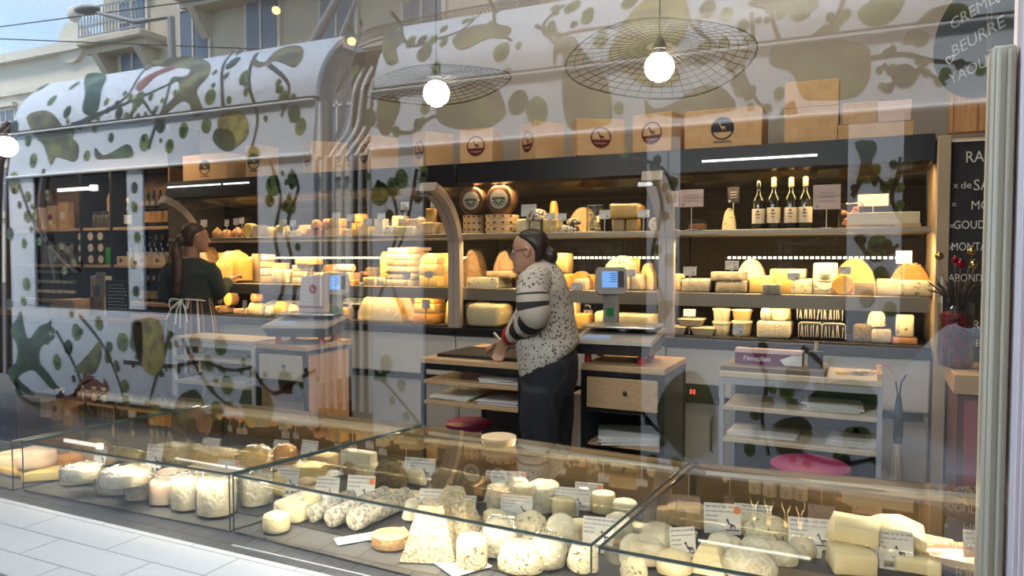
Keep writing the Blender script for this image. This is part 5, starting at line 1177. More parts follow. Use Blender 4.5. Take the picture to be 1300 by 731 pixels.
# --- middle case
vc('button', 318, 645, 34, 36, 'bloom', 'pale wrapped drum just right of the case divider', film=True)
cheese('brick', .23, .055, .05, 'bloom', 'long white brick-shaped log at the front by the case divider', (-1.53, 1.735, ZD+.001), rz=88)
for k, (px, py, w_) in enumerate(((344, 680, 30), (369, 666, 28), (388, 652, 26))):
    vc('wheel', px, py, w_, 19, 'cream', 'small round cream cheese with dried flower topping, %s of three' % ('nearest the divider, first', 'middle one', 'furthest back')[k])
for k, (px, py, L_) in enumerate(((424, 660, 100), (446, 668, 96), (476, 673, 92))):
    xe, ye = PG((391, 415, 445)[k], (672, 679, 683)[k], ZD+.001); cheese('log', .245, .06, (.052, .056, .060)[k], 'ash', 'ash-speckled goat log, %s of three lying parallel' % ('first', 'middle', 'last, nearest the little tart')[k], (xe, ye+.135, ZD+.003), rz=86)
vc('wheel', 491, 700, 42, 14, 'tanr', 'small brown tart-like cheese tied with straw in front of the ash logs', rind='brownr')
b = B(); x, y = PG(491, 694, ZD+.03); 
vc('pyr', 545, 712, 60, 58, 'wrinkle', 'large wrinkled goat pyramid at the front, left one', rz=20)
vc('pyr', 578, 700, 52, 50, 'wrinkle', 'large wrinkled goat pyramid at the front, right one', rz=8)
vc('pyr', 572, 676, 40, 44, 'wrinkle', 'smaller flat-topped goat pyramid behind the two large ones', rz=14)
vc('button', 597, 727, 34, 34, 'speck', 'herb flecked white drum at the front beside the pyramids')
vc('mound', 632, 712, 46, 40, 'bloom', 'film-wrapped white round beside the flecked drum', film=True)
vc('mound', 661, 731, 56, 30, 'speck', 'flecked white dome at the front edge under the glass edge')
vc('mound', 672, 700, 46, 36, 'speck', 'broad flecked white round in the middle of the goat case')
vc('mound', 712, 705, 38, 38, 'bloom', 'plain white round right of the broad flecked one')
vc('mound', 694, 728, 44, 36, 'bloom', 'white wrapped round in front of the plain white one', film=True)
vc('button', 736, 694, 22, 24, 'cream', 'small cream drum partly behind a price card')
vc('mound', 786, 694, 32, 30, 'fresh', 'smooth white ball by the right divider of the goat case')
vc('mound', 741, 731, 36, 28, 'speck', 'grey speckled round at the front near the divider')
vc('mound', 640, 690, 26, 26, 'bloom', 'white round tucked behind the wrapped one')
for k, (px, py, w_, h_) in enumerate(((520, 664, 22, 22), (626, 676, 24, 18), (630, 655, 24, 30), (648, 640, 22, 26), (664, 652, 22, 28), (690, 654, 26, 28), (660, 612, 28, 22), (690, 618, 34, 22), (722, 628, 24, 18), (742, 652, 24, 24), (767, 628, 26, 22), (795, 630, 26, 16), (610, 640, 24, 20), (716, 660, 26, 20))):
    vc('button' if k % 3 else 'cone', px, py, w_, h_, ('fresh', 'cream', 'bloom')[k % 3], ('little round goat cheese between ash logs and the left pyramid', 'small tan-topped button right of the small pyramid', 'tall goat button left of the twin upright buttons', 'goat button behind the tall one', 'upright fluted goat button, left twin', 'upright fluted goat button, right twin', 'white wrapped cube-like button at the back', 'broad flat-topped white button at the back', 'small white button behind a price card at the back', 'goat button over the plain white round', 'rounded white button at the back near the divider', 'low white button at the back nearest the divider', 'goat button beside the herb coated log', 'goat button between the twins and the smooth ball')[k])
vc('mound', 492, 626, 36, 34, 'herb', 'dark herb-coated round in the middle of the goat case')
vc('log', 583, 636, 66, 28, 'herb', 'dark herb-coated log right of the herb-coated round', dp=32, rz=-8)
for k, (px, py, w_, h_) in enumerate(((505, 640, 54, 9), (535, 652, 60, 9), (560, 640, 52, 8))): vc('slab', px, py, w_, h_, 'greyr' if k == 1 else 'cream', 'thin flat cheese slab before the herb-coated pieces, %s of three' % ('first', 'middle', 'third')[k], rz=14, dp=26)
vc('block', 452, 604, 40, 26, 'bloom', 'white upright block at the back of the goat case near the divider', dp=16)
vc('wedge', 388, 610, 34, 13, 'yellow', 'yellow wedge beside the divider behind a price card')
vc('block', 384, 632, 22, 16, 'tanr', 'small tan cube behind the topped cream rounds')
vc('brick', 350, 630, 30, 20, 'yellow', 'small yellow brick behind the long white log')
vc('block', 617, 604, 18, 12, 'yellow', 'tiny butter cube at the back of the goat case')
vc('brick', 520, 594, 34, 16, 'cream', 'cream block at the far back of the goat case', dp=20)
vc('brick', 470, 590, 30, 14, 'cream', 'second cream block at the far back beside the divider', dp=20)
tag(flat_box('deli_plate', 'plate', 'white rectangular plate beneath the ash logs', *PG(470, 686, ZD), ZD+.0004, .05, .20, .004, M['paper'], rz=-38), 'white rectangular plate beneath the ash logs', 'plate')
flat_box('deli_plate', 'plate', 'white rectangular plate beside the divider at the back', *PG(385, 600, ZD), ZD+.0004, .3, .12, .004, M['paper'], rz=-10)
flat_box('deli_plate', 'plate', 'white rectangular plate under the goat pyramids', *PG(584, 722, ZD), ZD+.0004, .12, .11, .004, M['paper'], rz=-30)
# --- right case
for k, (px, py, w_, h_, up) in enumerate(((868, 668, 25, 22, 0), (848, 668, 20, 16, 0), (890, 668, 20, 18, 0), (884, 650, 25, 24, 0), (860, 652, 20, 20, 0))):
    vc('button', px, py, w_, h_, 'tanr', 'small tan crusted goat round, %s' % ('front middle of the little heap', 'front left of the little heap', 'front right of the little heap beside a card', 'tallest at the back of the little heap', 'back left of the little heap')[k])
vc('slab', 845, 684, 70, 6, 'cream', 'flat board-like cream cheese under the little tan heap', dp=20)
vc('mound', 838, 712, 40, 34, 'fresh', 'smooth cream mozzarella ball behind the left price card')
vc('mound', 818, 722, 52, 28, 'fresh', 'wide smooth cream ball at the front of the right case')
vc('mound', 808, 742, 30, 24, 'speck', 'flecked cheese at the bottom edge by the divider')
vc('pyr', 905, 731, 40, 28, 'cream', 'cream block shaped pyramid at the front, right case')
vc('mound', 860, 735, 40, 22, 'cream', 'cream round at the front edge beneath a price card')
for k, (px, py, w_, h_) in enumerate(((968, 676, 46, 24), (954, 688, 30, 22), (980, 699, 50, 30), (972, 716, 46, 22), (958, 740, 60, 26), (925, 716, 40, 24), (1000, 722, 34, 20), (1025, 712, 30, 22))):
    vc('mound', px, py, w_, h_, 'speck' if k < 3 else 'bloom', ('herb-topped white round under the clipped price card', 'smaller herb-topped white round left in the group', 'broad herb-topped white round in front of two others', 'plain white round before the broad herb-topped one', 'wide white dome at the bottom edge of the right case', 'white round half covered by glare left of the herb group', 'small white round beside the tilted price card', 'small cream round under the tilted price card')[k])
for k, (px, py, w_, h_, kd, rz, up) in enumerate(((1098, 706, 52, 22, 'wedge', 10, 0), (1095, 690, 50, 18, 'slab', -5, 1), (1152, 700, 60, 18, 'slab', 8, 0), (1146, 688, 60, 20, 'peak', 0, 1), (1194, 710, 60, 20, 'wedge', -12, 0), (1176, 731, 44, 16, 'brick', 0, 0), (1090, 731, 44, 22, 'slab', 15, 0), (1130, 722, 40, 16, 'wedge', 0, 0))):
    vc(kd, px, py, w_, h_, 'cream', ('broken white cheese piece, lowest of the left pile', 'broken white cheese slab on top of the left pile', 'broad white cheese slab beneath the peaked chunk', 'peaked chunk of white cheese, highest in the right case', 'long white cheese wedge pointing to the window upright', 'white cheese brick beside the rosy glazed tray', 'white cheese slab at the bottom edge under the left pile', 'thin white cheese wedge between two price cards')[k], rz=rz, up=bool(up))
tr = thing('pate_dish', 'rosy glazed pate in a long glass dish by the window upright', 'dish', (*PG(1262, 735, ZD), ZD+.001), R(6))
b = B(); lathe(b, [(.13, 0), (.15, .01), (.17, .05), (.165, .052), (.145, .014)], 32)
for v in b.verts: v.co.y *= .55
obj('dish', b, M['jarglass'], tr)
b = B(); lathe(b, [(.12, .012), (.148, .03), (.14, .045), (.06, .05)], 28)
for v in b.verts: v.co.y *= .53
rough(b, .006, 25, 4, flatbase=False); obj('pate', b, mat('rosy_pate', (.5, .24, .13), .3, col2=(.62, .38, .22), scale=22, coat=.4), tr)
vc('block', 1258, 704, 40, 10, 'fresh', 'small white slice supporting the price card by the window upright', dp=20)
# dark decorative greenery strip at the rear of the right case
b = B(); r2 = random.Random(11)
for k in range(150):
    x = r2.uniform(-.36, .62); yy = 2.02+.12*(x+.45)+r2.uniform(-.04, .04); a = r2.uniform(0, 6.28); l = r2.uniform(.01, .03)
    p = Vector((x, yy, ZD+.004+r2.uniform(0, .02))); u = Vector((math.cos(a), math.sin(a), r2.uniform(.0, .6)))*l; v = Vector((-math.sin(a), math.cos(a), .1))*l*.3
    f_ = [b.verts.new(p-v), b.verts.new(p+u), b.verts.new(p+v), b.verts.new(p-u*.3)]; b.faces.new(f_)
for k in range(8): tube(b, [( -.4+.13*k, 2.03+.02*k*.8, ZD+.012), (-.28+.13*k, 2.04+.02*k*.8, ZD+.014)], .004, 5)
gl_ = obj('leaf_garland', b, mat('dark_leaves', (.03, .035, .015), .6), None); tag(gl_, 'dark leafy garland lying along the back of the right case', 'garland')
# jars and packets at the back of the cases
for k, (px, py, w_, h_, mm, lb) in enumerate(((1000, 622, 22, 34, 'waxbrown', 'dark maroon jar behind the right case, left one'), (1022, 626, 22, 34, 'waxbrown', 'dark maroon jar behind the right case, right one'))):
    x, y = PG(px, py, ZG); c = thing('maroon_jar', lb, 'jar', (x, y+.35, .6)); s = .0028
    b = B(); lathe(b, [(.035, 0), (.042, .01), (.042, .1), (.03, .115)], 18); obj('jar', b, mat('maroon_glass', (.13, .015, .03), .2), c)
    b = B(); lathe(b, [(.034, .112), (.036, .115), (.036, .135), (.03, .138)], 18); obj('lid', b, mat('rose_lid', (.45, .2, .14), .4), c)
bs = thing('back_shelf', 'low dark ledge behind the display cases carrying maroon jars', 'shelf', (0, 0, 0))
b = B(); bx(b, -.6, .9, 2.45, 2.75, .56, .599, bev=.003); obj('ledge', b, M['wooddark'], bs)
for x in (-.55, .85): b = B(); bx(b, x-.02, x+.02, 2.5, 2.7, 0, .56); obj('leg', b, M['black'], bs)
for k, (px, lb, mm, w_, h_) in enumerate(((1045, 'pinkish card box on the dark ledge beside the maroon jars', 'pinkcard', .10, .12), (1105, 'long pale wooden box on the dark ledge behind the cases', 'wood', .24, .06), (935, 'small white box on the dark ledge left of the maroon jars', 'paper', .05, .07))):
    x = PX(px, 2.6); b = B(); bx(b, -w_/2, w_/2, -.04, .04, 0, h_, bev=.003); tag(obj('small_box', b, M[mm], None, (x, 2.6, .6)), lb, 'box')
for c_ in [o for o in COL.objects if o.name.startswith('maroon_jar')]: c_.location.y = 2.6; c_.location.z = .5995; 
for c_, px in zip([o for o in COL.objects if o.name.startswith('maroon_jar')], (1002, 1024)): c_.location.x = PX(px, 2.6)
# round box lying near the stool at the back of the goat case
x, y = PG(630, 600, ZD); c = thing('round_cheese_box', 'pale round wooden box on the back rail of the goat case', 'box', (PX(633, 2.12), 2.12, ZG+.0006))
b = B(); lathe(b, [(.052, 0), (.054, .004), (.054, .016), (.05, .018)], 28); obj('box', b, M['tanr'], c); b = B(); lathe(b, [(.056, .014), (.057, .016), (.057, .026), (.05, .028)], 28); obj('lid', b, mat('box_lid_wood', (.66, .48, .28), .6), c)
# price cards in the cases
for px, py, w_, h_, lb, dot, rz, roll in ((189, 604, 22, 30, 'tall price card in the drum case over the rosy drum', 0, 15, 0), (284, 614, 32, 20, 'wide price card in the drum case beside the divider', 1, 10, 0), (262, 585, 28, 20, 'price card at the back of the drum case before the long yellow block', 0, 5, 0), (352, 588, 22, 20, 'price card at the back of the drum case beside the shiny balls', 0, 10, 0), (120, 598, 22, 22, 'price card at the back over the larger wrapped pair', 0, 0, 0), (388, 588, 26, 24, 'price card at the far back near the case divider rail', 0, 0, 0),
    (361, 634, 28, 28, 'price card over the topped cream rounds', 0, 14, 0), (411, 648, 32, 30, 'price card left in the row above the ash logs', 0, 14, 4), (454, 650, 38, 34, 'price card with orange seal above the ash logs', 1, 14, 2), (530, 618, 42, 26, 'price card standing before the herb-coated log', 0, 12, 3), (547, 668, 36, 34, 'price card with orange seal behind the large left pyramid', 1, 16, 4), (584, 672, 38, 30, 'price card with goat mark over the right pyramid', 0, 12, 4), (634, 638, 40, 28, 'blank-faced price card by the goat buttons', 0, 10, 3), (650, 606, 34, 24, 'price card with orange seal at the back over the wrapped cube', 1, 16, 8), (655, 668, 42, 26, 'price card lying back among the goat buttons', 0, 10, 10), (748, 620, 36, 24, 'price card with orange seal at the back near the right divider', 1, 10, 6), (726, 658, 48, 26, 'wide price card in front of the fluted twins', 0, 10, 4), (760, 706, 40, 34, 'large price card over the smooth white ball', 0, 8, 0),
    (960, 650, 46, 28, 'price card on a white clip at the back of the right case', 0, 10, 0), (921, 692, 46, 38, 'tilted price card with orange seal beside the tan heap', 1, 14, 14), (872, 724, 34, 38, 'turned-away price card over the cream balls', 0, 34, 8), (1036, 712, 56, 38, 'tilted price card with goat mark before the dark garland', 0, 10, 10), (1094, 672, 52, 26, 'price card behind the peaked white chunk', 0, 8, 4), (1136, 728, 58, 38, 'price card nearest the viewer in the right case, before broken cheese', 0, 8, 3), (1265, 706, 56, 38, 'large price card beside the window upright', 0, 8, 6)):
    vcard(px, py, w_, h_, lb, bool(dot), rz, roll=roll)
# ============================================================ people
def ell(c, rx, ry, n=20, tilt=0, yaw=0):
    u = Vector((math.cos(yaw), math.sin(yaw), 0)); v = Vector((-math.sin(yaw), math.cos(yaw), 0)); u = Vector((u.x*math.cos(tilt), u.y*math.cos(tilt), math.sin(tilt)))
    return [Vector(c)+u*(rx*math.cos(2*PI*k/n))+v*(ry*math.sin(2*PI*k/n)) for k in range(n)]
def hand(bm, wrist, direction, palm_n, s=1.0, curl=.5):
    """palm, four unequal bent fingers and a thumb leaving the side of the palm"""
    w = Vector(wrist); d = Vector(direction).normalized(); n = Vector(palm_n); n = (n-d*n.dot(d)).normalized(); sd = d.cross(n).normalized()
    pr = []
    for t, a, b2 in ((-.01, .026, .021), (.015, .033, .018), (.05, .040, .016), (.082, .040, .013), (.092, .034, .010)):
        c = w+d*t*s; pr.append([c+sd*(a*s*math.cos(2*PI*k/12))+n*(b2*s*math.sin(2*PI*k/12)) for k in range(12)])
    loft(bm, pr)
    for i, (o, L) in enumerate(((-.030, .066), (-.010, .078), (.010, .073), (.029, .057))):
        p = w+d*.082*s+sd*o*s; pts = [p]; ang = 0
        for k, seg in enumerate((.42, .33, .25)):
            ang += curl*(.7+.3*k); pts.append(pts[-1]+(d*math.cos(ang)-n*math.sin(ang))*L*seg*s)
        tube(bm, [pts[0]]+[pts[0].lerp(pts[1], .5)]+pts[1:], [.0095*s, .0092*s, .0092*s, .0082*s, .006*s], 8)
    p = w+d*.028*s-sd*.030*s; q = p+(d*.6-sd*.75-n*.2).normalized()*.036*s; r = q+(d*.9-sd*.2-n*.3).normalized()*.03*s; e = r+(d*.95-n*.3).normalized()*.018*s
    tube(bm, [p, q, r, e], [.013*s, .0115*s, .0095*s, .0065*s], 8)
def head(bm, c, face, s=1.0, ear=True):
    """skull, jaw, nose, brow, lips, ears; face = forward direction"""
    c = Vector(c); f = Vector(face).normalized(); up = Vector((0, 0, 1)); sd = f.cross(up).normalized()
    def P(a, b2, z): return c+f*a*s+sd*b2*s+up*z*s
    rings = []
    for z, fa, ba, wd in ((-.118, .052, -.005, .020), (-.108, .075, .0, .034), (-.09, .083, -.035, .046), (-.065, .086, -.065, .058), (-.03, .086, -.085, .066), (0, .087, -.096, .071), (.035, .09, -.1, .075), (.065, .084, -.095, .072), (.09, .066, -.08, .060), (.108, .038, -.052, .040), (.116, .01, -.02, .015)):
        m = (fa+ba)/2; r = (fa-ba)/2; rings.append([P(m+r*math.cos(2*PI*k/24), wd*math.sin(2*PI*k/24), z) for k in range(24)])
    loft(bm, rings)
    tube(bm, [P(.084, 0, .018), P(.094, 0, -.004), P(.108, 0, -.022), P(.090, 0, -.034)], [.008*s, .011*s, .014*s, .010*s], 8)
    ball(bm, P(.078, 0, .028), .018*s, .045*s, .010*s, 10) if abs(f.x) > .5 else ball(bm, P(.076, 0, .028), .045*s, .018*s, .010*s, 10)
    for k, z in enumerate((-.055, -.066)): tube(bm, [P(.072, -.022, z), P(.086, 0, z), P(.072, .022, z)], [.005*s, .009*s, .005*s], 8)
    tube(bm, [P(.07, -.012, -.1), P(.08, 0, -.098), P(.07, .012, -.1)], .016*s, 8)
    for sg in (-1, 1):
        pts = [P(-.012, sg*.073, -.03), P(-.022, sg*.082, -.008), P(-.02, sg*.085, .012), P(-.004, sg*.078, .022), P(.004, sg*.073, .004), P(-.002, sg*.073, -.02)]
        tube(bm, pts, .007*s, 6)
    return P
# --- woman at the counter: local x = to her picture right, y = away, z = up
s1 = .00421; w1x = PX(690, 3.63); W1 = thing('person', 'woman in a floral jacket with striped sleeves and red cuff leaning on the counter', 'person', (w1x, 3.63, 0), YAW)
def L1(px, py, y=0.): return Vector(((px-690)*s1, y, 1.5-(py-HY)*s1))
bm = B()
hc = Vector((-.078, 0, 1.532)); face = Vector((-1, .30, -.06))
P1 = head(bm, hc, face, .98)
tube(bm, [hc+Vector((.035, -.01, -.05)), L1(688, 340), L1(694, 356)], [.055, .056, .075], 14)
loft(bm, [ell(L1(690, 352), .09, .14), ell(L1(690, 385), .125, .17), ell(L1(694, 420), .13, .16), ell(L1(696, 455), .13, .17), ell(L1(694, 480), .12, .17)])
hipn, hipf = L1(690, 468, -.085), L1(700, 468, .085)
tube(bm, [hipn, L1(684, 530, -.09), L1(690, 585, -.09), L1(696, 640, -.09), L1(700, 668, -.09)], [.085, .075, .058, .05, .035], 14)
tube(bm, [hipf, L1(706, 530, .09), L1(704, 585, .09), L1(712, 640, .09), L1(716, 668, .09)], [.085, .075, .058, .05, .035], 14)
sh = L1(676, 358, -.19); el = L1(676, 402, -.20); wr_ = L1(645, 431, .10); el2 = L1(670, 400, .2); wr2 = L1(640, 440, .2)
tube(bm, [sh, el, wr_, L1(641, 435, .13)], [.05, .042, .029, .024], 12)
tube(bm, [L1(684, 358, .17), el2, wr2], [.05, .042, .026], 12)
hand(bm, L1(641, 435, .13), Vector((-.25, .25, -.75)), Vector((.5, .8, .25)), .93, .42)
hand(bm, L1(640, 440, .2), Vector((-.7, .4, -.25)), Vector((0, 0, 1)), .93, .4)
body = obj('body', bm, M['skin'], W1); remesh(body, .0055, 3)
# eyes, brows and glasses
bm = B()
for sg in (-1, 1): ball(bm, P1(.078, sg*.031, .006), .010, .010, .008, 10)
obj('eyes', bm, mat('eye_white', (.75, .72, .7), .25), W1)
bm = B()
for sg in (-1, 1):
    ball(bm, P1(.086, sg*.031, .006), .005, .005, .005, 8); tube(bm, [P1(.083, sg*.014, .030), P1(.088, sg*.032, .036), P1(.076, sg*.052, .029)], .0035, 5)
obj('brows', bm, M['hair'], W1)
bm = B()
for sg in (-1, 1):
    pts = [P1(.100-abs(math.sin(a))*0, sg*(.033+.024*math.cos(a)), .003+.019*math.sin(a)) for a in [2*PI*k/18 for k in range(19)]]; tube(bm, pts, .0022, 5)
    tube(bm, [P1(.100, sg*.057, .008), P1(.05, sg*.078, .010), P1(-.01, sg*.083, .014)], .0022, 5)
tube(bm, [P1(.100, -.01, .006), P1(.102, .01, .006)], .002, 5); obj('glasses', bm, M['black'], W1)
# hair pulled back into a bun
bm = B(); f_ = face.normalized()
hp = []
for z, fa, ba, wd in ((-.06, -.035, -.080, .052), (-.03, -.034, -.098, .064), (.0, -.032, -.108, .074), (.03, .0, -.112, .078), (.05, .035, -.112, .079), (.072, .066, -.105, .077), (.095, .062, -.094, .067), (.113, .040, -.068, .047), (.124, .01, -.03, .018)):
    m = (fa+ba)/2; r = (fa-ba)/2; hp.append([P1(m+r*math.cos(2*PI*k/24), wd*math.sin(2*PI*k/24), z) for k in range(24)])
loft(bm, hp); tube(bm, [P1(-.09, 0, -.0), P1(-.12, 0, -.02)], [.04, .035], 12); ball(bm, P1(-.125, 0, -.03), .036, .040, .046, 16)
hr = obj('hair', bm, M['hair'], W1); remesh(hr, .006, 3)
# jacket
floral, t, o = nt('floral_jacket'); p = N(t, 'ShaderNodeBsdfPrincipled'); p.inputs['Roughness'].default_value = .9; p.inputs['Specular IOR Level'].default_value = .15
tc = N(t, 'ShaderNodeTexCoord'); vo = N(t, 'ShaderNodeTexVoronoi'); vo.inputs['Scale'].default_value = 62; nz = N(t, 'ShaderNodeTexNoise'); nz.inputs['Scale'].default_value = 60
t.links.new(tc.outputs['Object'], vo.inputs['Vector']); t.links.new(tc.outputs['Object'], nz.inputs['Vector'])
ad = N(t, 'ShaderNodeMath', operation='MULTIPLY_ADD'); t.links.new(nz.outputs['Fac'], ad.inputs[0]); ad.inputs[1].default_value = .9; t.links.new(vo.outputs['Distance'], ad.inputs[2])
cr = N(t, 'ShaderNodeValToRGB'); e = cr.color_ramp.elements; e[0].position = .66; e[0].color = (.10, .07, .05, 1); e[1].position = .80; e[1].color = (.56, .52, .46, 1)
e2 = cr.color_ramp.elements.new(.74); e2.color = (.26, .19, .12, 1)
t.links.new(ad.outputs[0], cr.inputs[0]); t.links.new(cr.outputs[0], p.inputs['Base Color']); t.links.new(p.outputs[0], o.inputs[0])
bm = B()
def JR(px0, px1, py0, py1, ry, y=0):
    c0, c1 = L1(px0, py0), L1(px1, py1); c = (c0+c1)/2+Vector((0, y, 0)); u = (c1-c0)/2
    return [c+u*math.cos(2*PI*k/28)+Vector((0, 1, 0))*ry*math.sin(2*PI*k/28) for k in range(28)]
jr = [JR(672, 704, 334, 332, .062), JR(668, 709, 341, 339, .095), JR(660, 716, 352, 348, .165), JR(657, 722, 368, 364, .195), JR(655, 727, 390, 384, .185), JR(655, 731, 412, 405, .18), JR(654, 735, 435, 423, .19), JR(656, 737, 459, 430, .20), JR(659, 735, 478, 436, .195)]
loft(bm, jr)
tube(bm, [L1(683, 350, -.10), L1(676, 357, -.19), L1(674, 372, -.205)], [.075, .085, .085], 18)
tube(bm, [L1(685, 352, .10), L1(684, 358, .17), L1(672, 396, .2), L1(650, 430, .2)], [.07, .08, .068, .05], 16)
jk = obj('jacket', bm, floral, W1); remesh(jk, .009, 3); tx = jk.modifiers.new('d', 'DISPLACE'); tt_ = bpy.data.textures.new('folds', 'CLOUDS'); tt_.noise_scale = .11; tx.texture = tt_; tx.strength = .014; tx.mid_level = .5; apply_mods(jk)
white_k = mat('knit_white', (.62, .56, .47), .9); black_k = mat('knit_black', (.012, .011, .012), .9); grey_k = mat('knit_charcoal', (.045, .04, .042), .9); red_k = mat('knit_red', (.42, .012, .015), .85)
path = smooth_path([L1(674, 364, -.205), L1(675, 384, -.212), L1(676, 399, -.20), L1(662, 415, -.08), L1(648, 428, .06)], 9)
n = len(path); rads = []; mis = []
stops = [(.0, 0, .084), (.06, 2, .085), (.11, 0, .086), (.18, 2, .088), (.30, 0, .088), (.42, 0, .086), (.50, 1, .074), (.60, 0, .069), (.69, 1, .064), (.78, 0, .060), (.87, 3, .057), (1.01, 3, .055)]
for i in range(n):
    t_ = i/(n-1)
    for k in range(len(stops)-1):
        if stops[k][0] <= t_ < stops[k+1][0]:
            u = (t_-stops[k][0])/(stops[k+1][0]-stops[k][0]); rads.append(stops[k][2]*(1-u)+stops[k+1][2]*u); mis.append(stops[k][1]); break
bm = B(); tube(bm, path, rads, 22, mis=mis, flat=.95)
for f in bm.faces:
    pass
bm.normal_update()
for v in bm.verts: v.co += v.normal*noise.noise(v.co*22)*.006
sl = obj('sleeve', bm, [white_k, black_k, grey_k, red_k], W1, ang=60); sl['label'] = 'sleeve with black and cream stripes and red cuff'
# trousers and shoes
navy_t = mat('navy_trousers', (.013, .014, .022), .8, col2=(.02, .021, .032), scale=7, bump=.4, bscale=12)
bm = B(); loft(bm, [JR(661, 732, 442, 440, .185), JR(659, 735, 462, 458, .20), JR(659, 734, 484, 482, .195), JR(663, 728, 500, 500, .18)])
tube(bm, [L1(688, 490, -.09), L1(684, 535, -.095), L1(690, 585, -.095), L1(696, 640, -.095), L1(699, 672, -.095)], [.115, .105, .085, .075, .07], 18)
tube(bm, [L1(704, 490, .09), L1(706, 535, .095), L1(706, 585, .095), L1(713, 640, .095), L1(716, 672, .095)], [.115, .105, .085, .075, .07], 18)
tr_ = obj('trousers', bm, navy_t, W1); remesh(tr_, .011, 4)
bm = B()
for px, yy in ((700, -.095), (717, .095)):
    c0 = L1(px, 683, yy); c0.z = 0
    loft(bm, [[c0+Vector((-.09+.115*math.cos(a)-.0, .04*math.sin(a), z)) if True else 0 for a in [2*PI*k/18 for k in range(18)]] for z in (.0, .02)]+[[c0+Vector((-.07+.09*math.cos(a), .036*math.sin(a), .05)) for a in [2*PI*k/18 for k in range(18)]], [c0+Vector((-.01+.045*math.cos(a), .033*math.sin(a), .09)) for a in [2*PI*k/18 for k in range(18)]]])
obj('shoes', bm, M['black'], W1)
# pen-like steel tool in the hand: a thing of its own
b = B(); a_, e_ = L1(626, 428, .20), L1(645, 447, .12); yaw = Matrix.Rotation(YAW, 4, 'Z'); a_ = yaw @ a_+W1.location; e_ = yaw @ e_+W1.location
cyl(b, (0, 0, 0), e_-a_, .009, seg=12); tag(obj('card_reader_bar', b, M['steel'], None, a_), 'short steel bar tool held under the hand at the counter edge', 'tool')

# --- assistant in dark green blouse and striped apron, seen from behind
W2Y = 4.28; s2 = PD(245, W2Y)/F
W2 = thing('person', 'assistant with dark ponytail, green blouse and striped apron, seen from behind', 'person', (PX(245, W2Y), W2Y, 0), YAW)
def L2(px, py, y=0.): return Vector(((px-245)*s2, y, 1.5-(py-HY)*s2))
bm = B(); hc2 = L2(250, 302); face2 = Vector((1, .7, -.12)); P2 = head(bm, hc2, face2, .98)
tube(bm, [hc2+Vector((-.03, -.02, -.06)), L2(243, 325), L2(242, 336)], [.052, .055, .08], 14)
loft(bm, [ell(L2(242, 336), .13, .09), ell(L2(242, 350), .15, .10), ell(L2(243, 378), .115, .085), ell(L2(244, 400), .15, .11), ell(L2(244, 420), .155, .12)])
for sg, k1 in ((-1, 232), (1, 256)):
    tube(bm, [L2(k1, 415), L2(k1, 455), L2(k1, 490), L2(k1, 535)]+[Vector((L2(k1, 0).x, 0, .06))], [.09, .08, .055, .048, .035], 12)
tube(bm, [L2(217, 342), L2(209, 372, .03), L2(216, 384, .2)], [.045, .036, .026], 10); tube(bm, [L2(267, 342), L2(272, 368, .05), L2(277, 355, .26)], [.045, .036, .026], 10)
hand(bm, L2(216, 384, .2), Vector((.2, .9, 0)), Vector((0, 0, 1)), .9); hand(bm, L2(277, 355, .26), Vector((.35, .8, .3)), Vector((0, 0, 1)), .9, .5)
b2_ = obj('body', bm, M['skin'], W2); remesh(b2_, .007, 3)
bm = B(); hp = []
for z, fa, ba, wd in ((-.08, -.03, -.085, .055), (-.04, -.02, -.105, .07), (.0, -.01, -.115, .079), (.03, .02, -.118, .083), (.055, .07, -.115, .083), (.08, .075, -.105, .077), (.105, .055, -.085, .058), (.122, .02, -.045, .025)):
    m = (fa+ba)/2; r = (fa-ba)/2; hp.append([P2(m+r*math.cos(2*PI*k/24), wd*math.sin(2*PI*k/24), z) for k in range(24)])
loft(bm, hp); ball(bm, P2(-.12, 0, -.03), .045, .045, .045, 12)
tube(bm, smooth_path([P2(-.12, 0, -.03), P2(-.16, -.0, -.10), L2(236, 345, -.13), L2(234, 365, -.14), L2(234, 376, -.13)], 5), [.035]*6+[.045]*8+[.035]*4+[.022]*2+[.012], 12)
h2 = obj('hair', bm, mat('brown_hair', (.05, .025, .018), .4, col2=(.09, .045, .03), scale=50, stretch=(1, 1, .1)), W2); remesh(h2, .008, 3)
blouse = mat('dark_green_blouse', (.028, .042, .034), .85, col2=(.038, .052, .043), scale=5, bump=.5, bscale=10)
bm = B(); loft(bm, [ell(L2(243, 328), .075, .075), ell(L2(242, 335), .17, .11), ell(L2(242, 348), .20, .135), ell(L2(242, 366), .165, .13), ell(L2(244, 382), .145, .12), ell(L2(244, 392), .16, .13)])
tube(bm, [L2(224, 338), L2(215, 350), L2(208, 374, .03), L2(214, 386, .17)], [.075, .082, .075, .05], 14); tube(bm, [L2(262, 338), L2(269, 350), L2(273, 372, .06), L2(277, 359, .22)], [.075, .08, .07, .05], 14)
bl_ = obj('blouse', bm, blouse, W2); remesh(bl_, .011, 3); tx = bl_.modifiers.new('d', 'DISPLACE'); tx.texture = tt_; tx.strength = .03; tx.mid_level = .5; apply_mods(bl_)
bm = B(); rg = []
for py, rx, ry in ((378, .155, .13), (392, .17, .145), (410, .19, .16), (440, .205, .175), (470, .21, .18)):
    rg.append([L2(244, py)+Vector((rx*(1+.03*math.sin(9*a))*math.cos(a), ry*(1+.03*math.sin(9*a))*math.sin(a), 0)) for a in [2*PI*k/60 for k in range(60)]])
vr = loft(bm, rg)
for f in bm.faces:
    if len(f.verts) == 4:
        c = f.calc_center_median()-L2(244, 400); a = int((math.atan2(c.y, c.x)/(2*PI)+.5)*60) % 60; f.material_index = (0, 0, 0, 1, 0, 2)[a % 6]
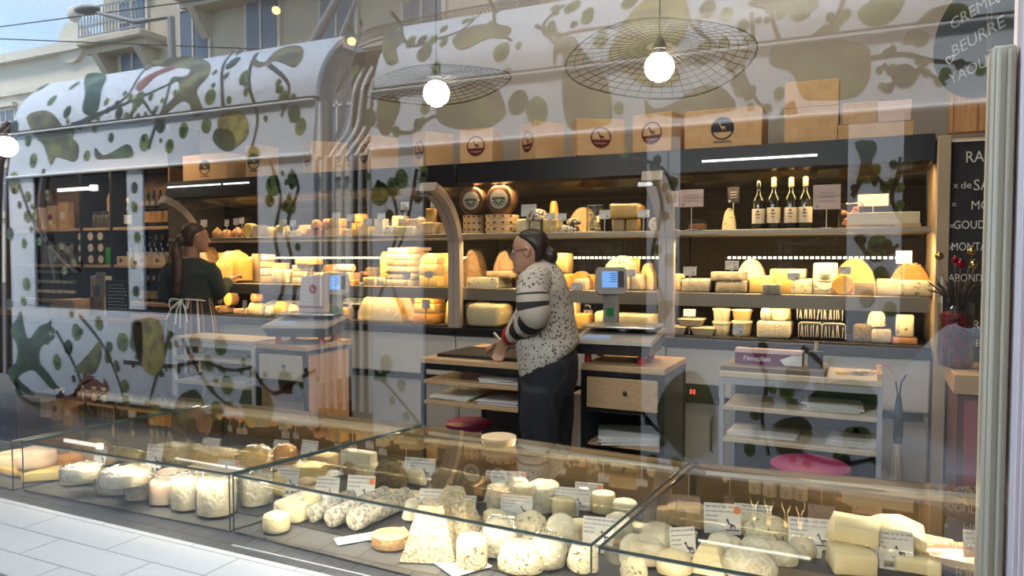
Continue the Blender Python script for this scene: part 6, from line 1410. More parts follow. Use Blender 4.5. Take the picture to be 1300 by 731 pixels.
obj('apron', bm, [mat('apron_black', (.015, .015, .017), .85), mat('apron_cream', (.5, .45, .38), .85), mat('apron_tan', (.22, .13, .07), .85)], W2)
bm = B()
tube(bm, [L2(222, 381, -.10), L2(236, 379, -.135), L2(252, 379, -.135), L2(266, 381, -.09)], .006, 6)
for dx, dz in ((-14, 24), (-3, 30), (3, 34), (12, 27)): tube(bm, smooth_path([L2(240, 379, -.145), L2(240+dx*.6, 379+dz*.4, -.20), L2(240+dx, 379+dz, -.22)], 5), .005, 6)
for dx in (-12, 10): tube(bm, smooth_path([L2(240, 380, -.145), L2(240+dx, 378, -.17), L2(240+dx*.9, 390, -.18), L2(240, 381, -.15)], 5), .005, 6)
obj('apron_strings', bm, M['paper'], W2)
bm = B()
for k1 in (232, 256): tube(bm, [L2(k1, 415), L2(k1, 470), L2(k1, 530), Vector((L2(k1, 0).x, 0, .05))], [.1, .09, .07, .06], 14)
obj('trousers', bm, navy_t, W2)
bm = B()
for k1 in (232, 256): c0 = L2(k1, 0); c0 = Vector((c0.x, 0, 0)); loft(bm, [[c0+Vector((.045*math.cos(a), .05+.12*math.sin(a), z)) for a in [2*PI*k/18 for k in range(18)]] for z in (0, .05)]+[[c0+Vector((.04*math.cos(a), .01+.05*math.sin(a), .09)) for a in [2*PI*k/18 for k in range(18)]]])
obj('shoes', bm, M['black'], W2)

# --- passer-by on the pavement beside the camera, seen only mirrored in the pane
W3 = thing('person', 'passer-by in pale blue shirt and grey trousers standing outside the pane', 'person', (.33, .12, 0), 0)
bm = B(); P3 = head(bm, (.03, .02, 1.55), (0, 1, 0), .97); tube(bm, [(.03, 0, 1.47), (.03, -.01, 1.36)], [.055, .07], 12)
loft(bm, [ell((.03, 0, 1.34), .15, .09), ell((.03, 0, 1.2), .14, .1), ell((.02, 0, 1.0), .13, .1), ell((.02, 0, .86), .15, .12)])
for sg in (-1, 1): tube(bm, [(.02+sg*.085, 0, .85), (.02+sg*.09, 0, .5), (.02+sg*.09, 0, .08)], [.09, .058, .035], 12)
tube(bm, [(-.13, 0, 1.30), (-.22, .03, 1.08), (-.12, .20, 1.02)], [.045, .038, .026], 10); hand(bm, (-.12, .20, 1.02), (.7, .5, .1), (0, 0, 1), .9, .6)
tube(bm, [(.20, 0, 1.30), (.27, -.01, 1.05), (.26, .08, .85)], [.045, .038, .026], 10); hand(bm, (.26, .08, .85), (0, .1, -1), (-1, 0, 0), .9, .3)
b3 = obj('body', bm, M['skin'], W3); remesh(b3, .009, 2)
bm = B(); loft(bm, [ell((.03, 0, 1.38), .07, .07), ell((.03, 0, 1.34), .17, .11), ell((.03, 0, 1.2), .19, .14), ell((.02, 0, 1.0), .18, .15), ell((.02, 0, .80), .2, .16)])
tube(bm, [(-.10, 0, 1.31), (-.19, .01, 1.2), (-.23, .03, 1.07), (-.14, .18, 1.02)], [.08, .09, .085, .055], 16); tube(bm, [(.17, 0, 1.31), (.24, 0, 1.2), (.27, 0, 1.05), (.26, .07, .89)], [.08, .08, .07, .05], 16)
s3 = obj('shirt', bm, mat('pale_blue_shirt', (.80, .84, .88), .85, bump=.4, bscale=9), W3); remesh(s3, .012, 3); tx = s3.modifiers.new('d', 'DISPLACE'); tx.texture = tt_; tx.strength = .03; tx.mid_level = .5; apply_mods(s3)
bm = B(); loft(bm, [ell((.02, 0, .88), .17, .13), ell((.02, 0, .78), .18, .14)])
for sg in (-1, 1): tube(bm, [(.02+sg*.085, 0, .80), (.02+sg*.09, 0, .5), (.02+sg*.09, 0, .06)], [.105, .08, .065], 14)
obj('trousers', bm, mat('grey_trousers', (.10, .11, .13), .85), W3)
bm = B(); hp = []
for z, fa, ba, wd in ((-.05, -.02, -.09, .062), (.0, -.01, -.11, .076), (.05, .065, -.112, .081), (.09, .06, -.095, .068), (.122, .02, -.04, .025)):
    m = (fa+ba)/2; r = (fa-ba)/2; hp.append([P3(m+r*math.cos(2*PI*k/24), wd*math.sin(2*PI*k/24), z) for k in range(24)])
loft(bm, hp); obj('hair', bm, M['hair'], W3)
bm = B()
for sg in (-1, 1): loft(bm, [[Vector((.02+sg*.09+.045*math.cos(a), .05+.12*math.sin(a), z)) for a in [2*PI*k/18 for k in range(18)]] for z in (0, .06)])
obj('shoes', bm, M['black'], W3)
# ============================================================ hanging lamps inside
bulbm = emis('lit_globe', (1, .90, .68), 26)
wirem = mat('lamp_wire', (.02, .016, .012), .5, .5)
def wire_shade_lamp(px, py, dpx, label, Y, shade=None):
    d = PD(px, Y); r = dpx/2*d/F; x = PX(px, Y); z = PZ(px, py, Y)
    c = thing('pendant_lamp', label, 'lamp', (x, Y, z))
    b = B(); ball(b, (0, 0, 0), r, seg=24); obj('bulb', b, bulbm, c)
    b = B(); lathe(b, [(r*.42, r*.88), (r*.42, r*1.15), (r*.50, r*1.2), (r*.42, r*1.5), (r*.30, r*1.8), (r*.12, r*2.1)], 18); obj('socket', b, M['darkgrey'], c)
    b = B(); cyl(b, (0, 0, r*2), (0, 0, 4.9-z), .0028, seg=6); obj('cable', b, M['black'], c)
    if shade:
        R0, R1, zc, tx_, ty_ = shade; b = B(); mt = Matrix.Translation((0, 0, zc)) @ Euler((tx_, ty_, 0)).to_matrix().to_4x4(); r2 = random.Random(int(px))
        def SP(rr, a): return Vector((rr*math.cos(a)*(1+.10*math.sin(2*a)), rr*math.sin(a), -.10*((rr-R0)/(R1-R0))**1.5*R1+.012*math.sin(3*a)*rr/R1))
        for k in range(44):
            a = 2*PI*k/44; tube(b, [mt @ SP(R0+(R1-R0)*t_/5, a+.04*math.sin(t_)) for t_ in range(6)], .0015, 3)
        for j in range(10):
            rr = R0+(R1-R0)*j/9; tube(b, [mt @ SP(rr, 2*PI*k/40) for k in range(41)], .0038 if j in (9,) else .0016, 3)
        obj('wire_shade', b, wirem, c, smooth=False)
        b = B()
        for k in range(3):
            a = k*2.1; tube(b, [Vector((0, 0, r*1.3)), mt @ SP(R0, a)], .0012, 4)
        obj('shade_struts', b, wirem, c)
    return c
wire_shade_lamp(835, 88, 37, 'lit globe bulb under a wide wire shade, nearest the round black sign', 2.9, (.05, .35, .08, R(40), R(13)))
wire_shade_lamp(555, 121, 33, 'lit globe bulb under a wire shade, over the gift boxes', 3.3, (.05, .36, .09, R(28), R(11)))
wire_shade_lamp(12, 187, 26, 'lit globe bulb at the far end over the wine shelving', 3.9)
# room lights: dim warm ceiling fittings
for k, (x, y, e_) in enumerate(((-.9, 3.3, 46), (-3.6, 3.3, 30), (-6.6, 3.0, 12))):
    area('ceiling_light', (x, y, 4.7), (0, 0, 0), 1.2, .5, e_, (1, .84, .68))
for k, (x, y, z, e_) in enumerate(((-.5, 4.2, 4.2, 22), (-2.6, 4.2, 4.2, 15))):
    d = Vector((0, 1, -.75)).to_track_quat('-Z', 'Y').to_euler(); area('wall_washer', (x, y, z), d, 1.8, .1, e_, (1, .84, .68))

# ============================================================ the street behind the camera (seen mirrored)
def RY(Yv): return 2*GY-Yv
struct_m = mat('asphalt', (.07, .065, .06), .8, col2=(.09, .085, .08), scale=3)
b = B(); bx(b, -60, 40, -60, RY(1.9), -.14, -.02); struct(obj('street', b, struct_m))
b = B(); bx(b, -60, 40, RY(1.9), GY-.12, -.14, 0); struct(obj('pavement', b, mat('pale_pavement', (.35, .34, .32), .7, col2=(.4, .39, .37), scale=2)))
YT = RY(4.55)
def off(z): return 0 if z < 2.3 else (.05*(z-2.3)/.45 if z < 2.75 else .05+.34*min((z-2.75)/.56, 1.05)**2.1)
tw = mat('tram_white', (.76, .80, .86), .25, coat=.5)
twd = mat('tram_window', (.008, .009, .011), .12, spec=.12)
trimm = mat('trim_highlight_white', (.92, .92, .92), .4, 0)
def tpx(px): return PX(px, 4.55)
def tram_strip(b, x0, x1, z0, z1, n=1, th=.04):
    zs = [z0+(z1-z0)*k/n for k in range(n+1)]
    fr = [[b.verts.new((x, YT-off(z)+0, z)) for z in zs] for x in (x0, x1)]; bk = [[b.verts.new((x, YT-off(z)-th, z-.01*(z > 2.8))) for z in zs] for x in (x0, x1)]
    for i in range(n): b.faces.new((fr[0][i], fr[0][i+1], fr[1][i+1], fr[1][i])); b.faces.new((bk[0][i], bk[1][i], bk[1][i+1], bk[0][i+1]))
    b.faces.new((fr[0][0], fr[1][0], bk[1][0], bk[0][0])); b.faces.new((fr[0][-1], bk[0][-1], bk[1][-1], fr[1][-1]))
    b.faces.new([v for v in fr[0]]+list(reversed(bk[0]))); b.faces.new([v for v in reversed(fr[1])]+bk[1])
def tram(x0, x1, pillars, label, door=None):
    c = thing('tram_carriage', label, 'tram')
    b = B(); segs = [(x0, x1)] if not door else [(x0, door[0]), (door[1], x1)]
    for s0, s1 in segs: tram_strip(b, s0, s1, .16, 1.03, 3)
    bx(b, x0, x1, YT-2.4, YT-.04, .3, .5); bmesh.ops.recalc_face_normals(b, faces=b.faces); obj('lower_panel', b, tw, c)
    b = B(); tram_strip(b, x0, x1, 2.31, 2.735, 4); bmesh.ops.recalc_face_normals(b, faces=b.faces); obj('upper_panel', b, tw, c)
    b = B(); tram_strip(b, x0+.0, x1, 2.765, 3.32, 12); bx(b, x0+.1, x1-.05, YT-2.1, YT-.45, 3.25, 3.3); bmesh.ops.recalc_face_normals(b, faces=b.faces); obj('roof_fairing', b, tw, c)
    b = B(); bx(b, x0, x1, YT-.10, YT-.03, 2.735, 2.765); obj('roof_groove', b, M['darkgrey'], c)
    b = B(); bx(b, x0, x1, YT-.05, YT-.01, 2.728, 2.744, bev=.003); bx(b, x0, x1, YT-.02, YT+.03, 2.285, 2.315, bev=.01); obj('trim_and_highlight_rail', b, trimm, c)  # upper bar paints in the white highlight by the groove, lower is window ledge
    b = B(); bx(b, x0+.1, x1-.1, YT-.05, YT-.03, 1.0, 2.33); obj('window_band', b, twd, c)
    for p0, p1 in pillars: b = B(); bx(b, p0, p1, YT-.03, YT, 1.02, 2.30, bev=.006); obj('window_pillar', b, tw, c)
    if door: b = B(); bx(b, door[0], door[1], YT-.05, YT-.03, .22, 1.05); bx(b, (door[0]+door[1])/2-.02, (door[0]+door[1])/2+.02, YT-.03, YT-.02, .22, 2.3); obj('sliding_door', b, twd, c)
    b = B(); bx(b, (door[1] if door else x0+.4), x1-.4, YT-.012, YT+.003, 1.015, 1.032); obj('sill_line', b, M['black'], c)
    b = B(); bx(b, x0+.2, x1-.2, YT-2.3, YT-.3, 0.02, .2); obj('bogie_skirt', b, M['blackm'], c)
    return c
TA = (tpx(14), tpx(398)); TB = (tpx(472), tpx(1296)+3)
t1 = tram(TA[0], TA[1], [(TA[0], tpx(45)), (tpx(163), tpx(183)), (tpx(328), TA[1])], 'painted white tram carriage, far one, mirrored in the shop pane')
t2 = tram(TB[0], TB[1], [(TB[0], tpx(537)), (tpx(820), tpx(862)), (tpx(1074), tpx(1144)), (TB[1]-.5, TB[1])], 'painted white tram carriage, near one, mirrored in the shop pane', (tpx(537), tpx(815)))
bl2 = thing('tram_bellows', 'ribbed grey tram gangway between the painted carriages', 'tram')
b = B()
for k in range(7):
    x = TA[1]+.03+k*(TB[0]-TA[1]-.05)/6; tube(b, smooth_path([(x+.02, YT-.62, 3.2), (x, YT-.40, 2.9), (x-.01, YT-.32, 2.55), (x-.05, YT-.14, 2.3), (x-.07, YT-.10, 2.1), (x-.07, YT-.10, .3)], 4), .016, 8)
obj('rib', b, mat('bellows_grey', (.75, .74, .72), .4), bl2); b = B(); bx(b, TA[1], TB[0], YT-.8, YT-.5, .2, 3.2); obj('bellows_skin', b, mat('bellows_dark', (.09, .085, .08), .8), bl2)
bl3 = thing('tram_bellows', 'dark brown ribbed tram gangway beyond the far carriage', 'tram')
b = B()
for k in range(6):
    x = TA[0]-.12-k*.16; tube(b, smooth_path([(x+.1, YT-.5, 3.0), (x+.02, YT-.2, 2.6), (x, YT-.08, 2.3), (x-.04, YT-.05, .3)], 4), .03, 8)
obj('rib', b, mat('bellows_brown', (.10, .06, .045), .6), bl3)
# painted vines, leaves and animals on the tram skin
green = mat('painted_green', (.10, .16, .04), .35, col2=(.22, .30, .07), scale=11, lo=.42, hi=.6, coat=.3)
dgreen = mat('painted_dark_green', (.02, .045, .02), .35, col2=(.06, .15, .05), scale=6, lo=.45, hi=.62, coat=.3)
olive = mat('painted_olive', (.10, .09, .04), .35, col2=(.26, .26, .09), scale=5, lo=.45, hi=.65, coat=.3)
brownp = mat('painted_brown', (.05, .045, .03), .4, coat=.3)
redp = mat('painted_russet', (.25, .05, .03), .4, col2=(.3, .12, .05), scale=7, coat=.3)
yel = mat('painted_yellow', (.42, .38, .08), .4, col2=(.2, .16, .05), scale=10, lo=.45, hi=.6, coat=.3)
def TP(px, py):
    o_ = 0
    for _ in range(4):
        x, z = PX(px, 4.55+o_), PZ(px, py, 4.55+o_); o_ = off(z)
    return x, z
def on_skin(b):
    zs = sorted(v.co.z for v in b.verts); z = zs[0]
    for z in [2.3, 2.4, 2.5, 2.6, 2.75]+[2.75+.05*k for k in range(1, 12)]:
        bmesh.ops.bisect_plane(b, geom=b.verts[:]+b.edges[:]+b.faces[:], plane_co=(0, 0, z), plane_no=(0, 0, 1))
    for v in b.verts: v.co.y += YT-off(v.co.z)+.004
VBB = {(k, q): B() for k in ('vine', 'leaf', 'dark') for q in (0, 1)}
class _V:
    side = 0
    def __getitem__(self, k): return VBB[(k, self.side)]
VB = _V()
def vine(pts, w=.014, which='vine'):
    VB.side = 0 if sum(p[0] for p in pts)/len(pts) < 430 else 1
    b = VB[which]; p2 = smooth_path([(*TP(*p), 0) for p in pts], 6); p2 = [Vector((p.x, 0, p.y)) for p in p2]
    pr = None
    for i, p in enumerate(p2):
        t_ = (p2[min(i+1, len(p2)-1)]-p2[max(i-1, 0)]).normalized(); n_ = Vector((-t_.z, 0, t_.x)); ww = w*(1-.5*i/len(p2))
        a = [b.verts.new(p+n_*ww), b.verts.new(p-n_*ww)]
        if pr: b.faces.new((pr[0], pr[1], a[1], a[0]))
        pr = a
def leaf(px, py, s, rot=0, which='leaf'):
    VB.side = 0 if px < 430 else 1
    b = VB[which]; x, z = TP(px, py); s = s*PD(px, 4.55)/F
    def fan(sc, yy, bb):
        pts = []
        for k in range(20):
            a = 2*PI*k/20; r = s*sc*(1-.35*abs(math.sin(a/2))**6+.12*math.cos(a*2)); pts.append((x+r*math.sin(a+rot)*.85, z+r*math.cos(a+rot)))
        vs = [bb.verts.new((p[0], yy, p[1])) for p in pts]; bb.faces.new(vs)
    fan(1, 0, b)
    for k in range(-2, 3):   # veins
        a = rot+PI+k*.5; u = Vector((math.sin(a), 0, math.cos(a))); n_ = Vector((u.z, 0, -u.x))*s*.05; o_ = Vector((x, .0012, z))-Vector((math.sin(rot+PI), 0, math.cos(rot+PI)))*s*.6
        bb = VB['vine']; bb.faces.new([bb.verts.new(o_+n_), bb.verts.new(o_-n_), bb.verts.new(o_+u*s*1.3)])
    bb = VB['vine']; pts = [(px+math.sin(rot)*s*0, py)]
vines = [[(60, 172), (90, 165), (120, 150), (160, 135), (200, 118), (240, 100)], [(95, 160), (130, 148), (170, 120), (192, 85)], [(170, 150), (185, 130), (200, 150)], [(288, 140), (286, 110), (290, 80), (300, 68)], [(192, 190), (200, 165), (215, 130), (225, 100)],
    [(28, 235), (40, 270), (55, 300), (80, 330), (96, 345)], [(60, 215), (52, 260), (60, 300), (70, 355)], [(20, 440), (60, 480), (90, 520)], [(70, 420), (95, 470), (110, 520), (130, 545)], [(155, 460), (180, 462), (215, 465), (255, 460), (290, 470), (320, 466)], [(215, 420), (205, 455), (190, 500), (185, 540)],
    [(230, 430), (250, 470), (270, 500), (300, 520), (330, 515)], [(320, 470), (345, 500), (380, 480), (400, 470)], [(345, 400), (360, 360), (350, 300), (358, 250), (345, 205)], [(370, 400), (375, 350), (365, 290), (380, 240), (372, 215)],
    [(480, 230), (500, 250), (505, 290), (495, 340), (510, 400)], [(530, 215), (522, 260), (512, 300), (480, 380)], [(475, 470), (500, 500), (525, 530), (545, 560)], [(480, 160), (520, 170), (550, 150), (600, 145), (640, 148)], [(500, 20), (520, 60), (560, 52), (590, 40), (610, 20)],
    [(620, 0), (630, 40), (650, 55)], [(680, 36), (705, 48), (740, 42), (790, 38), (840, 50)], [(715, 10), (690, 35), (700, 55), (712, 65)], [(860, 10), (880, 40), (905, 60), (925, 90), (945, 130)], [(950, 20), (952, 60), (940, 90), (958, 130), (975, 140)], [(1065, 5), (1055, 30), (1045, 40)], [(985, 55), (975, 20), (990, 0)],
    [(1095, 78), (1140, 72), (1180, 80), (1230, 84)], [(1115, 85), (1130, 100), (1125, 120)], [(1125, 112), (1150, 95), (1170, 95), (1195, 110)], [(690, 440), (720, 470), (700, 510), (720, 560)], [(800, 440), (790, 480), (830, 540), (860, 560)], [(955, 440), (975, 480), (970, 530), (980, 580)], [(1000, 570), (1060, 590), (1110, 585), (1160, 570)], [(1020, 440), (1050, 470), (1045, 520)], [(1085, 300), (1110, 330), (1140, 310)], [(1080, 250), (1100, 220), (1130, 240), (1140, 200)], [(825, 210), (840, 260), (828, 330), (850, 400)], [(800, 200), (840, 215), (858, 250)],
    [(460, 30), (450, 80), (430, 120)], [(330, 70), (320, 110), (330, 150), (322, 190)], [(345, 85), (370, 110), (360, 150)], [(100, 400), (130, 440), (150, 490), (160, 540)], [(1150, 200), (1130, 250), (1150, 290)]]
for v in vines: vine(v, .020 if v[0][0] < 420 else .014)
leaves = [(24, 165, 10), (40, 180, 8), (47, 203, 10), (72, 130, 9), (90, 145, 9), (100, 110, 8), (60, 112, 8), (125, 165, 7), (155, 146, 9), (165, 150, 8), (182, 128, 13), (187, 184, 12), (207, 162, 10), (237, 165, 11), (272, 125, 12), (218, 188, 10), (299, 82, 12), (315, 98, 10), (266, 162, 11), (95, 170, 8), (145, 175, 7), (115, 198, 8),
    (22, 235, 15), (38, 250, 8), (15, 295, 9), (38, 275, 9), (32, 310, 7), (33, 360, 10), (12, 385, 8), (30, 383, 7), (57, 430, 10), (95, 420, 12), (86, 440, 11), (125, 412, 10), (153, 435, 14), (70, 458, 11), (138, 440, 8), (135, 455, 9), (155, 490, 10), (158, 510, 9), (248, 437, 14), (278, 440, 14), (262, 460, 11), (195, 527, 18), (362, 488, 16), (285, 490, 14), (272, 520, 14),
    (350, 235, 15), (373, 230, 11), (368, 262, 12), (357, 285, 9), (345, 255, 9), (173, 240, 8), (172, 262, 8), (176, 300, 8), (170, 335, 8), (172, 370, 8), (510, 225, 13), (485, 245, 17), (500, 240, 13), (530, 250, 9), (490, 460, 13), (510, 490, 9), (363, 130, 12), (375, 145, 13), (385, 160, 12), (325, 200, 14), (540, 140, 9), (470, 150, 14),
    (727, 12, 14), (745, 22, 11), (795, 8, 14), (895, 14, 14), (920, 22, 11), (925, 85, 11), (937, 115, 12), (890, 70, 15), (745, 28, 11), (760, 55, 13), (680, 140, 20), (660, 130, 18), (785, 140, 9), (635, 70, 15), (645, 95, 9), (542, 70, 14), (555, 90, 9), (1008, 18, 17), (1025, 8, 12), (1145, 100, 18), (985, 122, 9), (980, 12, 8), (1195, 95, 9), (940, 38, 10), (550, 55, 9),
    (1000, 495, 12), (1010, 515, 10), (1015, 480, 20), (1095, 555, 15), (955, 570, 10), (870, 565, 12), (830, 590, 11), (860, 590, 10), (1115, 310, 16), (1120, 350, 12), (1100, 380, 12), (1130, 390, 10), (845, 390, 12), (832, 230, 8), (850, 330, 10), (575, 480, 14), (600, 500, 12), (1085, 560, 16)]
r9 = random.Random(21)
for v in vines:
    for q in range(len(v)-1):
        for _ in range(2):
            u = r9.random(); sg = r9.choice((-1, 1)); k_ = 6 if v[0][0] < 420 else 9
            px, py = v[q][0]*(1-u)+v[q+1][0]*u+sg*r9.uniform(5, 12), v[q][1]*(1-u)+v[q+1][1]*u+r9.uniform(-8, 8)
            if py > 5 and not (600 < px < 820 and py > 200): leaves.append((px, py, k_*r9.uniform(.6, 1)))
for i, (px, py, s) in enumerate(leaves): leaf(px, py, s, (i*1.7) % 6.28, 'leaf' if i % 4 else 'dark')
def blob(pts, b):
    q = [Vector((*p, 0)) for p in pts]; n_ = len(q); out = []
    for i in range(n_):
        p0, p1, p2, p3 = q[i-1], q[i], q[(i+1) % n_], q[(i+2) % n_]
        for t_ in (0, .33, .66): out.append(.5*((2*p1)+(p2-p0)*t_+(2*p0-5*p1+4*p2-p3)*t_*t_+(3*p1-p0-3*p2+p3)*t_**3))
    vs = [b.verts.new((TP(p.x, p.y)[0], 0.0008, TP(p.x, p.y)[1])) for p in out]; b.faces.new(vs)
animals = {
 'frog': (dgreen, [[(20, 405), (26, 395), (30, 420), (36, 430), (48, 415), (60, 410), (64, 405), (62, 418), (52, 430), (66, 425), (66, 430), (50, 440), (48, 460), (62, 478), (68, 495), (60, 492), (45, 475), (36, 470), (20, 480), (40, 500), (34, 503), (14, 488), (8, 470), (18, 460), (20, 440), (12, 420)], [(16, 480), (28, 505), (50, 512), (70, 508), (90, 510), (70, 520), (45, 518), (20, 505)]]),
 'lizard': (redp, [[(70, 508), (90, 500), (105, 485), (120, 482), (128, 488), (130, 480), (136, 495), (125, 505), (100, 515), (85, 518)], [(90, 500), (105, 478), (118, 480), (100, 492), (92, 505)]]),
 'gourd': (yel, [[(170, 410), (200, 405), (208, 440), (205, 465), (192, 477), (178, 465), (170, 440)]]), 'hood': (dgreen, [[(168, 408), (180, 412), (178, 465), (172, 450), (164, 440), (166, 420)]]),
 'bird': (olive, [[(92, 470), (110, 450), (124, 434), (127, 448), (120, 470), (112, 475), (100, 474)]]),
 'beetle': (olive, [[(40, 150), (60, 142), (75, 148), (90, 170), (104, 185), (100, 205), (85, 202), (75, 200), (68, 210), (60, 185), (50, 175)]]),
 'toad': (dgreen, [[(112, 100), (130, 95), (140, 100), (135, 115), (130, 140), (120, 148), (110, 142), (114, 120)]]),
 'chameleon': (olive, [[(190, 83), (215, 78), (245, 75), (262, 78), (272, 86), (268, 100), (255, 115), (258, 130), (262, 145), (250, 150), (245, 135), (235, 130), (215, 145), (212, 140), (230, 120), (232, 108), (225, 100), (240, 100), (245, 90), (220, 88)]]),
 'red_snake': (redp, [[(178, 112), (190, 100), (210, 90), (228, 84), (226, 90), (205, 98), (192, 110), (182, 118)]]),
 'fish_a': (dgreen, [[(125, 188), (135, 198), (150, 192), (165, 184), (172, 190), (170, 200), (140, 202), (126, 202)]]),
 'lime': (yel, [[(283, 148), (305, 142), (318, 155), (316, 175), (300, 188), (286, 180), (280, 165)]]), 'limeshade': (dgreen, [[(278, 165), (298, 168), (302, 188), (288, 192), (274, 180)]]),
 'lizard_top': (olive, [[(325, 78), (340, 82), (350, 70), (365, 62), (385, 62), (388, 75), (378, 88), (365, 84), (352, 80), (340, 86), (328, 88)]]),
 'ant': (olive, [[(490, 50), (505, 42), (515, 55), (505, 65), (508, 80), (495, 85), (488, 70)]]),
 'iguana': (olive, [[(575, 55), (590, 42), (610, 35), (640, 36), (650, 42), (640, 52), (620, 52), (600, 62), (585, 66)]]),
 'monkey': (olive, [[(482, 130), (500, 122), (510, 132), (505, 150), (495, 172), (482, 165)]]),
 'mango': (olive, [[(560, 130), (590, 110), (625, 108), (640, 130), (640, 150), (610, 166), (570, 162), (555, 150)]]),
 'toucan': (olive, [[(702, 78), (704, 58), (718, 50), (730, 52), (738, 66), (755, 85), (772, 110), (776, 150), (765, 160), (725, 165), (715, 140), (713, 100), (714, 75), (708, 70), (704, 85)]]),
 'bigleaf': (yel, [[(780, 50), (800, 20), (825, 0), (860, 0), (872, 20), (868, 45), (850, 75), (862, 100), (840, 112), (812, 108), (790, 92), (770, 78)]]),
 'fish_b': (olive, [[(817, 128), (830, 140), (855, 132), (875, 118), (900, 110), (920, 118), (932, 138), (900, 145), (860, 150), (830, 146), (820, 150)]]),
 'rat': (olive, [[(975, 65), (990, 55), (1010, 58), (1030, 45), (1045, 35), (1060, 52), (1095, 62), (1100, 80), (1098, 105), (1080, 125), (1040, 128), (1015, 125), (1002, 95), (975, 85)]]),
 'bird_b': (green, [[(1082, 22), (1100, 5), (1120, 0), (1140, 0), (1135, 20), (1115, 36), (1095, 36)]]), 'turtle': (olive, [[(1155, 38), (1170, 20), (1190, 12), (1215, 10), (1225, 25), (1205, 35), (1175, 38)], [(1140, 60), (1145, 45), (1160, 42), (1172, 48), (1170, 58), (1160, 62), (1150, 58)]]),
 'top_a': (olive, [[(945, 10), (965, 0), (1000, 0), (1005, 12), (975, 16)]]),
 'boar': (dgreen, [[(1030, 505), (1050, 490), (1075, 482), (1100, 486), (1115, 500), (1118, 515), (1100, 525), (1085, 530), (1060, 525), (1035, 522)]]),
 'big_dark': (olive, [[(848, 490), (880, 470), (905, 500), (912, 560), (880, 585), (850, 560), (835, 530)]]), 'cat': (olive, [[(985, 540), (1020, 530), (1035, 550), (1015, 580), (990, 575)]]),
 'spray': (dgreen, [[(490, 560), (520, 545), (540, 575), (520, 600), (495, 590)]]), 'bulb': (olive, [[(225, 505), (245, 495), (258, 515), (250, 545), (230, 545), (220, 525)]]), 'avocado': (dgreen, [[(305, 500), (320, 490), (340, 500), (345, 530), (325, 550), (308, 530)]]),
 'leg': (dgreen, [[(1082, 182), (1105, 180), (1110, 190), (1104, 205), (1112, 230), (1105, 235), (1098, 215), (1090, 232), (1084, 235), (1090, 205)]]),
 'panel_sil': (olive, [[(985, 150), (1005, 130), (1010, 170), (995, 180)]]),
}
par = t2
for k, (m_, polys) in animals.items():
    for pl_ in polys:
        b = B(); blob(pl_, b); on_skin(b); bmesh.ops.recalc_face_normals(b, faces=b.faces)
        obj('painted_animal', b, m_, t1 if pl_[0][0] < 420 else t2, smooth=False)
for k, m_ in (('vine', brownp), ('leaf', green), ('dark', dgreen)):
    for q in (0, 1): on_skin(VBB[(k, q)]); o_ = obj('painted_foliage', VBB[(k, q)], m_, (t1, t2)[q], smooth=False); o_['kind'] = 'stuff'

# ---- houses across the street
stone = mat('pale_limestone', (.62, .54, .42), .85, col2=(.56, .48, .37), scale=1.2); stone2 = mat('cream_render', (.70, .64, .54), .85)
glassd = mat('house_window', (.16, .20, .26), .1); railm = mat('iron_railing', (.42, .43, .44), .5, .3)
def house(xs, yv, h, label, floors, m_, wpx, off0=0, rz=0):
    c = thing('townhouse', label, 'building', (0, 0, 0)); y = RY(yv)
    b = B(); bx(b, xs[0], xs[1], y-8, y, 0, h)
    for f in range(floors): z = 4+f*3.6; bx(b, xs[0]-.1, xs[1]+.1, y-.1, y+.18, z-.15, z+.15)
    bx(b, xs[0]-.3, xs[1]+.3, y-8.2, y+.5, h-.5, h); obj('wall', b, m_, c, smooth=False)
    x = xs[0]+1.0+off0; k = 0
    while x < xs[1]-1.2:
        for f in range(floors):
            z = 4.3+f*3.6
            if z+2.4 > h: continue
            b = B(); bx(b, x-.12, x+1.32, y-.02, y+.10, z-.1, z+2.55); bx(b, x-.25, x+1.45, y, y+.28, z+2.5, z+2.75); obj('window_surround', b, stone2, c)
            b = B(); bx(b, x, x+1.2, y+.10, y+.13, z, z+2.3); obj('window_glass', b, glassd, c)
            b = B(); bx(b, x+.57, x+.63, y+.13, y+.17, z, z+2.3); bx(b, x, x+1.2, y+.13, y+.17, z+1.6, z+1.66); obj('window_bars', b, stone2, c)
        x += 2.9; k += 1
    return c
H1 = house((-24.3, 12), 17.5, 22, 'tall limestone townhouse with balconies across the street', 5, stone, 0)
H2 = house((-60, -29.8), 27, 13.4, 'lower cream townhouse with dormers at the far end of the street', 3, stone2, 0, .6)
def balcony(x0, x1, yv, z, label_parent):
    y = RY(yv); b = B(); bx(b, x0, x1, y, y+1.0, z-.25, z, bev=.05); bx(b, x0+.1, x1-.1, y, y+.7, z-.45, z-.25)
    for xx in (x0+.4, x1-.7): loft(b, [[Vector((xx, y, z-.45)), Vector((xx+.3, y, z-.45)), Vector((xx+.3, y+.75, z-.45)), Vector((xx, y+.75, z-.45))], [Vector((xx, y, z-1.3)), Vector((xx+.3, y, z-1.3)), Vector((xx+.3, y+.15, z-1.3)), Vector((xx, y+.15, z-1.3))]])
    obj('balcony', b, stone, label_parent, smooth=False)
    b = B(); bx(b, x0+.05, x1-.05, y+.92, y+.96, z+.95, z+1.0); bx(b, x0+.05, x1-.05, y+.92, y+.96, z+.05, z+.09); n_ = int((x1-x0)/.16)
    for i in range(n_): xx = x0+.08+i*.16; bx(b, xx, xx+.022, y+.925, y+.955, z+.05, z+.98); tube(b, [(xx+.02, y+.94, z+.3), (xx+.08, y+.94, z+.42), (xx+.14, y+.94, z+.3), (xx+.08, y+.94, z+.6), (xx+.02, y+.94, z+.75)], .013, 4)
    obj('balcony_railing', b, railm, label_parent, smooth=False)
